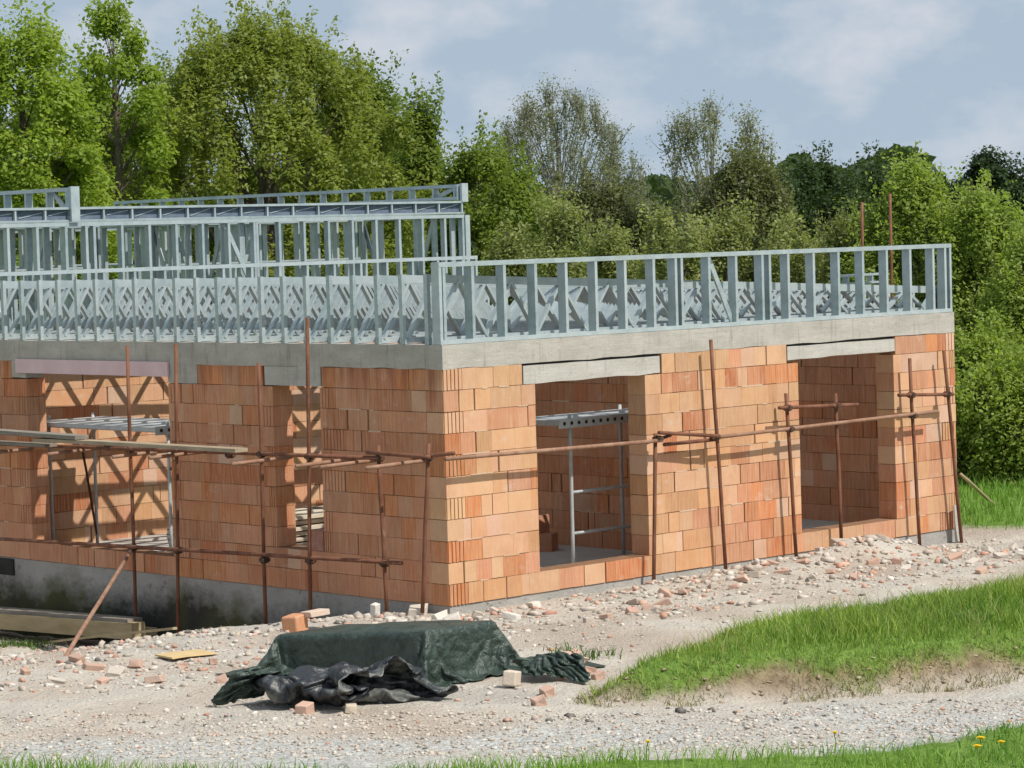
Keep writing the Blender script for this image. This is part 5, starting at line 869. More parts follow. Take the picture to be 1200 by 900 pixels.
0,0,1,0,-1,0,0,0,0,1,-1,1,0,-1,0,0,0,0,0,0,1,0,-1,0,0,0,0,0,0,0,0,0,0,0,0,0,0,1,0,0,0,-2,-4,-6,0,5,-5,-4,3,0,1,-1,1,-1,1,-1,1,0,0,0,0,-1,1,0,-1,0,0,0,0,0,0,1,0,-1,0,0,0,0,0,0,1,-1,0,0,0,0,1,-1,0,0,0,0,0,0,0,0,0,0,1,0,0,-1,0,0,0,0,1,-1,0,0,0,0,0,1,0,0,0,0,0,-2,
17,-22,5,-2,2,1,-2,0,0,1,0,0,-1,1,-1,1,-1,1,-1,0,0,0,0,1,-1,0,0,0,0,1,0,0,-1,0,0,0,0,1,-1,0,0,0,0,0,0,-1,1,1,0,-1,0,0,0,0,0,0,0,1,0,0,-1,1,-1,0,1,-1,1,0,-1,1,0,0,0,0,0,0,3,7,-8,-3,1,1,0,0,0,0,-1,0,0,0,0,-1,1,-1,0,0,1,0,0,-1,1,-1,0,0,0,0,0,0,1,0,-1,0,0,0,1,0,-1,0,0,0,
-1,1,-1,1,0,1,0,0,-1,0,0,0,0,0,0,0,1,-1,0,1,-1,1,-1,0,0,1,0,0,0,0,0,1,-11,30,1,-18,2,0,-1,-1,-1,-1,1,0,-1,-1,1,0,-1,1,-1,0,1,0,0,0,-1,1,0,0,-1,0,0,0,0,0,1,-1,0,0,0,0,1,0,0,0,-1,-1,1,0,0,0,0,0,1,0,0,-1,0,0,0,0,0,1,0,-1,1,-1,1,0,-1,1,0,0,0,0,0,3,-2,-21,0,32,-1,0,0,-1,-2,-6,0,-1,
2,0,-1,0,1,-1,1,0,-1,1,0,0,-1,0,0,0,1,0,0,-1,0,0,0,1,0,-1,0,0,1,0,0,-1,-1,1,1,-1,0,0,0,0,0,0,0,1,0,0,-1,0,0,0,0,1,-1,1,0,-1,1,0,0,0,0,0,1,5,-7,0,11,-16,1,1,0,1,2,5,0,2,0,0,-1,1,-1,0,0,0,1,0,-1,-1,1,-1,0,0,-1,0,0,1,0,0,0,-1,0,1,0,0,-2,0,1,1,0,0,1,1,0,0,-1,0,0,0,0,0,
0,0,1,0,0,-1,1,-1,1,0,-1,1,1,-1,0,0,0,2,2,3,0,1,-4,5,-6,-2,2,2,0,3,-1,-1,-1,0,1,0,0,0,0,0,0,-1,-1,-3,-2,1,0,0,1,0,0,0,0,0,-1,1,-2,-1,-1,0,1,1,0,3,2,2,0,0,0,0,1,0,0,-1,0,0,0,0,0,0,-1,2,-1,2,-1,0,0,0,1,0,13,-3,9,-2,-9,-1,14,-13,8,-5,-3,-3,0,0,1,-1,0,1,0,0,1,-1,0,0,1,-1,0,-2,-2,-1,
1,0,0,0,0,0,0,0,0,-1,1,0,1,0,0,0,0,0,-1,1,2,1,0,0,0,0,0,0,0,1,0,-1,0,0,0,0,1,0,1,-2,1,-1,1,1,0,0,-8,19,-23,13,9,-28,-14,25,-20,12,2,-3,-3,-1,-1,0,0,0,0,0,-1,-1,0,6,-2,1,-2,0,-1,0,-1,0,0,0,0,0,0,0,0,0,0,0,1,1,0,0,0,-1,0,-2,4,1,0,0,-1,0,0,0,0,0,0,1,0,0,1,-2,-3,3,0,1,1,2,3,0,
-2,-2,-9,2,-3,-14,-1,22,6,-19,24,5,-1,-1,0,-6,-11,-1,0,0,0,0,-1,-1,0,1,4,0,-1,0,1,0,0,0,1,0,0,0,0,0,-1,1,0,0,0,-1,1,0,0,0,-1,0,0,0,0,0,1,0,0,0,0,0,-1,0,-1,0,-1,0,0,3,2,2,1,1,-2,-1,3,6,-10,-21,34,-15,-3,-5,-2,22,0,0,1,0,-18,-17,10,1,0,-1,0,-1,0,0,0,-22,1,1,3,0,0,1,0,0,-1,1,0,0,1,0,1,0,-1,0,
-1,1,-1,0,0,-1,1,0,0,0,-1,0,1,0,0,0,0,-1,1,-1,0,0,-1,1,19,-7,0,0,0,5,4,4,12,-1,-6,-7,-17,28,-11,0,6,6,0,-7,-11,-18,0,24,2,-1,0,-1,-1,-2,-4,1,-15,-3,-1,1,0,0,0,-1,1,0,0,-1,1,0,-1,1,0,-1,1,-1,1,-1,1,0,-1,1,0,0,-1,0,1,0,-1,0,0,0,0,0,0,0,1,-1,0,0,4,17,0,-2,-2,-6,-1,0,0,23,-2,6,-13,-11,21,-9,3,-12,-15,0,
4,2,20,-2,-2,-2,-2,-2,-4,1,2,-11,-4,0,0,0,0,0,0,0,-1,1,0,0,-1,1,0,-1,0,1,0,0,-1,1,0,-1,1,0,0,0,0,0,0,0,-1,1,-1,0,0,1,-1,1,-1,1,0,1,2,-2,15,4,0,-1,-2,0,-6,-8,30,-16,20,-13,-9,9,-14,-2,6,-10,-4,19,-2,-2,-1,-1,-2,0,3,-1,-7,-3,-3,0,-1,1,0,0,0,0,0,0,0,0,0,-1,1,0,0,-1,0,1,0,0,0,0,0,0,0,0,0,0,0,-1,
1,-1,1,-1,0,0,1,-1,1,0,0,1,3,-2,-1,12,6,1,-2,-1,-1,-8,-8,34,-13,17,-14,0,8,-7,-11,5,-1,-6,0,0,-1,0,1,2,-1,-7,-2,-4,0,0,5,-5,0,0,0,0,0,0,0,0,0,0,-1,0,0,1,0,-1,1,0,0,0,0,0,0,0,0,0,-1,1,0,-1,0,1,-1,0,0,1,0,0,1,0,3,4,-7,0,10,7,6,14,-3,-12,0,-14,17,-10,27,-19,-1,-6,8,-1,6,-4,-13,0,0,0,1,-1,-7,-3,0,-3,
0,0,1,-1,0,0,0,0,0,-1,1,0,0,0,0,0,-1,0,0,1,0,0,-1,1,0,0,0,0,0,0,0,0,-1,1,0,-1,1,0,0,0,0,0,0,2,1,4,-1,-5,1,10,0,-10,27,12,-17,0,-12,19,-23,27,-6,5,1,0,-8,0,3,-1,1,3,2,-4,-16,3,-7,0,0,1,0,0,-1,0,0,0,0,0,0,-1,0,0,0,0,1,0,0,0,0,0,0,0,0,0,0,0,0,0,0,0,1,-1,0,0,0,0,0,0,1,-1,2,-1,
1,5,4,-5,-6,7,1,0,-5,23,13,-15,4,-18,27,-23,0,1,-1,0,0,-5,4,3,2,-4,-3,-17,12,-14,-1,-1,0,0,1,-1,0,0,0,0,0,1,-1,0,0,-1,0,0,0,0,1,0,0,0,0,0,0,0,0,0,0,0,0,0,0,0,0,0,0,0,0,1,-1,2,0,0,0,4,4,0,1,-9,28,-5,5,-21,18,3,-9,4,-17,32,0,0,0,0,0,0,6,-1,-9,-1,-17,8,-9,4,-3,-2,-1,12,-11,1,-1,0,0,1,0,-1,-1,1,
-1,1,0,0,0,0,0,0,0,0,1,-1,0,0,0,0,2,-2,1,-1,0,1,-1,1,0,0,1,0,1,0,0,0,-2,0,9,-1,2,3,4,17,-21,6,-13,29,-7,-5,0,-15,0,0,0,0,0,6,3,-13,5,-25,1,1,-2,2,-2,2,3,2,-6,0,-1,1,0,-1,0,0,0,-1,1,-1,0,0,1,0,0,0,0,0,0,1,0,0,0,0,-1,3,4,-2,-1,0,1,0,1,1,0,0,1,1,0,0,-7,0,-2,33,-2,12,-32,1,12,0,-1,-17,
29,-8,-3,-2,0,0,0,2,14,-10,-13,14,-22,-2,7,-13,0,0,1,3,-1,0,1,-1,-1,-2,0,-1,0,-1,1,0,-1,1,1,4,-3,0,-1,0,-1,1,0,0,1,1,2,1,1,1,-2,5,10,-2,0,1,1,1,1,1,0,0,0,2,-3,-7,14,-24,24,-15,24,-12,-3,0,0,0,-16,27,-10,-1,0,0,5,13,-30,19,2,-27,-3,7,-4,-5,4,-3,5,1,6,1,5,-3,-8,-2,-2,0,-1,1,1,2,3,9,-7,-7,2,1,1,2,3,1,2,2,
1,1,2,-1,1,0,0,0,-7,9,-3,1,0,0,0,0,0,0,0,-2,3,7,-22,27,-29,6,1,23,-12,-2,0,0,0,-14,23,-9,0,6,11,-20,-1,7,1,-7,-2,5,-19,15,-1,-6,0,2,-2,3,-2,-5,3,-3,-2,1,3,2,1,2,2,2,-1,1,2,1,1,5,-5,0,0,0,0,5,-7,2,0,0,0,0,0,-2,2,0,0,0,0,0,0,0,0,0,0,0,13,-31,33,-5,-19,-1,24,-14,0,0,0,0,-10,15,0,13,-30,0,17,-7,9,0,
-5,-7,12,-6,-5,3,-2,-2,0,2,-6,3,0,3,15,-8,0,0,0,-1,-2,0,10,-6,0,0,0,2,-2,0,0,0,2,-7,11,-6,0,0,0,0,0,-3,3,0,0,0,0,0,0,0,0,0,1,1,-8,15,-25,23,-1,-13,-4,27,-16,0,0,0,0,-4,12,-30,13,5,15,-14,-2,-5,7,-4,-2,-4,3,2,-2,-1,-1,0,-1,-1,9,0,5,-4,0,0,0,0,0,-9,9,0,0,7,-5,-2,0,0,0,0,-2,7,-11,11,-5,0,0,0,0,0,0,0,
0,0,0,0,0,0,0,0,6,-13,1,-2,8,-17,27,-5,-9,-9,30,-17,0,0,0,-1,-12,11,1,6,-16,19,-15,4,0,-4,1,6,8,2,-7,-6,-5,-1,-2,6,-1,5,3,-3,0,0,0,0,0,0,0,0,5,-12,15,-12,4,0,0,0,6,-11,10,-10,9,-4,0,0,0,0,0,0,0,0,0,0,0,0,0,5,-12,5,2,0,0,0,-16,26,-8,-5,-12,31,-16,0,0,0,0,0,0,-5,11,-3,-10,5,-10,12,7,-1,-11,-3,16,5,-14,-7,17,-9,
0,0,3,-3,0,0,0,0,0,0,-1,1,-5,9,-14,20,-8,-2,1,6,-13,6,-5,12,-11,7,-3,0,0,0,0,0,0,0,0,0,0,0,4,-9,5,0,0,0,0,0,0,-15,24,-9,-2,-12,30,-16,0,0,0,0,0,5,3,-4,-11,-9,24,0,-14,-1,4,0,-9,1,23,-26,13,13,-12,1,0,-1,0,0,0,0,0,2,-3,1,5,-9,4,-9,23,-11,5,-15,7,0,0,-7,16,-12,3,0,0,0,1,-1,0,0,0,0,0,0,-4,4,0,0,0,0,
0,0,0,0,-11,22,-9,2,-17,27,-14,1,0,4,12,-7,1,-27,0,17,4,-10,6,0,0,0,0,-3,-9,22,-23,16,-3,1,0,-1,0,0,0,0,0,5,-12,12,-10,5,0,-4,2,16,-23,9,0,0,0,6,-15,18,-8,-1,0,0,-1,4,-3,0,0,0,0,0,0,0,0,0,0,0,0,0,0,0,10,-10,7,-13,3,0,6,-1,0,13,-19,15,-28,3,16,4,-2,-3,1,0,0,0,0,0,0,-10,23,-27,24,-9,-1,-1,1,0,0,0,1,-1,-1,-4,
5,0,0,0,-8,12,-1,-3,0,0,8,-14,6,-8,15,-7,3,-3,0,1,-1,0,0,0,0,0,0,0,0,0,2,-2,0,0,0,9,-17,-2,1,9,0,-11,18,-7,0,2,-6,-17,13,20,-10,10,-21,8,1,0,0,0,0,0,0,14,-29,19,-13,12,-3,0,0,0,0,0,5,-11,6,0,0,0,0,0,-4,4,3,-3,0,10,-18,8,0,-1,1,2,-5,3,0,-4,9,-5,0,0,0,0,0,0,0,0,-2,2,4,-4,7,-15,5,2,1,0,0,0,-10,12,
7,-19,20,-9,6,-15,23,-26,8,11,-6,0,0,0,0,0,14,-28,14,-6,5,3,-2,0,0,0,0,0,-1,0,1,0,0,0,3,1,-6,-1,15,-12,12,-20,8,0,0,0,-6,12,-6,0,0,0,-5,11,-6,0,2,-2,0,0,0,0,0,0,-4,10,-12,8,-2,0,0,0,0,0,0,-3,-4,-3,-7,20,-13,17,-25,12,3,-6,11,-5,0,0,0,13,-27,14,0,0,0,5,-5,0,0,0,0,0,-1,1,0,0,0,3,-6,-1,4,-10,17,-1,-2,-6,2,0,
0,0,-2,1,1,0,0,0,0,-6,12,-6,-2,2,0,0,0,0,0,0,0,-6,10,-7,3,0,0,0,0,0,0,-2,-3,3,6,-14,18,-22,12,0,0,0,-5,8,-3,0,13,-26,13,0,0,0,1,-4,2,2,-1,0,0,0,-1,1,0,0,0,-3,3,2,-2,-5,6,6,-5,-2,0,0,0,0,0,0,0,0,0,0,0,0,-6,10,-4,0,0,0,0,0,0,0,0,0,-1,1,0,0,0,0,0,0,0,0,0,0,-6,16,-20,10,0,0,0,0,0,-3,
3,12,-25,13,0,0,0,0,1,0,-2,0,1,0,0,0,-3,3,0,0,0,0,0,-2,6,-6,1,15,-15,1,0,0,0,0,0,-1,1,0,0,0,0,0,0,-4,7,-3,0,0,0,0,0,0,0,0,-2,2,0,0,0,0,0,0,0,0,0,0,0,-10,16,-6,0,0,0,0,0,0,11,-23,12,0,0,0,0,0,6,-3,-3,0,0,0,0,0,0,0,0,0,0,0,0,0,-4,3,-1,2,-7,7,0,0,0,0,0,-2,2,0,0,0,0,0,0,0,
-3,3,0,0,0,0,0,0,0,0,-2,2,0,0,0,0,0,0,0,0,0,0,0,0,-6,6,0,0,0,0,0,9,-20,11,0,0,0,0,0,1,-7,-3,11,-1,-1,0,0,0,0,0,0,0,0,0,0,0,0,0,-2,-21,21,6,-4,0,0,0,0,-4,4,0,0,0,0,0,0,0,0,0,0,0,0,0,0,0,0,0,0,0,0,0,0,0,0,0,0,0]
D_PLASTIC = [
-626,10,-15,-9,-15,-22,-21,-39,-3,2,-14,2,-10,-15,-30,-30,-6,-22,-9,-3,12,34,4,10,30,-19,6,17,-4,25,-11,3,4,21,14,17,22,4,-15,-2,9,24,26,17,25,29,7,8,4,9,5,7,-14,2,19,-10,-5,6,-16,44,-7,-14,9,-34,3,-1,6,3,-26,53,15,-3,-19,-4,15,-12,-27,44,4,-21,10,-10,22,-17,13,-15,17,-4,-15,0,14,-6,-3,-12,-5,11,1,2,-16,-23,-6,0,4,10,9,-27,4,-2,9,-6,6,-31,12,15,-4,9,-14,-11,-1,0,
45,-21,15,0,24,-16,8,1,-8,-17,23,14,-5,-24,9,15,-13,10,-28,11,19,-4,0,1,-9,-3,1,4,1,-29,-4,2,-14,-4,5,4,-1,9,-22,8,-9,-1,-6,5,4,-12,0,9,-5,-7,11,13,-22,17,-1,27,-15,8,2,18,-3,-19,-8,14,11,2,-14,11,2,-8,13,-9,-38,7,19,21,-2,-12,1,-9,-13,-20,11,0,2,0,-9,-3,-4,-5,0,-1,-3,-8,8,3,-13,4,-10,3,7,-8,9,-13,46,-11,8,-19,19,-6,-23,8,6,36,-24,-8,9,8,4,-8,
7,4,-8,-16,23,-7,-8,-7,15,2,-4,-28,-15,32,-28,9,24,11,-20,-22,-12,-9,24,-9,-2,-2,-9,9,-15,-10,7,0,1,21,-18,29,-8,16,-16,23,-26,5,17,-37,39,-27,24,0,-19,19,-1,8,-2,0,-3,5,-6,-2,1,-12,10,9,-8,15,-2,-38,9,1,13,2,11,-2,-2,1,-27,21,-1,-5,1,-18,22,-11,-5,1,-5,-3,40,-7,6,-11,11,-13,22,-11,-31,41,-32,36,-7,-7,14,-17,7,2,-6,11,3,-2,2,-2,3,-2,-21,12,2,-37,23,23,2,-20,
-11,8,22,-4,4,14,-12,-31,2,11,1,-8,-5,10,-1,-3,20,-1,-28,31,-9,5,-21,8,4,-16,21,-7,24,-9,0,-1,0,7,-1,-24,16,0,15,3,2,11,-22,21,-9,-1,-18,-7,-24,24,26,1,-27,4,-2,27,-26,23,5,3,-16,-1,-1,4,-14,16,0,-6,-5,24,-4,-4,5,0,-9,2,-20,29,1,7,-8,2,-13,12,0,-8,4,4,-3,-8,6,22,0,-1,-4,-11,26,-42,-10,34,-22,-19,11,32,-10,-9,17,-12,14,-45,6,11,6,-7,10,-1,2,-15,14,1,
-7,-13,15,15,-15,-6,27,-22,16,-11,7,-9,6,1,17,-20,5,0,1,5,-2,9,-20,-3,19,-9,30,-7,-26,18,8,-22,16,-15,-24,13,22,6,-26,30,-14,9,-14,-9,10,1,2,10,-6,5,-11,6,4,7,7,-14,7,5,-30,14,4,3,-1,13,-5,1,-13,15,-2,-4,1,19,3,-12,15,-21,-10,27,-15,19,-3,-7,-6,3,5,7,-18,-20,26,-16,29,-18,-26,7,3,-2,0,6,-3,6,9,-13,7,25,-10,5,10,1,-21,-5,8,1,-12,3,8,-5,12,-11,14,-6,
-12,17,-12,3,15,14,-3,-12,2,-31,27,0,4,-5,-4,8,3,-13,25,-16,-10,17,-24,23,-13,0,2,0,-4,7,2,18,-7,15,-4,-18,27,-6,7,-31,30,-4,8,-7,-20,4,9,7,-25,4,-5,9,9,-2,5,2,-25,1,17,18,-45,33,-22,15,13,-1,1,-3,-12,15,-11,26,-21,-15,24,-25,-21,14,10,-3,-3,-2,24,-17,14,10,-4,-4,-12,24,-33,27,-24,4,13,-7,-2,-1,-12,-2,33,-2,-11,-9,-2,7,17,-2,6,-22,-29,10,4,-3,17,-4,20,1,-3,1,
4,1,2,-13,17,-9,-22,23,25,-21,-7,8,6,20,-11,7,-5,7,-2,3,-11,2,5,-42,20,1,0,-9,32,-2,3,-5,-7,3,5,-4,-13,-1,11,10,8,-6,-10,-37,22,-1,-3,-1,16,8,-7,7,-4,1,5,-11,3,9,-9,-18,7,9,0,-3,18,-5,-1,3,-7,-1,8,-5,-2,-32,-6,18,-1,-10,9,21,-11,13,-4,9,-9,3,4,0,1,-8,-5,14,-19,24,-11,8,-13,-12,8,1,-35,35,2,-4,15,-13,-9,23,-14,-6,18,-13,24,-7,2,1,3,4,-3,-5,
14,-23,20,-9,-4,-5,-14,-2,8,10,-20,13,15,-9,6,0,-1,-20,9,19,10,-12,-2,-4,11,-43,15,26,2,-18,-3,-10,29,-44,40,-1,-14,5,5,-9,15,-10,-11,8,23,-2,0,-1,4,-4,5,-1,0,-3,-8,2,0,1,7,-8,-9,1,5,-8,10,3,4,-14,2,17,-20,9,-22,29,-17,-11,25,-2,9,-29,28,-8,-9,14,-26,37,-17,-9,27,-3,-3,-14,-6,20,-18,-11,24,-6,0,3,-2,-2,-9,-13,9,15,-32,17,13,5,-1,-3,-1,5,2,-6,-2,4,-18,12,
-1,-4,12,-27,33,-12,10,-6,-25,35,-34,36,-30,32,-10,-7,16,-8,-11,14,-8,12,-5,2,-13,0,14,-11,8,5,-6,12,-31,-7,31,6,-30,1,0,-21,9,-19,16,50,-6,-7,5,8,3,-14,8,-5,-1,-3,4,10,-13,9,-14,8,9,-8,2,-3,15,-31,28,2,-1,-19,18,1,-7,6,2,3,-8,-3,4,0,-2,-7,18,-19,18,-11,-16,22,5,-28,15,-15,-18,74,-6,-15,9,0,1,3,-12,4,6,-9,-18,7,-10,-2,20,-15,14,-16,1,-9,43,-15,-26,40,-25,14,
1,11,-1,6,-12,-1,0,2,6,-24,13,7,-4,11,-25,19,-3,12,-24,3,10,4,-15,-3,48,-10,17,-12,-10,1,4,4,-12,15,-10,-7,2,-27,15,4,-22,23,-6,0,-8,2,-6,17,22,-27,27,-40,1,23,7,9,4,-15,9,-4,-1,9,-27,20,-6,5,7,-12,-5,9,3,-8,-14,1,-2,51,-9,0,4,3,-12,-6,-1,10,11,-24,4,-8,17,-7,-26,7,22,-27,6,9,-24,25,3,-21,26,19,-28,32,-19,-20,9,13,7,-4,2,-1,2,-4,5,-11,-2,2,-1,-8,
1,15,-2,-19,15,-16,34,11,-7,-5,-2,3,4,-8,-9,1,-24,14,-3,13,-4,10,-16,-4,2,0,-2,-2,4,-12,0,10,3,22,10,-12,8,-9,-18,-2,24,6,-7,-3,8,-2,7,-16,2,-30,32,3,4,-22,15,16,-21,7,22,-34,23,-8,6,2,-28,23,2,-17,-16,7,-1,-1,1,5,18,-14,-10,25,-3,-26,23,4,-15,6,0,-11,25,5,-3,5,-1,-19,-14,34,-3,0,-11,23,-17,15,0,-4,-25,38,-1,1,-6,9,5,-5,-35,31,-6,7,11,-10,-7,-22,17,-19,
8,-1,0,3,-8,-13,4,14,16,-19,3,14,0,-16,11,7,-6,18,-16,17,5,6,-3,-4,3,-41,26,17,-11,11,13,-14,-13,31,-1,-30,27,-12,24,-23,-9,29,-21,-3,0,-5,0,-4,-4,16,-23,-10,26,0,-1,3,-14,-12,8,14,-6,-2,6,11,4,16,-18,-2,12,-20,15,-21,14,-7,25,10,-24,19,-21,-11,30,-2,10,-5,4,-29,7,26,1,6,-22,-3,19,-26,25,-4,-2,5,-33,17,-2,-16,0,6,22,-7,-13,-6,10,4,1,2,-15,25,-10,0,-3,-9,26,-4,
-11,21,-13,17,-21,27,-28,20,16,-15,4,10,-6,-16,12,11,-16,41,-9,2,-10,-2,3,9,-9,5,-20,18,-6,-6,13,-43,45,-20,-27,39,-15,1,2,9,-26,9,5,-4,22,-10,13,-16,-8,14,-14,7,16,-13,14,-17,19,2,0,-29,26,15,4,-1,-3,-15,-4,9,-19,7,39,-20,3,-8,16,-10,-6,10,18,-26,3,2,-7,5,-34,1,23,-12,9,-5,15,-13,24,-19,16,5,-16,10,-6,19,-24,-11,20,9,-12,14,-16,17,-14,-1,17,6,-55,-1,24,21,13,-1,-33,15,
-7,-2,-5,32,-8,0,0,5,6,6,2,-15,-13,-1,-7,-5,0,28,-11,-6,-1,4,-17,17,-20,26,-5,1,12,-5,3,-3,21,-11,-10,-1,17,-13,13,-24,9,-27,8,-19,44,-11,-21,-7,8,29,-7,-12,-4,-8,2,8,4,10,-17,1,2,14,9,9,-15,-21,8,6,-14,-22,36,-8,3,-10,15,-15,31,3,-10,4,4,-2,-20,-2,3,24,-11,5,2,4,-30,19,-3,-14,-30,17,1,-16,10,12,-8,-13,28,-19,-12,1,0,1,9,0,-3,2,-6,-16,1,-7,11,-3,-9,25,
33,-26,-17,24,-2,4,-18,10,9,21,0,-12,0,-18,16,-26,-6,10,20,1,-20,4,14,-27,-1,27,8,-2,-30,-4,4,-12,1,4,-14,15,-11,22,-9,-3,-18,14,-4,-2,7,-15,-3,4,-12,12,3,-9,16,40,-17,4,-1,8,-2,-16,4,11,5,-9,-25,22,-5,10,-27,-6,8,-5,18,-29,-2,13,-4,0,-18,3,11,17,-26,-2,6,2,-6,-5,3,-12,25,-5,11,-23,1,-10,4,-7,-12,14,-10,-1,-1,17,-19,34,24,-21,7,-1,14,-8,-23,7,9,-6,-2,-13,-4,20,
17,-22,6,-13,-13,26,-16,-9,-10,-9,5,11,-14,5,14,-2,-12,-2,11,-10,2,11,-16,4,0,16,-3,6,-23,17,-19,-23,20,-21,16,-13,44,-14,1,15,-12,-10,14,15,-14,-12,-3,4,13,-21,-5,-7,5,26,-12,18,-17,-27,3,-2,-5,7,-2,-15,25,-6,-1,-7,-4,4,-6,7,-296,-22,-15,20,-20,15,23,1,40,35,24,29,9,6,4,18,41,29,27,17,22,-1,-26,-11,7,13,-15,-13,15,15,-11,-29,-24,-9,-32,-17,-19,-38,4,16,-24,-11,-2,-22,3,-9,-20,-19,
-22,5,24,-1,22,5,-11,-8,32,-30,-24,35,2,-6,-6,-32,14,17,22,8,-25,-9,6,-9,-6,7,1,-19,-6,5,31,12,-47,-8,21,5,9,-16,14,-19,-7,39,-24,12,24,-10,-18,16,-25,4,1,9,-6,-11,-1,13,-2,12,6,-19,17,21,-5,-11,-14,-1,8,-1,-25,6,0,-1,13,10,-40,6,-4,7,21,1,-21,2,-5,18,4,-25,12,15,-12,15,-5,3,0,-17,11,-16,27,15,-1,-9,-1,-20,4,14,15,-18,-11,-15,14,10,-3,-13,-28,18,27,-5,-15,-6,-21,29,
6,-22,4,15,16,-21,-14,-9,0,-12,4,22,20,-41,7,-1,24,-12,-12,28,0,-18,10,16,8,2,-4,-27,0,25,0,-7,-4,6,-8,5,1,1,-31,-1,-29,18,37,-1,-16,-29,-8,3,19,3,5,-17,24,6,-6,-4,-33,2,29,-24,-2,6,-5,-2,-4,33,-30,1,21,11,-19,9,14,-2,-18,-9,14,25,-8,-7,-11,9,-4,-4,-3,-6,28,-21,-5,14,6,-16,7,-19,16,22,3,1,-17,6,-18,-9,16,-1,-19,-2,7,-9,2,-10,2,24,-29,5,0,6,9,-18,14,-16,
4,25,16,-37,34,0,3,-1,-10,5,4,2,-20,-4,5,-8,-3,22,-23,-4,17,7,-9,-4,29,-12,-22,24,9,-1,-1,-20,15,-27,-17,14,2,14,-26,1,-7,13,-10,-2,16,-19,15,-5,-4,20,5,-21,3,-23,8,24,3,21,2,3,-9,-9,15,-2,-18,-15,-2,10,5,-21,4,3,-7,5,20,2,12,18,0,-23,6,14,3,-19,-4,17,-25,-19,12,-8,19,-24,2,-7,10,-5,-2,13,-13,1,9,-10,15,-2,-3,-1,3,11,-11,3,17,-1,14,-25,-12,12,6,-19,-7,10,
-5,6,-4,2,-10,0,-5,17,15,7,11,-3,-6,1,-5,3,-30,17,13,-15,-20,-11,-1,2,3,-7,1,9,-4,-7,6,7,-8,0,2,22,-6,-7,-5,0,-2,-5,8,23,-4,12,-6,-14,5,-9,-3,-15,9,-5,-4,1,3,-6,9,-9,26,-26,-14,31,10,-32,30,5,-14,-23,29,9,-13,-10,-33,5,-5,4,-11,7,4,1,13,18,7,-11,-28,31,-12,-2,-3,-3,-11,12,-17,-1,11,-7,25,8,-18,-15,3,7,-10,-1,1,2,-4,14,-18,19,27,-1,-11,-35,24,23,-44,26,
16,-24,-8,-5,2,-11,0,-5,-4,1,7,-6,0,4,-1,-3,15,21,-19,-11,13,0,11,-9,3,-20,26,-24,-10,25,-23,20,-3,2,-4,-13,14,2,2,-21,26,-24,18,-19,-7,30,3,-20,-32,21,13,-34,13,21,-38,4,1,2,7,19,-31,-10,10,5,13,-16,3,9,-9,7,24,-31,8,8,-19,-3,11,21,-26,-6,18,-24,19,-4,3,-3,-3,4,-2,2,5,-1,-17,19,-19,17,-21,-1,18,24,-15,-29,11,1,-17,5,14,-11,3,-4,20,-32,33,-15,5,-12,0,23,-19,0,
19,-31,0,19,-7,37,-1,-33,-7,-10,8,10,-8,1,-4,1,6,-1,1,0,-4,2,-2,5,-6,-10,20,-16,-4,-23,1,-8,12,4,-4,-4,7,7,-8,5,-8,25,-32,28,-28,36,-14,-1,-22,11,34,4,-35,39,-28,-16,1,-3,17,32,-32,-24,-4,-1,-2,11,-6,2,13,0,1,-1,3,8,3,16,-9,-25,-9,14,-13,-1,-16,5,-1,27,-10,-1,-3,2,-8,8,-6,2,8,-13,21,-25,4,-9,32,-15,1,-4,22,-9,25,-14,-31,8,-11,12,14,-7,-21,10,-16,-4,21,-11,
6,6,2,-2,1,19,-14,-12,10,16,-26,-6,-23,9,-7,-7,26,-3,4,-1,-16,-2,13,-7,-2,-9,8,-5,-3,12,-11,20,-15,24,-22,1,0,-7,19,14,-12,-22,12,-6,-17,25,11,-11,1,-14,-5,27,-22,-2,3,12,-3,-10,14,12,-12,-8,20,-21,-5,-15,-2,3,8,0,2,1,11,-25,25,-14,13,-25,-3,4,3,3,10,-14,21,-21,23,-19,3,-8,-9,16,16,-21,4,-8,23,-19,0,16,0,-6,1,-26,21,-4,1,-6,23,-20,21,-16,24,-12,-11,3,-18,13,-13,4,
5,-5,5,1,-4,2,-9,20,-15,28,-11,-24,14,-11,-1,20,-19,19,-19,27,-33,7,-12,-4,0,36,-28,2,3,5,15,-17,16,0,-19,20,-28,18,-10,17,-9,2,-5,12,-12,24,-15,-4,1,-18,25,-19,-6,0,-3,9,-4,-3,-4,-8,6,7,0,-6,-4,12,13,-24,10,4,13,-18,11,-22,17,-19,26,-20,25,-7,-23,24,-8,22,-19,19,-15,-22,35,-19,18,-15,-5,16,-20,22,-13,-3,14,-8,-21,14,-17,37,-33,3,-1,-1,7,-6,-18,22,0,-4,-8,28,6,4,-32,30,
-13,-5,-4,-12,10,0,-15,25,-21,19,-17,2,30,-11,-10,10,4,-14,31,-3,-28,1,-7,23,-1,-7,-1,-7,-2,-5,5,3,-28,2,23,-25,28,-29,11,-16,9,8,-6,-9,22,-4,-2,-2,1,-6,27,-25,25,-11,-9,16,-26,12,-6,-1,9,-9,5,-11,9,10,21,-24,1,12,-35,11,2,20,3,5,0,-11,12,-25,-3,-16,14,12,13,-30,-9,33,-37,18,-11,1,-14,4,17,-9,5,9,17,-21,-2,11,-19,23,-11,-4,5,-10,8,-10,8,-2,-5,2,-7,21,-21,-12,22,21,
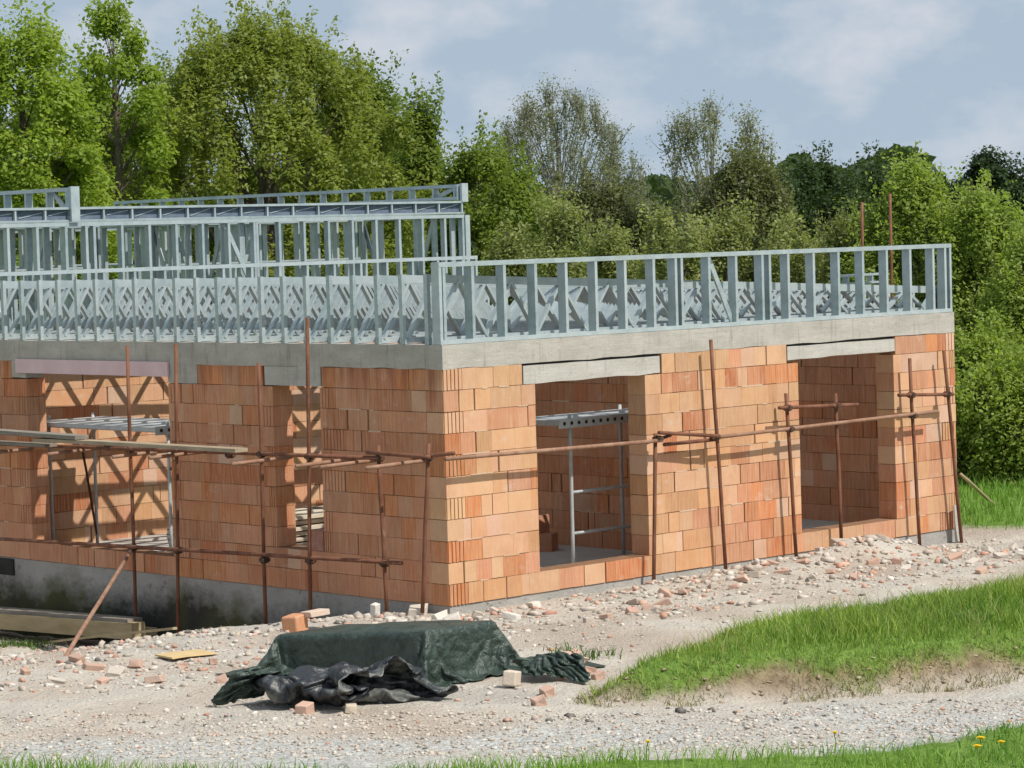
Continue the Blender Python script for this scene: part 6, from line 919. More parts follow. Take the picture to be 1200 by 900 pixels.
-7,-24,26,-34,2,28,24,-17,-4,18,-22,-10,4,-9,-16,30,-3,-9,16,-37,14,0,-9,2,21,-11,-7,3,1,-6,27,9,-29,1,22,-20,7,13,-33,3,12,-4,-2,-4,13,-16,7,-6,-4,18,-24,20,14,2,-34,33,-11,-21,9,26,0,-20,-1,5,-13,20,-10,-13,-8,-3,-15,4,-7,0,8,6,-14,13,0,25,-28,11,-10,20,10,-30,1,7,13,-19,-5,-5,4,2,-2,5,-9,1,5,-2,-1,-6,11,-10,0,15,28,-34,33,-18,-23,-4,23,0,-11,-6,30,-9,8,-19,
-16,24,-32,21,-16,-8,-6,20,-6,-7,19,-16,25,-27,4,2,1,12,-10,4,-2,-12,19,4,-25,2,4,-6,5,8,-9,-1,8,-2,17,-30,3,2,14,29,-26,20,-5,-27,-6,12,9,-6,-15,23,-7,17,-31,2,15,-12,26,-18,-3,-1,10,-7,4,-5,-3,16,-20,1,5,3,-7,7,2,10,-14,-6,1,23,-1,-19,-8,16,-8,-11,14,2,-10,13,-11,19,-17,11,26,-5,-4,0,-6,-18,0,8,-6,8,0,-10,-23,-2,9,-4,1,13,0,-18,13,2,-13,-2,-2,3,0,-7,
12,-5,8,13,-24,-6,16,-23,19,2,-2,6,-8,4,0,-1,-6,17,-13,11,9,-21,7,-10,5,2,20,1,-21,7,-12,-3,-2,9,18,-15,-25,10,-9,2,3,0,-2,12,-16,5,-4,-2,0,-4,21,-14,-3,23,-5,-5,-16,3,6,12,-16,3,-4,2,19,-21,11,20,-20,0,-8,-3,0,14,-16,22,-26,27,-24,15,7,-11,17,-7,-5,-24,18,20,-20,5,-2,4,-13,-1,28,-22,-8,9,-10,4,-3,3,-5,14,-6,1,20,-29,15,-13,5,2,10,-12,2,2,1,-4,12,-15,
28,-21,21,-31,24,-22,33,-36,35,-19,2,-16,4,4,4,5,0,-16,-12,32,-12,-8,9,-14,1,3,9,21,16,-15,-22,-21,5,-1,1,1,21,-6,-12,16,-17,21,-28,10,2,-2,6,11,-17,27,-29,12,-9,11,-3,21,-38,31,-32,26,-27,7,4,5,0,-4,-4,1,13,2,-14,-9,-20,0,1,6,-8,1,-1,12,12,-19,-1,-4,0,-10,7,5,-3,-2,1,0,9,-1,0,-7,9,-10,15,-18,21,-3,2,-16,10,-16,1,-7,34,-32,25,-24,22,-14,1,4,-4,-6,7,-2,
7,13,1,-21,-22,2,-1,7,-2,-3,-7,-2,4,6,3,-4,-11,10,2,6,-5,18,-23,1,3,-6,15,-8,6,-7,-4,22,-19,-1,1,-5,0,9,-9,22,-15,12,-21,16,-15,8,16,-16,-5,31,-21,3,-12,17,-5,-2,-23,0,3,8,-7,17,-26,11,-1,18,-7,2,-5,-2,11,-19,21,-25,12,-12,-1,16,-12,19,-25,26,-17,21,1,-32,5,13,-7,-8,15,-12,2,-7,5,6,-11,6,0,8,-4,8,2,9,1,-26,42,-17,-30,6,-3,9,9,-16,26,-19,-5,20,14,4,
-9,15,-34,26,-35,21,-23,1,9,-7,7,-11,8,-3,24,-27,2,-7,-3,12,-5,33,-32,10,-13,22,3,-23,7,-4,28,-10,0,-19,19,2,6,5,-33,50,-17,-17,13,-5,13,-7,-4,1,9,-15,34,13,-6,-25,29,-34,22,-33,15,27,-24,-19,19,-18,26,-17,2,-10,-3,30,-18,-7,20,-11,28,-35,13,-15,3,28,-17,6,3,9,0,-15,-9,4,7,23,-15,-23,-30,16,-11,-4,5,16,-5,17,-24,2,-10,27,25,-14,-30,28,-33,1,34,-39,23,-10,-17,32,-24,29,-30,1,
9,-11,37,-24,-2,0,-7,29,-24,21,-6,5,4,-19,-4,10,11,5,2,0,-6,6,10,-10,84,2,-3,15,-11,6,-5,0,7,5,3,-7,-18,-15,-5,-10,-12,-14,21,27,-2,-2,13,-12,5,-13,-26,-23,-23,-9,-18,7,0,-18,5,30,25,8,19,18,6,-4,-6,13,24,7,7,-7,-2,-19,3,12,-14,1,-11,-2,21,-25,6,13,-10,-3,8,16,18,5,-5,-8,-12,33,-19,1,18,-5,-20,15,-33,8,1,-4,14,-13,-1,-11,15,26,-20,-16,-2,22,-1,-19,18,11,6,-31,
-14,-1,3,21,2,-2,-2,-15,-25,5,0,-1,-9,30,-8,2,-11,-4,-4,4,14,4,6,-11,46,-15,2,-9,-14,23,-12,-15,5,-24,11,2,2,15,5,-16,-14,14,33,-5,-21,-12,2,18,-28,13,2,18,-23,-21,0,4,11,12,-13,-3,-20,9,6,-16,12,-17,12,4,35,-7,-27,-14,0,17,-20,52,-17,20,-8,-22,19,-28,23,-21,-8,1,1,24,-15,8,-4,10,-9,-15,4,13,14,-3,-17,-2,5,-12,7,-16,0,20,-18,-4,1,7,1,11,-6,-19,25,-4,-19,22,9,0,
-5,14,-2,-18,-20,-1,51,-24,12,2,10,-15,-24,29,-32,16,-5,10,-15,7,23,-14,2,11,-11,-8,-17,-6,6,6,-4,-18,10,-1,0,-1,11,-9,4,1,-10,15,-6,1,-24,14,-15,23,1,-8,-7,-3,4,8,23,-1,-11,18,-28,25,-1,-26,15,16,-20,-17,15,-15,31,-17,14,-22,18,11,-2,-14,8,-5,8,-30,-8,-3,11,-11,-2,4,1,13,-3,-3,-5,0,0,-1,26,-13,-4,-24,15,-2,23,-8,-10,5,-10,-7,13,19,5,-26,29,-2,-7,14,-37,23,8,-17,-9,23,
-27,32,0,2,-13,-19,12,20,4,-9,-25,6,-20,3,8,3,-17,5,3,2,-4,18,2,-17,15,-12,9,23,-26,36,-16,-11,2,25,-14,-13,1,9,-17,18,24,-1,-6,1,1,-6,-9,-5,15,-7,4,-10,24,-12,17,0,-6,5,3,1,0,-1,-6,-1,-13,-9,-30,27,-5,1,-12,-3,16,-15,20,3,-4,1,1,6,-2,-13,15,13,-19,-3,22,-23,4,-11,13,-16,9,21,-6,-7,-9,10,-2,-20,23,11,4,6,-7,3,3,9,-6,4,-1,-4,-3,-5,10,-7,1,-31,5,-16,
29,-29,3,16,-15,18,-14,11,-9,17,-15,8,-9,-5,4,-6,18,-22,10,17,-22,8,-8,11,-6,-3,14,-13,25,-20,15,-17,-10,36,8,-2,-1,5,-14,14,-4,2,-3,1,-12,6,-17,-2,20,-2,-3,-17,-18,16,14,-27,11,-12,17,-16,14,-13,21,-15,2,8,-19,7,-18,16,-11,-6,14,-11,-4,3,0,4,-2,24,-4,5,-11,5,-13,0,-5,13,26,3,0,-12,10,-5,9,-16,-1,-8,7,-3,-12,20,-11,1,2,6,-32,14,19,-20,-17,20,-12,18,-13,14,-9,-3,12,-15,
16,-23,3,17,-21,1,16,5,-11,3,1,-10,1,16,4,7,21,-47,18,16,-16,16,4,-18,13,-2,-22,-5,21,-1,-9,13,-5,-15,23,-2,-17,-4,22,-14,1,16,-19,-14,22,-11,16,-19,2,-12,-14,7,-5,19,-15,8,4,18,-33,-1,17,-3,-7,17,-22,-1,9,27,-2,13,-14,-6,19,-27,-9,29,-12,11,-3,-2,-28,1,22,-5,-5,11,-22,26,-10,-5,2,9,-24,24,10,-16,-8,17,-19,19,17,-17,6,-7,-16,-1,32,-34,30,-2,13,-44,4,8,7,-14,22,-34,19,0,
2,25,13,-1,-24,10,9,-25,-12,13,14,-12,2,4,-19,0,10,-9,12,5,2,-8,-12,19,-10,4,-13,34,-7,-25,22,-21,-6,30,-17,-13,13,5,-12,-4,0,-1,9,1,-11,-1,7,6,-29,19,-6,7,-7,11,-4,15,10,-5,-16,14,-11,-23,10,10,-9,5,15,0,-12,-1,19,-27,23,-17,18,-26,9,0,11,-27,6,19,-17,21,11,-29,7,12,12,-7,7,-1,-28,4,12,4,-7,3,-1,10,-8,19,-16,-12,15,-28,33,-14,-15,21,10,-22,12,-15,-13,23,5,-17,-7,10,
28,-5,-16,29,-25,11,-25,35,-14,-5,20,-17,-24,-1,10,-5,-14,21,-9,9,-6,4,0,5,-11,-12,11,8,10,-11,-3,-5,19,-30,39,-22,-23,35,-34,10,23,-33,8,18,-17,6,21,-18,-5,22,2,-13,1,17,-2,-28,19,6,-12,-14,34,-26,16,10,-21,-26,0,0,6,-20,16,3,-7,4,2,-1,3,-14,0,27,-2,4,-5,2,6,-8,-1,14,-23,-25,19,-24,9,20,-24,14,0,27,-40,0,26,4,-9,24,-23,16,-11,8,-5,-17,26,15,-37,-2,-2,26,3,-22,-26,-1,
-12,13,16,-12,-2,4,-9,19,3,-10,-19,11,16,-3,0,-13,0,19,-36,17,22,-8,-43,9,-3,20,21,-33,26,-27,35,-5,-6,-17,30,-26,28,-30,24,-11,-13,20,14,-18,9,-17,-8,10,15,-1,-23,-16,-5,22,-19,24,-14,-17,8,7,16,3,-16,-4,2,-7,1,-17,-16,5,30,-26,15,-20,48,-21,-20,2,20,9,-23,27,-31,26,-1,3,2,6,-23,27,-15,-3,12,12,-20,-28,29,1,-10,3,9,-2,-1,-19,7,-19,32,-24,25,-20,-3,12,1,13,-2,-6,-9,4,-12,19,
1,-23,-16,27,-33,48,-25,25,-12,-28,6,3,24,-31,31,-23,27,3,-14,6,15,-18,-2,11,-4,-31,11,0,-14,29,17,-40,9,9,2,-12,20,-2,-12,22,-36,26,-23,-9,13,12,22,-12,-8,-22,9,-6,22,7,-18,-22,39,-35,11,19,0,-10,-26,37,-31,29,-28,35,-9,-6,7,14,-17,6,-2,-11,4,19,-26,8,-10,15,-28,25,-34,20,-4,8,21,7,1,-41,35,-40,-1,9,-14,4,3,29,3,-9,-18,5,-4,21,13,-15,-6,27,-23,-2,13,2,-19,-3,21,-33,38,-12,
-22,31,-12,10,6,-13,-3,-4,15,-18,11,12,-13,-21,23,-36,24,-22,31,-10,26,-1,-42,34,-32,2,3,-11,23,-20,23,-10,15,10,-29,-5,4,4,19,8,-5,0,-3,-13,14,-5,8,-38,28,0,4,8,0,-25,14,5,-2,9,-16,13,-25,27,-11,-5,11,-22,-10,31,-36,6,15,18,22,-9,-5,-36,13,0,20,8,-30,17,-4,9,-32,14,9,-6,5,-16,2,36,-8,-14,25,2,-11,2,-4,-10,10,11,-38,17,21,0,13,-44,16,-20,32,-15,14,-25,27,-3,-14,7,-24,1,
21,-10,-17,32,4,3,-2,-15,-15,41,-25,3,20,-9,6,5,-19,-21,22,9,-14,20,-11,2,10,9,-12,-6,-12,4,2,15,-15,-8,3,-13,2,37,-6,4,-25,28,-27,21,-11,0,-19,25,0,9,0,-24,15,4,-15,-8,14,-32,0,20,-10,-18,30,-9,-17,32,-11,-2,3,1,-2,0,-6,-3,22,-10,12,-15,18,-10,-7,4,-1,18,-32,1,24,-25,1,-7,13,24,2,-33,27,-25,23,1,0,-27,30,-19,20,3,-20,9,-8,-14,-12,24,0,-12,11,-12,-19,-4,31,-19,12,1,
5,2,8,-2,-1,-1,2,6,-31,12,3,-11,8,5,-2,-2,-14,10,17,10,-14,1,-27,11,-6,28,-25,26,-20,11,3,10,-31,16,-31,7,23,-8,16,-21,8,-24,18,6,-6,10,17,-14,-8,10,-11,-14,17,-1,1,-15,21,6,-10,-11,21,-14,0,10,-6,-13,4,-19,29,-10,-23,20,29,-25,21,-26,24,-19,21,-24,22,3,-9,-13,12,-16,-1,-7,0,20,-14,25,3,9,-10,9,1,7,-5,14,-1,0,-27,7,-11,3,4,9,-18,6,11,9,-7,11,-15,-12,1,5,13,10,
-30,27,-13,-21,8,29,-6,7,-28,21,-22,22,-25,18,1,-6,-13,1,23,5,-16,1,9,-11,14,-1,1,0,5,0,2,4,-2,-16,1,-18,18,0,-7,-12,9,1,4,3,-24,-7,17,14,-2,-16,-11,19,28,-1,0,-16,-8,11,5,-19,22,-20,18,-20,26,-37,13,1,11,-2,-17,7,21,3,3,-9,17,0,3,6,0,-9,0,-3,-35,3,13,-3,6,23,-6,1,-5,0,-9,3,10,-22,-21,14,13,-2,-13,-8,15,-13,37,3,-7,-14,13,15,-9,2,-25,31,-16,6,-19,7,
0,-2,7,7,-24,17,19,-6,13,3,0,4,3,5,-30,-19,6,15,-9,3,-2,3,-5,23,-1,-7,12,-12,-15,27,-25,-16,20,8,-6,-22,-6,48,-33,37,7,-23,-26,23,-20,22,7,-29,22,4,2,-2,3,1,1,-29,27,-22,15,19,3,13,-3,7,-4,-14,21,-15,-14,-7,14,5,-6,-13,22,-20,23,-4,-10,1,18,-13,1,-22,-5,19,13,-20,30,-30,25,-9,2,17,-11,-35,38,-41,6,30,-24,4,9,2,11,-2,-15,3,-8,-7,-7,12,-30,26,23,-13,-5,12,-13,2,
18,-26,10,6,-10,11,-14,24,-4,-14,2,-33,1,18,11,-1,-27,8,22,-1,5,23,-19,-7,-6,17,8,-11,-33,33,-10,-25,20,-9,-1,-4,6,17,11,2,-18,-15,-21,16,-8,-16,13,13,2,-13,-11,1,9,24,-12,-6,18,-10,15,-1,-23,23,-46,18,-15,2,15,13,-11,-17,24,2,-7,5,20,-10,1,-30,24,8,-1,-24,11,0,-8,8,2,-6,-25,5,4,7,11,9,-9,-9]
D_END = [
-980,21,6,15,12,14,-6,17,5,20,6,4,11,13,16,14,14,18,17,3,12,13,17,1,11,20,18,-17,-2,18,15,10,19,13,20,20,4,-26,13,-2,6,-10,18,-21,14,5,10,1,-8,2,0,2,-5,-2,1,8,-5,-4,-9,18,-8,-6,6,11,-4,-12,2,0,-5,12,-3,-18,-21,27,-21,5,-3,7,6,6,-9,-1,11,8,0,-9,-1,13,-1,-19,6,-6,11,-10,9,-15,11,-1,-18,18,14,-12,-7,10,-2,-3,5,4,6,-22,31,-1,-19,6,-6,20,-14,-2,4,2,
9,-1,4,-27,13,11,-15,-4,-2,17,-18,15,-12,-7,13,-9,15,1,-2,-8,8,-8,-14,13,-19,30,-13,7,6,-14,3,-5,21,-14,-5,4,15,-20,-4,14,-16,10,10,-1,-11,-11,18,-11,19,-7,-15,9,-16,20,8,-2,-14,3,13,-21,-2,-14,7,1,18,8,-16,-5,10,14,-6,-12,-10,17,-12,11,-3,-12,-3,22,-11,5,-14,10,-14,17,-6,0,9,-18,6,-11,16,-1,-18,16,20,-18,5,-10,-5,4,18,-11,3,-7,-1,11,-6,10,-5,-16,23,-4,-11,-23,27,4,-4,-13,
7,-8,17,-17,-4,20,-15,19,-27,2,2,-10,-11,32,-25,-2,7,-1,-3,14,-15,19,-1,-16,4,5,6,-11,-9,14,-3,-3,-23,8,21,-9,1,-5,1,4,7,-21,15,6,-4,-14,27,-2,-5,1,18,-5,-19,6,1,15,9,-17,-9,19,-15,-6,15,-12,4,-8,18,6,-14,-13,0,11,-14,17,-19,15,-2,1,-2,-15,20,14,-36,15,5,-7,-1,11,1,-15,6,-9,3,11,0,-13,16,3,-26,33,-27,12,-14,16,15,-22,-8,14,-5,-16,16,-7,3,8,0,15,0,-16,-3,-25,
20,-22,-1,-7,16,1,-10,5,12,-20,13,2,-10,1,17,-18,-5,-10,0,-1,12,20,-12,-16,19,-9,4,7,-10,14,0,-15,15,4,2,2,2,10,-20,11,-17,15,9,-1,-18,15,-15,-6,9,6,-18,13,5,-17,11,-3,-13,4,17,0,4,0,-5,-9,3,3,5,12,-23,22,8,-5,14,-28,21,-21,11,-8,-3,4,12,-10,14,5,-17,-6,16,-26,27,-2,-19,4,21,-13,-13,9,-6,12,5,8,-9,-8,0,2,20,-27,17,14,15,-12,-19,-1,5,6,-2,-3,-1,-4,-1,4,
1,-4,-3,27,-26,36,-2,-29,5,25,-4,-10,-11,17,-14,7,12,11,-19,-2,10,-16,-8,18,12,2,7,-4,-30,-1,10,3,-9,-1,0,-10,8,-2,10,-15,34,-28,26,2,-23,2,25,-4,-10,-12,20,-16,9,-14,25,-2,-13,18,-24,7,6,5,-27,31,14,-24,-6,-4,3,14,-22,17,-6,-10,-10,29,-25,12,-7,5,-3,-2,8,20,-6,-15,-1,17,-18,20,-12,0,-9,18,-8,-12,1,2,-2,-22,19,24,-1,-5,-12,-5,5,-15,19,6,3,-38,4,12,-4,21,8,-14,-15,2,
19,12,-10,-15,19,-18,6,5,2,-27,36,-27,-6,3,3,-8,-2,1,3,6,5,-12,6,7,-18,17,11,3,-20,-8,6,-8,14,7,-4,-11,16,-7,5,-2,-6,8,-3,-3,1,16,-25,17,-11,20,4,-9,-9,-2,6,-5,-5,14,-4,-9,17,-4,-26,10,31,-16,-18,19,-12,14,6,-2,-18,15,17,-14,10,6,-12,1,-1,-7,14,-16,22,-14,7,-3,0,-1,-16,-2,5,-10,8,13,-6,-16,32,-12,-23,23,9,-19,17,-7,0,14,-2,-14,-10,21,-6,-1,6,-5,6,0,-13,14,
-5,16,11,1,-14,11,-1,-21,-3,7,-13,2,-10,25,-2,19,-14,-17,18,5,-10,-2,2,-13,22,-6,-3,7,1,-8,-3,-7,9,3,12,-16,-13,4,17,12,-3,-22,13,7,-15,-17,18,-18,20,-10,-11,17,20,-16,-6,13,5,-3,-18,8,-13,18,-20,12,-5,10,2,2,-22,8,16,9,145,2,-22,-12,-11,-11,-19,-10,17,-21,-33,-22,-11,19,12,-5,14,-9,9,-1,-1,-1,-7,-16,11,-4,-6,-14,-19,10,6,2,-2,-17,-7,-6,-1,-6,5,-6,-10,20,-1,-10,-11,22,16,-5,
-10,-27,1,18,-10,23,-29,13,-9,11,-5,21,-30,23,-2,-3,2,-22,10,-7,18,14,-10,-4,-6,-10,-7,-5,5,1,30,-12,-17,-1,16,21,-2,-15,-18,-2,7,6,3,-28,29,-15,20,-17,20,-26,14,8,4,-9,-20,18,-13,-1,15,2,-9,-7,24,5,-15,-19,3,35,-22,-17,2,17,16,3,-17,10,-8,-22,28,-2,-21,5,-10,17,-16,2,-4,14,15,3,-12,-18,0,16,-17,7,-5,7,-27,29,7,-11,-23,10,27,-21,6,-19,14,-3,21,-20,16,7,-12,-1,-11,-8,5,-9,
25,-12,-12,-1,1,25,13,-8,-18,-3,8,-12,-12,-9,22,-12,20,3,-11,-23,16,13,-38,37,-4,0,-19,9,-18,6,10,13,-7,3,-17,4,4,10,-6,-14,7,-5,7,0,6,-12,15,0,3,-15,-16,6,2,22,8,-19,-12,0,18,-29,27,16,-9,-15,12,-11,-7,8,14,0,-3,-15,-7,13,10,-8,-2,-8,-1,15,-6,0,-11,19,-7,25,-18,-24,3,-1,19,11,-29,39,-1,-21,-20,19,14,-17,-12,9,-5,-3,5,0,12,-1,-20,4,12,0,1,-10,-1,-2,3,-3,13,-5,
-25,14,24,-2,-23,-7,-2,16,16,-33,29,16,-31,-17,21,3,6,-25,8,1,-6,6,5,2,-3,-19,16,7,-4,-1,10,-17,0,12,-21,6,-3,-23,24,17,-1,-19,-16,5,-16,10,1,20,20,-6,-30,20,-20,16,-22,5,7,-9,4,11,3,-9,-12,19,-5,4,-16,32,4,-23,-1,-6,1,-12,-17,16,26,2,-19,-22,39,-14,-22,1,15,5,10,-22,6,-13,20,-6,-16,2,-1,6,4,1,-10,5,-3,15,11,-28,24,7,-2,-17,-6,17,-20,-16,15,12,13,-1,2,18,-11,-30,
-15,12,2,5,-6,1,-12,4,15,1,-18,-3,19,-5,-6,8,-10,2,-6,25,-29,22,13,0,-4,-3,24,-14,-20,0,5,-12,0,31,13,-1,-15,-13,-1,2,1,0,-5,-9,8,-3,7,10,-9,2,18,-13,-8,-8,11,-17,25,-15,0,12,-9,13,-14,5,-13,7,-7,33,-27,0,-4,26,-4,-14,5,-4,-9,14,0,-10,-6,11,-7,-7,3,23,-27,5,23,-5,-19,14,-10,-6,3,7,-7,8,5,-3,-2,-13,6,-19,36,-13,18,-31,7,5,-6,1,11,-20,13,3,-15,-2,20,-10,
-9,0,14,-13,-1,2,9,-16,5,8,-12,1,-6,-8,6,15,-1,0,-5,-3,-21,4,2,21,-6,-4,-6,4,-6,17,0,-6,-5,-7,-3,10,-4,-4,4,1,-5,4,-4,15,-17,4,-6,3,-16,15,1,-17,21,12,3,3,-12,-31,1,4,14,7,-9,-10,2,-5,3,15,10,-18,-12,3,4,-8,11,-6,-3,4,-4,-2,21,-22,22,-20,-15,-5,13,-5,-4,-2,14,11,3,-6,-29,4,6,-1,7,3,-7,10,-15,3,9,13,-7,-20,15,-1,-13,-2,6,11,22,-3,-24,25,-33,6,
-13,15,-14,5,-10,-4,-5,7,9,14,-1,-26,-2,1,13,-3,17,-19,-1,4,-1,-2,14,-1,-25,20,-8,-4,12,0,-9,16,15,-29,32,-23,3,-25,6,8,2,10,-18,-8,10,-2,10,9,-20,-3,8,0,-9,14,3,-20,1,2,-8,17,6,-19,7,2,2,-2,9,-17,13,21,-27,20,9,10,-21,8,-13,3,17,-19,-8,5,-9,-4,5,0,-2,18,-9,-11,16,4,-21,1,8,-7,15,-11,-2,25,-22,9,-4,-7,-16,15,23,-18,-4,6,12,-13,4,-23,16,13,-21,-2,10,-4,
5,-6,-14,12,7,-6,-13,14,15,-15,-12,8,-9,10,-2,-8,26,-16,-9,19,-12,-10,7,11,-50,4,8,-22,19,9,-16,7,19,-5,3,9,-9,-7,3,18,-1,-6,9,25,14,-9,-6,-9,-4,-5,5,-3,-6,-3,17,14,3,4,14,2,21,-28,-14,37,-25,17,12,-15,-6,24,-18,-7,22,-12,-6,-18,31,4,-17,-15,6,24,-8,10,-15,17,-1,-10,5,-13,-16,6,-14,6,-3,16,-7,24,-13,-10,18,-10,18,3,-25,-1,28,-19,-12,26,-14,-1,-15,30,0,-17,-19,14,24,-18,
20,-26,14,4,-11,14,-15,-23,28,-27,-2,1,18,-18,27,-4,2,-19,3,1,10,-18,-8,31,-17,-8,21,-5,4,-9,6,4,-8,-35,22,18,-23,-2,-4,28,6,-8,7,-12,-21,32,-19,-19,-5,26,-16,20,-12,8,-20,15,-6,11,-6,-14,17,-1,-9,20,-5,-7,3,-2,-1,-13,-25,15,22,4,-28,-7,23,18,-9,4,-5,5,7,-16,15,-23,23,-1,8,-8,3,-17,23,-9,-10,15,-3,-4,-5,-21,7,10,9,5,0,5,-21,-17,30,4,-1,-23,-5,14,15,-7,9,-33,30,8,
7,11,-19,-2,4,18,-8,4,-1,-10,15,-20,18,-7,7,-13,-17,-2,6,19,11,-2,1,-14,-18,28,6,-6,-7,-25,23,14,-34,0,-7,24,15,0,5,-18,-6,3,20,-5,-12,14,-6,7,-18,19,-12,11,-16,-15,2,-1,15,6,11,1,-22,-1,23,1,-6,-14,-21,9,21,-8,-22,3,-6,23,-1,4,-10,-20,9,27,-9,-9,11,-4,2,-16,18,-3,6,-19,-14,2,-5,25,6,2,-5,-15,7,12,1,-2,9,-26,8,11,-11,-20,25,-26,19,-6,3,2,-24,-1,3,9,-1,13,
-2,0,-6,3,-15,23,-18,-12,10,-3,13,17,-4,-18,-5,23,-3,0,-22,20,-12,11,11,-14,12,5,-26,19,6,-3,6,-12,14,0,-14,-3,15,1,-7,0,3,-24,33,-12,-27,5,3,15,6,4,-25,-14,20,18,0,-19,18,-20,-5,12,20,-9,2,-15,13,8,-1,1,-12,-6,12,0,-13,16,-11,12,-5,-5,-10,-8,30,0,-23,-2,28,-7,10,-9,-32,0,20,13,-16,15,-18,-4,12,1,6,-7,-9,-15,16,-10,8,12,-2,2,2,-1,4,-28,28,0,-18,3,-18,2,29,-2,
-2,5,2,-2,-2,-24,-17,27,11,-20,22,-13,3,18,-7,-9,-12,22,-26,29,-10,-3,-7,13,2,-11,-6,24,-26,26,-6,4,-14,-16,-1,5,9,19,-25,14,6,3,-23,-14,11,5,-12,31,16,-1,-10,13,2,-16,14,-25,20,0,8,-27,-14,3,31,-19,27,-18,18,-7,-10,-2,-17,6,-2,12,20,-39,12,-9,35,-25,9,0,-1,-9,17,-8,5,-3,-3,13,-3,0,-21,-3,17,11,-1,-6,-19,21,-25,31,-5,0,0,-9,-3,-11,-6,6,-14,31,-31,28,-27,36,-24,12,6,-20,
10,9,3,-12,8,-15,-1,9,9,-22,-4,13,13,-8,5,-18,2,-26,37,4,-5,8,-17,-13,5,5,8,-30,27,-22,30,-4,3,-3,-7,2,8,-9,19,0,-12,8,6,0,-5,12,-32,-6,17,13,-7,-4,5,5,-37,28,14,-7,3,-16,-18,-9,23,-3,-18,49,0,-18,2,-3,8,-8,6,11,-2,5,-9,-12,-2,-6,22,7,3,-24,-17,23,-12,13,12,-12,-10,-18,25,18,-1,-1,-17,-21,-1,10,29,-24,19,9,-17,11,-21,20,-2,-8,8,20,0,-1,-3,-18,-14,16,24,6,
1,-39,26,0,-16,16,1,-13,-22,-1,28,10,-1,-20,6,0,-19,26,-25,14,16,-26,21,-22,25,-16,-13,12,8,5,-15,21,-19,-30,11,-7,17,19,-7,-10,14,-19,22,-1,-1,-23,-11,20,14,3,-26,27,-9,-36,11,2,8,13,-16,23,8,10,-16,-6,18,-9,17,-17,13,-13,-28,27,-31,4,18,23,-11,12,-20,21,-5,10,-24,-24,25,12,-20,3,23,0,-25,-14,9,3,17,-20]
# ------------------------------------------------------------------ tarpaulin over a block pallet, and loose sheets (draped vertex heights, mm)
def drape(name, data, nx, ny, off, mat, thick=0.006, rotz=0, at_=None):
    a = np.array(data, np.int32).reshape(3, ny, nx).astype(np.int32)
    a = np.cumsum(np.cumsum(a, axis=2, dtype=np.int32), axis=1, dtype=np.int32)/500.0
    v = a.reshape(3, -1).T+np.array(off)
    if at_ is not None:
        m0 = v.mean(0); c, s_ = math.cos(rotz), math.sin(rotz); d = (v-m0)*0.8
        v = np.stack([d[:, 0]*c-d[:, 1]*s_+at_[0], d[:, 0]*s_+d[:, 1]*c+at_[1], v[:, 2]*0.8-.03], -1)
    gzv = G(v[:, 0], v[:, 1])
    v[:, 2] = np.maximum(v[:, 2]+(gzv+0.12)*np.clip(1-(v[:, 2]+0.12)/0.5, 0, 1), gzv+0.012)
    ctr = np.array((v[:, 0].mean(), v[:, 1].mean(), 0.)); v = v-ctr
    i = (np.arange(ny-1)[:, None]*nx+np.arange(nx-1)[None, :]).ravel()
    o = quads(name, v, np.stack([i, i+1, i+nx+1, i+nx], -1), mat, smooth=True)
    o.location = tuple(ctr)
    s = o.modifiers.new('sub', 'SUBSURF'); s.levels = 1; s.render_levels = 1
    s2 = o.modifiers.new('sol', 'SOLIDIFY'); s2.thickness = thick
    return o
OFF = (-4.0, -3.5, 0.0)
tag(drape('tarpaulin', D_TARP, 76, 62, OFF, M['tarp']), 'dark green tarpaulin draped over a low pallet in front of the house corner', 'tarpaulin')
tag(drape('plastic_sheet', D_PLASTIC, 52, 36, OFF, M['plastic']), 'crumpled black plastic sheet heaped in front of the green tarpaulin', 'plastic sheet')
tag(drape('tarpaulin_scrap', D_END, 36, 22, OFF, M['tarp']), 'crumpled piece of dark green tarpaulin at the far end of the heap', 'tarpaulin scrap')
tag(drape('tarpaulin_scrap', D_END, 36, 22, OFF, M['tarp'], rotz=2.3, at_=onground(648, 797)), 'crumpled end of dark green tarpaulin gathered on the ground right of the pale brick', 'tarpaulin scrap')

# ------------------------------------------------------------------ rubble
ICO_V = []
_p = (1+5**.5)/2
for a_, b2 in ((1, _p), (-1, _p), (1, -_p), (-1, -_p)):
    ICO_V += [(0, a_, b2), (a_, b2, 0), (b2, 0, a_)]
ICO_V = np.array(ICO_V, float); ICO_V /= np.linalg.norm(ICO_V[0])
def _icofaces():
    fs = []; e = np.linalg.norm(ICO_V[0]-ICO_V, axis=1); m = np.sort(e)[1]*1.05
    for i in range(12):
        for j in range(i+1, 12):
            for k in range(j+1, 12):
                if max(np.linalg.norm(ICO_V[i]-ICO_V[j]), np.linalg.norm(ICO_V[j]-ICO_V[k]), np.linalg.norm(ICO_V[i]-ICO_V[k])) < m:
                    n = np.cross(ICO_V[j]-ICO_V[i], ICO_V[k]-ICO_V[i])
                    fs.append((i, j, k) if n@ICO_V[i] > 0 else (i, k, j))
    return np.array(fs)
ICO_F = _icofaces()
CUBE8 = np.array([(x, y, z) for x in (-1, 1) for y in (-1, 1) for z in (-1, 1)], float)
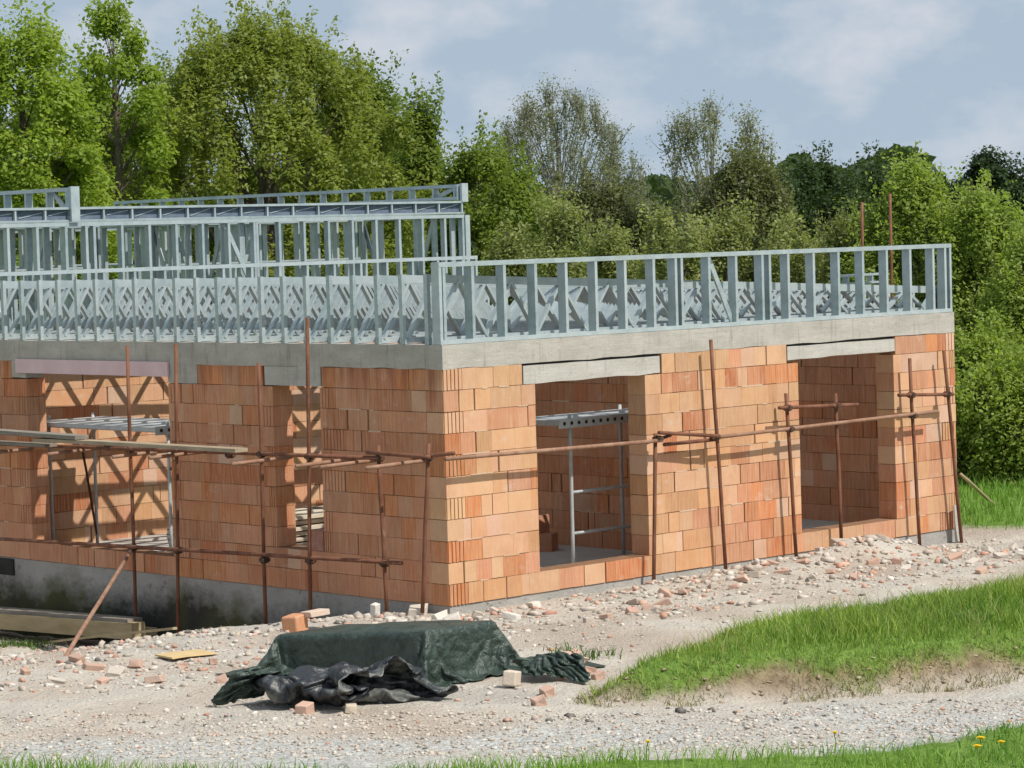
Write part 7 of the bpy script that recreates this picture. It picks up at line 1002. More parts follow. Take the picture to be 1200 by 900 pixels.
def rot_rand(n):
    q = rng.normal(size=(n, 4)); q /= np.linalg.norm(q, axis=1)[:, None]
    w_, x, y, z = q.T
    return np.stack([np.stack([1-2*(y*y+z*z), 2*(x*y-z*w_), 2*(x*z+y*w_)], -1), np.stack([2*(x*y+z*w_), 1-2*(x*x+z*z), 2*(y*z-x*w_)], -1),
                     np.stack([2*(x*z-y*w_), 2*(y*z+x*w_), 1-2*(x*x+y*y)], -1)], 1)
STONE_T = 1.1*np.array([(0.47, 0.415, 0.355), (0.52, 0.465, 0.405), (0.42, 0.36, 0.30), (0.60, 0.56, 0.50), (0.46, 0.38, 0.305), (0.36, 0.315, 0.265), (0.50, 0.43, 0.355)])
CLAY_T = np.array([(0.55, 0.29, 0.20), (0.50, 0.24, 0.15), (0.60, 0.36, 0.26), (0.46, 0.20, 0.13)])
def stones(xy, size, clay, name, mat, label, cat, dark=0.03):
    n = len(xy); s = size[:, None]*rng.uniform(0.5, 1.35, (n, 3)); s[:, 2] *= 0.6
    v = ICO_V[None]*rng.uniform(0.7, 1.35, (n, 12, 1))
    lim = rng.uniform(0.28, 0.62, (n, 1, 3)); v = np.clip(v, -lim, lim)/0.6
    v = np.einsum('nij,nkj->nki', rot_rand(n), v)
    v[:, :, 2] = np.clip(v[:, :, 2], -0.75, 0.6)
    v = np.einsum('nij,nkj->nki', rot_rand(n), v)*s[:, None, :]
    z = G(xy[:, 0], xy[:, 1])
    v += np.stack([xy[:, 0], xy[:, 1], z+s[:, 2]*rng.uniform(0.05, 0.5, n)], -1)[:, None, :]
    F = (ICO_F[None]+12*np.arange(n)[:, None, None]).reshape(-1, 3)
    t = STONE_T[rng.integers(0, len(STONE_T), n)]
    cl = rng.random(n) < clay; t[cl] = CLAY_T[rng.integers(0, len(CLAY_T), cl.sum())]
    dk = rng.random(n) < dark; t[dk] = (0.05, 0.05, 0.048)
    t = t*rng.uniform(0.85, 1.12, (n, 1))
    o = quads(name, v.reshape(-1, 3), F, mat, tone=np.repeat(t, 20, 0))
    return tag(o, label, cat, kind='stuff')
def pix_scatter(n, poly, sx=0, z=-0.1):   # uniform over a world polygon
    P = np.array(poly); lo = P.min(0); hi = P.max(0); out = []
    while len(out) < n:
        q = rng.uniform(lo, hi, (n*2, 2)); d = polydist(poly, q[:, 0], q[:, 1]); out += list(q[d > 0])
    return np.array(out[:n])
def scatter_mask(lo, hi, n, fn):
    q = rng.uniform(lo, hi, (n, 2)); m = fn(q[:, 0], q[:, 1]); return q[rng.random(n) < m]
def gpts(L): return [tuple(onground(x, y)[:2]) for x, y in L]
def keep(q):
    m, f, r, w_ = masks(q[:, 0], q[:, 1])
    inside = (q[:, 0] > -0.02) & (q[:, 0] < LX+.02) & (q[:, 1] > -0.02) & (q[:, 1] < LY)
    return (m < 0.15) & (f < 0.1) & (r < 0.2) & ~inside
Z_LEFT = gpts([(-40, 752), (120, 748), (300, 742), (420, 722), (520, 712), (470, 742), (330, 765), (230, 800), (100, 815), (-40, 812)])
Z_WALL = gpts([(520, 712), (700, 690), (860, 668), (1120, 640), (1250, 640), (1250, 655), (1000, 692), (860, 712), (700, 735), (600, 745), (560, 728)])
Z_MID = gpts([(-60, 760), (330, 740), (520, 716), (860, 672), (1250, 634), (1250, 660), (760, 745), (690, 822), (640, 850), (300, 840), (-60, 850)])
Z_TRK = gpts([(-60, 838), (300, 838), (640, 836), (900, 832), (1260, 812), (1260, 850), (1000, 878), (640, 890), (-60, 892)])
xs_, sz_, cl_ = [], [], []
def addst(poly, n, lo, hi, clay, pw=2.5):
    q = pix_scatter(n, poly); q = q[keep(q)]
    xs_.append(q); sz_.append(lo+(hi-lo)*rng.random(len(q))**pw); cl_.append(np.full(len(q), clay))
addst(Z_LEFT, 2600, 0.008, 0.065, 0.14, 4.0); addst(Z_WALL, 1300, 0.008, 0.07, 0.22, 3.6)
addst(Z_MID, 5200, 0.006, 0.042, 0.14, 4.5); addst(Z_TRK, 7000, 0.007, 0.028, 0.02, 2.5)
# the heaps under the openings
for (cx, cy, sx, sy, n) in ((6.7, -0.8, .95, .38, 200), (4.6, -0.6, .8, .3, 150), (2.6, -.9, .7, .2, 70), (0.2, -.6, .45, .2, 60), (-1.1, -.3, .4, .4, 70), (8.9, -.4, .7, .25, 260)):
    q = np.stack([rng.normal(cx, sx, n), rng.normal(cy, sy, n)], -1); q = q[keep(q)]
    xs_.append(q); sz_.append(0.012+(0.075 if cx < 8 else 0.03)*rng.random(len(q))**2.5); cl_.append(np.full(len(q), 0.3 if cx < 8 else 0.03))
stones(np.concatenate(xs_), np.concatenate(sz_), np.concatenate(cl_), 'rubble', M['stone'], 'loose stones and grit strewn over the building ground', 'rubble')
q = scatter_mask((-4, -9.5), (5, -5), 9000, lambda x, y: (np.abs(masks(x, y)[0]-0.10) < 0.24)*0.35)
_st = STONE_T; STONE_T = np.array([(0.30, 0.22, 0.13), (0.38, 0.29, 0.18), (0.24, 0.175, 0.10), (0.42, 0.34, 0.24), (0.33, 0.25, 0.15), (0.28, 0.21, 0.13), (0.36, 0.28, 0.18)])
stones(q, 0.008+0.03*rng.random(len(q))**3, 0.0, 'earth_clods', M['stone'], 'crumbly brown earth clods on the cut bank of the mound', 'earth')
STONE_T = _st
# dark clods and scraps of roofing felt
q = np.concatenate([pix_scatter(110, gpts([(180, 752), (330, 742), (420, 728), (300, 724), (180, 740)])), pix_scatter(26, gpts([(600, 838), (1190, 808), (1190, 822), (600, 850)]))])
q = q[keep(q)]
stones(q, 0.015+0.035*rng.random(len(q))**2, 0.0, 'dark_clods', M['stone'], 'small dark clods and scraps lying on the ground', 'clods', dark=1.0)

# broken bricks one could pick up
def brick(name, loc, dims, rz, tilt, tone, label, cat, group=None, jag=0.12):
    v = CUBE8*np.array(dims)/2*1.0
    v = v*(1+rng.uniform(-jag, jag, v.shape))
    b = MB(); b.add([v[i] for i in range(8)], [(0, 1, 3, 2), (4, 6, 7, 5), (0, 4, 5, 1), (2, 3, 7, 6), (0, 2, 6, 4), (1, 5, 7, 3)], tone)
    o = b.build(name, M['clay'], None, loc=loc); o.rotation_euler = (tilt[0], tilt[1], rz)
    bv = o.modifiers.new('bevel', 'BEVEL'); bv.width = min(dims)*0.10; bv.segments = 2
    return tag(o, label, cat, group)
def brick_px(px, py, dims, tone, label, rz=None, jag=0.06, lift=0.0, name='brick', cat='brick', tilt=None):
    p = onground(px, py); rz = rnd.uniform(0, 3) if rz is None else rz
    return brick(name, (p[0], p[1], p[2]+dims[2]*0.42+lift), dims, rz, tilt or (rnd.uniform(-.15, .15), rnd.uniform(-.15, .15)), tone, label, cat, jag=jag)
brick_px(600, 806, (.25, .13, .14), (.66, .55, .44), 'pale cream brick holding down the right skirt of the green tarpaulin', 0.6, lift=0.03)
brick_px(357, 836, (.16, .12, .10), (.58, .36, .27), 'pinkish half brick in front of the black plastic sheet', 0.4)
brick_px(411, 834, (.19, .10, .08), (.62, .52, .40), 'pale brick lying on the ground in front of the black plastic sheet', 0.9)
brick_px(346, 740, (.24, .2, .2), (.56, .23, .09), 'upright orange clay block behind the far end of the tarpaulin', 0.3, jag=0.02)
brick_px(370, 738, (.30, .16, .06), (.62, .47, .37), 'pale flat slab beside the orange block behind the tarpaulin', 0.1, lift=.16, name='slab', cat='slab')
brick_px(440, 722, (.10, .08, .16), (.68, .65, .6), 'small white upright stone at the foot of the scaffold tube nearest the corner', .2, name='stone', cat='stone')
brick_px(490, 722, (.30, .22, .12), (.60, .54, .46), 'pale lump of masonry at the foot of the house corner', .7, jag=.2, name='masonry_lump', cat='masonry')
brick_px(545, 716, (.26, .20, .16), (.33, .31, .29), 'dark grey concrete lump just right of the house corner', .3, jag=.2, name='concrete_lump', cat='concrete')
brick_px(990, 652, (.36, .26, .24), (.46, .39, .32), 'largest brown lump on top of the rubble heap below the far opening', .9, jag=.25, name='concrete_lump', cat='concrete')
zones = [
 ('broken brick lump on the rubble heap under the far opening', 'bricks on the heap under the far opening', [(onground(x, y)[0], onground(x, y)[1]) for x, y in ((915, 672), (940, 660), (960, 655), (1010, 655), (1022, 662), (1035, 650), (1050, 660), (975, 672), (1000, 678), (950, 680), (905, 664), (1062, 668))]),
 ('broken brick lump along the foot of the sunlit wall between the openings', 'bricks along the foot of the sunlit wall', [(onground(x, y)[0], onground(x, y)[1]) for x, y in ((745, 708), (758, 714), (775, 710), (740, 720), (800, 695), (835, 690), (860, 690), (870, 684), (885, 675), (710, 725), (780, 690), (690, 730), (772, 718))]),
 ('broken brick lump near the right skirt of the tarpaulin', 'bricks near the right skirt of the tarpaulin', [(onground(x, y)[0], onground(x, y)[1]) for x, y in ((648, 776), (665, 772), (682, 778), (690, 788), (700, 796), (640, 815), (675, 768), (632, 826))]),
 ('broken brick lump in the rubble left of the tarpaulin', 'bricks left of the tarpaulin', [(onground(x, y)[0], onground(x, y)[1]) for x, y in ((110, 785), (135, 792), (160, 782), (90, 775), (215, 782), (260, 800), (65, 800), (250, 778), (180, 800), (30, 790), (120, 800))]),
 ('broken brick lump on the bare ground at the far right end of the wall', 'bricks at the far right end of the wall', [(onground(x, y)[0], onground(x, y)[1]) for x, y in ((1140, 660), (1158, 648), (1172, 652), (1186, 645), (1150, 672), (1195, 655), (1120, 655))]),
 ('pale broken brick lying below the corner of the house', 'bricks below the house corner', [(onground(x, y)[0], onground(x, y)[1]) for x, y in ((515, 725), (530, 728), (470, 732), (560, 722), (580, 718), (625, 712), (600, 726))]),
]
for lab, grp, pts in zones:
    for (x, y) in pts:
        d = (rnd.uniform(.09, .21), rnd.uniform(.06, .12), rnd.uniform(.05, .09))
        tn = tuple(float(c) for c in (CLAY_T if rnd.random() < .65 else STONE_T)[rnd.randrange(4)])
        tn = tuple(0.68*c+0.32*g_ for c, g_ in zip(tn, (0.50, 0.43, 0.36)))
        if 'pale' in lab: tn = tuple(float(c) for c in STONE_T[rnd.choice((0, 1, 3))])
        brick('broken_brick', (x, y, gz(x, y)+d[2]*.35), d, rnd.uniform(0, 3), (rnd.uniform(-.4, .4), rnd.uniform(-.4, .4)), tn, lab, 'brick', grp, jag=0.32)

# ------------------------------------------------------------------ grass
def blades(xy, h, wdt, lean, tone, name, label, c0, c1):
    n = len(xy); z = G(xy[:, 0], xy[:, 1])-0.01
    th = rng.uniform(0, 2*math.pi, n); ld = rng.uniform(0, 2*math.pi, n)
    a = np.stack([np.cos(th), np.sin(th), np.zeros(n)], -1)*(wdt/2)[:, None]
    l_ = np.stack([np.cos(ld), np.sin(ld), np.zeros(n)], -1)*(lean*h)[:, None]
    b = np.stack([xy[:, 0], xy[:, 1], z], -1); up = np.zeros((n, 3)); up[:, 2] = h
    p = [b-a, b+a, b+up*0.55+l_*0.3+a*0.8, b+up*0.55+l_*0.3-a*0.8, b+up+l_+a*0.12, b+up*1.0+l_-a*0.12]
    V = np.stack(p, 1).reshape(-1, 3)
    i = 6*np.arange(n)
    F = np.concatenate([np.stack([i, i+1, i+2, i+3], -1), np.stack([i+3, i+2, i+4, i+5], -1)])
    o = quads(name, V, F, m_leaf(name+'_blade', c0, c1, 0.35), tone=np.concatenate([tone, tone]))
    return tag(o, label, 'grass', kind='stuff')
q = scatter_mask((-4, -12), (9.5, -4.8), 150000, lambda x, y: ss((masks(x, y)[0]-0.07+masks(x, y)[3]*1.2)/0.25)*(0.45+0.55*fbm(x*2.2, y*2.2, 3)))
mm = fbm(q[:, 0]*1.3, q[:, 1]*1.3+9, 3)
edge = np.clip((masks(q[:, 0], q[:, 1])[0]-0.3)/0.9, 0.45, 1)*rng.uniform(.6, 1.2, len(q))
blades(q, rng.uniform(0.06, 0.22, len(q))*(0.3+1.4*mm)*edge*1.15, rng.uniform(0.006, 0.012, len(q)), rng.uniform(0.1, 0.8, len(q)), np.clip(mm*0.9+rng.normal(0, .26, len(q)), 0, 1),
       'grass', 'bright green grass growing on the low mound beside the track', (0.09, 0.20, 0.025), (0.40, 0.50, 0.11))
q = scatter_mask((-12, -14), (4, 0), 150000, lambda x, y: ss((masks(x, y)[1]-0.02)/0.3)*(masks(x, y)[1] < 2.2)*(0.25+0.75*ss((fbm(x*1.6, y*1.6, 3)-0.3)/0.3)))
mm = fbm(q[:, 0]*1.5, q[:, 1]*1.5+3, 3)
blades(q, rng.uniform(0.05, 0.17, len(q))*(0.4+1.1*mm), rng.uniform(0.006, 0.012, len(q)), rng.uniform(0.1, 0.9, len(q)), np.clip(mm+rng.normal(0, .26, len(q)), 0, 1),
       'grass', 'strip of green grass at the near edge of the track', (0.10, 0.24, 0.03), (0.30, 0.46, 0.10))
q = scatter_mask((9.8, -3), (34, 18), 90000, lambda x, y: ss((masks(x, y)[2]-0.1)/0.4)*(0.6+0.4*fbm(x, y, 2)))
blades(q, rng.uniform(0.10, 0.28, len(q)), rng.uniform(0.01, 0.02, len(q)), rng.uniform(0.1, 0.7, len(q)), np.clip(rng.normal(.55, .22, len(q)), 0, 1),
       'grass', 'meadow grass beyond the right end of the house', (0.10, 0.24, 0.03), (0.28, 0.45, 0.09))
q = scatter_mask((-4, -12), (9.5, -4.8), 9000, lambda x, y: ss((masks(x, y)[0]-0.1)/0.25)*ss((fbm(x*1.7, y*1.7+4, 3)-0.45)/0.15))
blades(q, rng.uniform(0.08, 0.26, len(q)), rng.uniform(0.004, 0.009, len(q)), rng.uniform(0.3, 1.3, len(q)), np.clip(rng.normal(.5, .3, len(q)), 0, 1),
       'dry_grass', 'straw coloured dead stalks scattered through the grass of the mound', (0.20, 0.22, 0.07), (0.46, 0.40, 0.20))
# thin dry stalks and tufts on the cut bank and the site
q = scatter_mask((-4, -9.5), (3, -5), 36000, lambda x, y: (np.abs(masks(x, y)[0]-0.12) < 0.30)*0.9*ss((fbm(x*3, y*3, 3)-0.42)/0.15))
blades(q, rng.uniform(0.03, 0.09, len(q)), rng.uniform(0.005, 0.01, len(q)), rng.uniform(0.3, 1.2, len(q)), np.clip(rng.normal(.5, .3, len(q)), 0, 1),
       'dry_grass', 'sparse dry grass hanging on the cut bank', (0.10, 0.13, 0.03), (0.32, 0.27, 0.12))
q = np.concatenate([onground(x, y)[None, :2]+rng.normal(0, .10, (70, 2)) for x, y in ((5, 757), (22, 757), (38, 758), (52, 757), (700, 770), (665, 765), (560, 757))])
blades(q, rng.uniform(0.04, 0.13, len(q)), rng.uniform(0.008, 0.016, len(q)), rng.uniform(0.3, 1.0, len(q)), np.clip(rng.normal(.5, .2, len(q)), 0, 1),
       'weeds', 'small green weed tufts on the bare ground', (0.05, 0.11, 0.02), (0.14, 0.22, 0.05))

def dandelion(px, py, label, r=0.026, h=0.16):
    p = onground(px, py+h*95); t = tag(empty('dandelion', tuple(p)), label, 'flower')
    b = MB(); b.tube([(0, 0, 0), (0.01, 0, h*.5), (0.0, 0.01, h)], 0.004, 6); b.build('stalk', M['stem'], t)
    b = MB()
    for ring in range(3):
        nn = (14, 11, 7)[ring]; rr = r*(1, .75, .45)[ring]
        for k in range(nn):
            a = 2*math.pi*(k+.5*ring)/nn; c, s = math.cos(a), math.sin(a); w2 = rr*.22; z0 = h+.002+ring*.004
            b.add([(-s*w2*.4, c*w2*.4, z0), (s*w2*.4, -c*w2*.4, z0), (c*rr+s*w2, s*rr-c*w2, z0+.008), (c*rr-s*w2, s*rr+c*w2, z0+.008)], [(0, 1, 2, 3)])
    b.tube([(0, 0, h-.008), (0, 0, h+.006), (0, 0, h+.014)], [r*.35, r*.55, r*.25], 10)
    b.build('flower_head', M['yellow'], t)
for px, py, lab, r in ((1150, 874, 'yellow dandelion topmost of the close pair in the right end of the near grass', .034), (1146, 884, 'yellow dandelion lower one of the close pair in the near grass', .034),
                    (1174, 879, 'yellow dandelion at the far right, right of the close pair', .03), (979, 867, 'single yellow dandelion at the track edge right of the middle', .024),
                    (760, 878, 'single yellow dandelion at the track edge below the middle', .024), (957, 756, 'small yellow dandelion among the grass on the mound', .02)):
    dandelion(px, py, lab, r)
# leafy weed on the mound
def leafy(px, py, n, h, label):
    p = onground(px, py); t = tag(empty('leafy_weed', tuple(p)), label, 'plant')
    V = []; F = []; tn = []
    for k in range(n):
        a = rng.uniform(0, 6.28); out = rng.uniform(.05, .32); z = rng.uniform(.05, h); ln = rng.uniform(.10, .20); w2 = ln*.28
        d = np.array((math.cos(a), math.sin(a), rng.uniform(-.2, .9))); d /= np.linalg.norm(d); s = np.array((-math.sin(a), math.cos(a), 0))
        b0 = np.array((math.cos(a)*out, math.sin(a)*out, z)); i = len(V)
        V += [b0, b0+d*ln*.5+s*w2, b0+d*ln-(0, 0, ln*.3), b0+d*ln*.5-s*w2]; F.append((i, i+1, i+2, i+3)); tn.append(rng.uniform(0, 1))
    quads('foliage', np.array(V), np.array(F), M['leafweed'], t, np.array(tn))
    b = MB()
    for k in range(7):
        a = k*.9; b.tube([(0, 0, -.02), (math.cos(a)*.1, math.sin(a)*.1, h*.6), (math.cos(a)*.16, math.sin(a)*.16, h)], .006, 5)
    b.build('stem', M['stem'], t)
M['leafweed'] = m_leaf('weed_leaf', (0.03, 0.10, 0.012), (0.10, 0.24, 0.03), .35)
leafy(1142, 772, 260, .38, 'bushy dark green weed standing in the grass at the right end of the mound')
leafy(955, 790, 90, .16, 'low leafy weed at the near edge of the grassy mound')

# ------------------------------------------------------------------ trees
def leaf_quads(cen, nrm, size, asp):
    n = len(cen); t = rng.normal(size=(n, 3)); t -= nrm*(t*nrm).sum(1)[:, None]; t /= np.linalg.norm(t, axis=1)[:, None]+1e-9
    b = np.cross(nrm, t); l_ = size[:, None]*t*0.5; w_ = size[:, None]*b*0.5*asp
    V = np.stack([cen-l_, cen-l_*0.1+w_, cen+l_, cen-l_*0.1-w_], 1).reshape(-1, 3)
    return V, (4*np.arange(n)[:, None]+np.arange(4)[None, :])
def tree(name, label, px, depth, top_py, halfw_px, leafmat, nclump, nleaf, lsize, rc=0.5, lo=0.06, prof='oval', cat='tree', group=None, trunk=0.16, bark='bark', twigs=0, upright=0.0,
         flat=0.75, gap=0.0, asp=0.55, seed=0, lean=0.0, tonebias=0.5, trunkpx=None, shell=0.5, sprays=0, shoots=0):
    global rng, rnd
    rng = np.random.default_rng(1000+seed); rnd = random.Random(seed)
    top = atd(px, top_py, depth); H = top[2]-gz(top[0], top[1]); R = halfw_px*depth/FPX*1.30
    base = np.array((top[0], top[1], gz(top[0], top[1])))
    root = tag(empty(name, tuple(base)), label, cat, group)
    rc = rc*1.3; nleaf = int(nleaf*1.35); nclump = int(nclump*1.15)
    # crown outline: radius against height, lumpy with direction
    def prad(t):
        if prof == 'oval': return np.sqrt(np.clip(1-((t-0.42)/0.58)**2, 0, 1))*np.where(t < .42, 0.82+.18*t/.42, 1)
        if prof == 'dome': return np.sqrt(np.clip(1-np.clip((t-0.35)/0.65, 0, 1)**2.2, 0, 1))*(0.9+0.1*np.clip(t/.35, 0, 1))
        if prof == 'spire': return np.clip(1-t, 0, 1)**0.75*np.clip(t/.12, .5, 1)
        if prof == 'vase': return np.clip(0.35+0.75*t, 0, 1)*np.sqrt(np.clip(1-((t-.55)/.45)**4, 0, 1))
        return np.ones_like(t)
    lobes = rng.normal(size=(9, 3)); lobes /= np.linalg.norm(lobes, axis=1)[:, None]
    n3 = nclump*3
    t = lo+(1-lo)*rng.random(n3); a = rng.uniform(0, 2*math.pi, n3); rr = (shell+(1-shell)*rng.random(n3)) ** 0.6
    d = np.stack([np.cos(a), np.sin(a), (t-.5)*2], -1); d /= np.linalg.norm(d, axis=1)[:, None]
    lump = 0.80+0.34*np.max(np.clip(d@lobes.T, 0, 1)**6, axis=1)
    rad = R*prad(t)*rr*lump
    cen = np.stack([np.cos(a)*rad+lean*t*H, np.sin(a)*rad, t*H*(0.985-0.06*rr)-rc*0.4], -1)
    if gap > 0:
        gapn = np.sin(cen[:, 0]*2.1/rc*0.35+seed)*np.sin(cen[:, 2]*1.9/rc*.35+seed*2)*np.sin(cen[:, 1]*2/rc*.35)
        cen = cen[gapn > gap-0.6]
    cen = cen[:nclump]
    # limbs
    tb = MB()
    hT = H*(0.8 if prof != 'dome' else 0.62)
    tr = lambda z: trunk*(1-0.85*z/H)
    pts = [(lean*z*0.9+0.10*math.sin(z*1.1+seed)*z/H, 0.10*math.cos(z*.9+seed)*z/H, z) for z in np.linspace(-.1, hT, 9)]
    tb.tube(pts, [tr(max(p[2], 0)) for p in pts], 9, cap=False)
    nb = min(len(cen), 110)
    for c in cen[:nb]:
        rad_ = math.hypot(c[0]-lean*c[2], c[1]); z0 = max(0.08*H, c[2]-rad_*(0.9+upright*1.5)-0.3)
        z0 = min(z0, hT); k = z0/hT*8; i0 = min(int(k), 7); p0 = np.array(pts[i0])*(1-(k-i0))+np.array(pts[i0+1])*(k-i0)
        mid = p0+(c-p0)*0.5+np.array((0, 0, -0.12*rad_*(1 if upright < .3 else 0))); r0 = max(0.018, tr(z0)*0.40)
        tb.tube([p0, mid, c], [r0, r0*.55, 0.010], 5, cap=False)
    if twigs:
        tw_ = []
        for c in cen:
            for q in range(twigs):
                dv = np.array((rng.normal(0, .45), rng.normal(0, .45), abs(rng.normal(.6+upright, .4)))); dv /= np.linalg.norm(dv); ln = rc*rng.uniform(.7, 1.5 if twigs > 4 else 2.0)
                m1 = c+dv*ln*.5+rng.normal(0, .05, 3)*ln; tb.tube([c, m1, c+dv*ln+np.array((0, 0, ln*.1))], [.012, .008, .004], 3, cap=False); tw_.append((c, c+dv*ln*1.1))
    tb.build('trunk', M[bark], root, smooth=True)
    # leaves: clumps with uneven density
    wts = rng.uniform(.35, 1.6, len(cen)); wts /= wts.sum()
    ci = rng.choice(len(cen), nleaf, p=wts)
    crad = rc*rng.uniform(.6, 1.35, len(cen))
    off = rng.normal(size=(nleaf, 3)); off /= np.linalg.norm(off, axis=1)[:, None]
    rad3 = rng.random(nleaf)**0.45
    off = off*rad3[:, None]*crad[ci][:, None]; off[:, 2] *= flat
    if sprays or upright > 0:
        off[:, 2] = off[:, 2]*(1+upright*1.6); off[:, :2] *= (1-0.45*min(1, upright))
    p = cen[ci]+off; p[:, 2] = np.maximum(p[:, 2], 0.05)
    nrm = off/(np.linalg.norm(off, axis=1)[:, None]+1e-6)*0.6+rng.normal(0, .42, (nleaf, 3))+np.array((0, 0, .7)); nrm /= np.linalg.norm(nrm, axis=1)[:, None]
    ct = rng.normal(tonebias, .16, len(cen)); tn = ct[ci]+rng.normal(0, .14, nleaf)
    if twigs > 4:   # leaves set along the twigs
        A_ = np.array([q[0] for q in tw_]); B_ = np.array([q[1] for q in tw_]); m = 9
        u = rng.random((len(A_), m, 1))**0.7; sp = (A_[:, None]+(B_-A_)[:, None]*u*1.05+rng.normal(0, .07, (len(A_), m, 3))).reshape(-1, 3)
        q_ = rng.normal(0, 1, sp.shape); p = np.concatenate([p, sp]); nrm = np.concatenate([nrm, q_/np.linalg.norm(q_, axis=1)[:, None]])
        tn = np.concatenate([tn, rng.normal(tonebias+.1, .2, len(sp))])
    if shoots:      # young shoots standing out of the crown
        w_ = np.clip(cen[:, 2]/H-0.25, 0.02, 1); si = rng.choice(len(cen), shoots, p=w_/w_.sum()); m = 34
        d0 = np.stack([rng.normal(0, .28, shoots), rng.normal(0, .28, shoots), np.ones(shoots)], -1); d0 /= np.linalg.norm(d0, axis=1)[:, None]
        ln = rc*rng.uniform(1.2, 2.6, shoots); u = rng.random((shoots, m))
        o_ = cen[si] + np.stack([rng.normal(0, .4, shoots), rng.normal(0, .4, shoots), np.zeros(shoots)], -1)*rc
        sp = o_[:, None, :]+d0[:, None, :]*(ln[:, None]*u)[:, :, None]+rng.normal(0, 1, (shoots, m, 3))*(0.05+0.16*rc*(1-u))[:, :, None]
        sp = sp.reshape(-1, 3); p = np.concatenate([p, sp]); q_ = rng.normal(0, 1, sp.shape)+np.array((0, 0, .3)); nrm = np.concatenate([nrm, q_/np.linalg.norm(q_, axis=1)[:, None]])
        tn = np.concatenate([tn, np.repeat(rng.normal(tonebias+.12, .15, shoots), m)])
    V, F = leaf_quads(p, nrm, lsize*rng.uniform(.6, 1.35, len(p)), asp)
    quads('crown', V, F, M[leafmat], root, np.clip(tn, 0, 1))
    return root
M['lf_bright'] = m_leaf('bright_leaf', (0.20, 0.29, 0.035), (0.38, 0.47, 0.085), 0.55)
M['lf_mid'] = m_leaf('mid_leaf', (0.125, 0.19, 0.03), (0.24, 0.31, 0.055), 0.53)
M['lf_olive'] = m_leaf('willow_leaf', (0.180, 0.236, 0.045), (0.338, 0.379, 0.093), 0.50)
M['lf_dark'] = m_leaf('dark_leaf', (0.029, 0.055, 0.018), (0.065, 0.104, 0.034), 0.38)
M['lf_brown'] = m_leaf('budding_leaf', (0.089, 0.109, 0.041), (0.201, 0.217, 0.093), 0.43)
M['lf_grey'] = m_leaf('silver_leaf', (0.167, 0.186, 0.107), (0.272, 0.286, 0.172), 0.43)
M['lf_pale'] = m_leaf('blossom_leaf', (0.095, 0.15, 0.03), (0.42, 0.44, 0.19), 0.48)
M['lf_lime'] = m_leaf('lime_leaf', (0.17, 0.25, 0.04), (0.39, 0.48, 0.12), 0.53)

tree('broadleaf_tree', 'bright yellow green tree at the far left edge, behind the steel frames', 20, 58, -12, 84, 'lf_bright', 210, 60000, .115, .42, seed=1, shoots=90, trunk=.18)
tree('broadleaf_tree', 'slender fresh green tree with a visible trunk, between the bright tree and the great willow', 130, 64, -30, 46, 'lf_bright', 95, 19000, .12, .34, seed=2, gap=.08, trunk=.15, lo=.12, tonebias=.35, shoots=60)
tree('willow_tree', 'great olive green willow, broadest crown in the picture', 303, 68, 4, 160, 'lf_olive', 420, 130000, .115, .42, lo=.05, prof='dome', seed=3, shoots=260, trunk=.3, upright=.5, tonebias=.45)
tree('broadleaf_tree', 'dark green tree rising just behind the right shoulder of the willow', 428, 80, 72, 55, 'lf_mid', 110, 26000, .13, .45, seed=4, shoots=90, prof='oval', tonebias=.25, upright=.3)
tree('broadleaf_tree', 'narrow pointed green tree right of the willow', 492, 77, 100, 46, 'lf_mid', 110, 26000, .125, .40, seed=5, shoots=90, prof='spire', tonebias=.4, upright=.3)
tree('broadleaf_tree', 'round mid green tree behind the end of the upper steel frame', 560, 73, 152, 72, 'lf_mid', 150, 40000, .12, .42, seed=6, shoots=90, prof='dome', tonebias=.6)
tree('poplar_tree', 'tall greyish half bare tree with fine upright twigs, left of the sky gap', 652, 86, 92, 100, 'lf_grey', 210, 22000, .085, .42, prof='oval', seed=7, upright=.9, twigs=6, bark='palebark', trunk=.2, lo=.3, asp=.5)
tree('birch_tree', 'sparse light tree with thin leaves against the sky, right of the sky gap', 832, 78, 104, 58, 'lf_grey', 100, 9000, .085, .38, prof='vase', seed=8, upright=.8, twigs=5, bark='palebark', trunk=.12, lo=.3, gap=.35, tonebias=.7)
tree('broadleaf_tree', 'brownish budding tree low in front of the half bare tree', 700, 80, 208, 78, 'lf_brown', 120, 30000, .12, .45, prof='dome', seed=9, shoots=90, upright=.5, twigs=2)
tree('broadleaf_tree', 'brownish budding tree below the sparse light tree', 868, 74, 182, 62, 'lf_brown', 110, 30000, .115, .42, prof='dome', seed=10, shoots=90, upright=.6, twigs=2)
tree('broadleaf_tree', 'dark green bushy tree in the row right of the sparse light tree', 950, 96, 182, 74, 'lf_dark', 120, 34000, .13, .45, prof='dome', seed=11, shoots=90, upright=.5, tonebias=.75)
tree('broadleaf_tree', 'dark green rounded tree behind the lime bush', 1030, 98, 184, 60, 'lf_dark', 90, 26000, .13, .45, prof='dome', seed=12, shoots=90, tonebias=.65)
tree('conifer_like_tree', 'darkest tree, at the far right edge above the lime green bushes', 1165, 80, 158, 62, 'lf_dark', 130, 34000, .13, .42, prof='dome', seed=13, tonebias=.15)
tree('broadleaf_tree', 'dark tree low behind the sky gap between the two light trees', 765, 95, 222, 60, 'lf_brown', 90, 22000, .14, .5, prof='dome', seed=14, tonebias=.3)
tree('broadleaf_tree', 'shaded green tree filling the gap behind the bright tree and the slender tree', 85, 84, 70, 95, 'lf_mid', 150, 36000, .14, .5, seed=15, tonebias=.3, shoots=60)
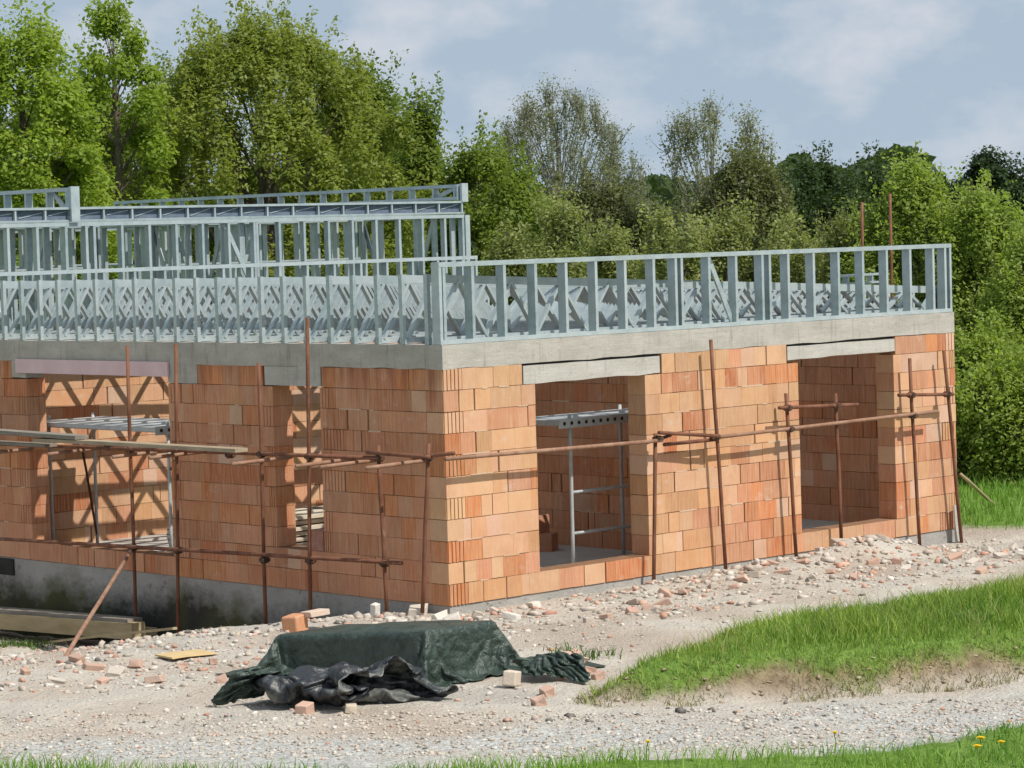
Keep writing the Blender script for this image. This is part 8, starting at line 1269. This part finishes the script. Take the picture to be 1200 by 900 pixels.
tree('broadleaf_tree', 'shaded olive tree standing behind the left flank of the willow', 205, 88, 75, 90, 'lf_olive', 150, 34000, .14, .5, seed=16, tonebias=.1, shoots=60)
tree('broadleaf_tree', 'shaded green tree standing behind the right flank of the willow', 390, 90, 105, 95, 'lf_mid', 150, 34000, .14, .5, seed=17, tonebias=.25, shoots=60)
GRP = 'pale flowering bushes behind the house'
for k, (px, dp, ty, hw, lab) in enumerate(((600, 58, 262, 34, 'pale flowering bush nearest the end of the upper steel frame'), (652, 56, 232, 30, 'pale flowering bush with tall shoots below the half bare tree'),
        (720, 58, 262, 44, 'low pale flowering bush below the brown budding tree'), (786, 55, 240, 36, 'pale flowering bush below the sky gap'),
        (850, 56, 238, 44, 'pale flowering bush below the sparse light tree'), (925, 56, 252, 52, 'broad pale flowering bush below the dark bushy tree'), (985, 54, 240, 36, 'pale flowering bush beside the rear scaffold tubes'))):
    tree('flowering_bush', lab, px, dp, ty, hw, 'lf_pale', 60, 11000, .085, .26, prof='vase' if k in (1, 3) else 'dome', cat='bush', group=GRP, trunk=.05, lo=.1, upright=.6, seed=30+k, shoots=60, tonebias=.5, twigs=1)
GRP = 'lime green bushes right of the house'
for k, (px, dp, ty, hw, n, lab) in enumerate(((1072, 53, 192, 66, 42000, 'tallest lime green bush, rising above the right end of the parapet'), (1150, 52, 212, 60, 36000, 'lime green bush behind the right end corner of the house'),
        (1215, 50, 262, 62, 34000, 'lime green bush cut by the right edge of the picture'), (1160, 48.5, 395, 52, 22000, 'low lime green bush in front of the others, over the meadow grass'), (1255, 55, 230, 70, 20000, 'lime green bush beyond the right edge bush'),
        (1146, 45.5, 462, 26, 9000, 'small lime green shrub right beside the end of the house, over the leaning pole'), (1188, 45.0, 440, 36, 12000, 'small lime green shrub in front of the bushes at the right, on the meadow edge'), (1240, 45, 430, 40, 12000, 'small lime green shrub cut by the right edge of the picture'))):
    tree('lime_bush', lab, px, dp, ty, hw, 'lf_lime', 150, n, .085, .27, prof='dome', cat='bush', group=GRP, trunk=.07, lo=.03, upright=.5, seed=50+k, shoots=150, tonebias=.5, twigs=1)
# low thicket seen through the steel studs and the far wood behind everything
for k, (px, dp, ty, hw, lab) in enumerate(((60, 66, 235, 90, 'low green thicket under the bright tree at the far left'), (215, 74, 215, 90, 'low green thicket under the left half of the willow'), (400, 76, 205, 100, 'low green thicket under the right half of the willow'))):
    tree('thicket', lab, px, dp, ty, hw, 'lf_mid', 120, 22000, .14, .5, prof='dome', cat='bush', trunk=.06, lo=.02, seed=70+k, tonebias=.35)
rng = np.random.default_rng(5)
n = 60000
pxs = rng.uniform(-700, 1900, n); dps = rng.uniform(105, 135, n)
tops = 214+22*(fbm(pxs/70, pxs*0+3, 3)-.5)*2-26*ss((pxs-850)/60)*ss((1120-pxs)/60)+8*(fbm(pxs/9, pxs*0+7, 2)-.5)*2
base_y = 300
py = tops+(base_y+60-tops)*rng.random(n)**1.2
dirs = _f[None]+_r[None]*((pxs-600)/FPX)[:, None]-_u[None]*((py-450)/FPX)[:, None]
P = CAM[None]+dirs*dps[:, None]; P[:, 2] = np.maximum(P[:, 2], .1)
nr = rng.normal(size=(n, 3))+np.array((0, 0, .5)); nr /= np.linalg.norm(nr, axis=1)[:, None]
V, F = leaf_quads(P, nr, rng.uniform(.35, .75, n), .7)
wd = quads('far_wood', V, F, M['lf_dark'], None, np.clip(rng.normal(.75, .25, n)+0.6*(fbm(pxs/25, py/14, 2)-.5), 0, 1))
tag(wd, 'far dark wood closing the view behind all the trees', 'wood', kind='stuff')
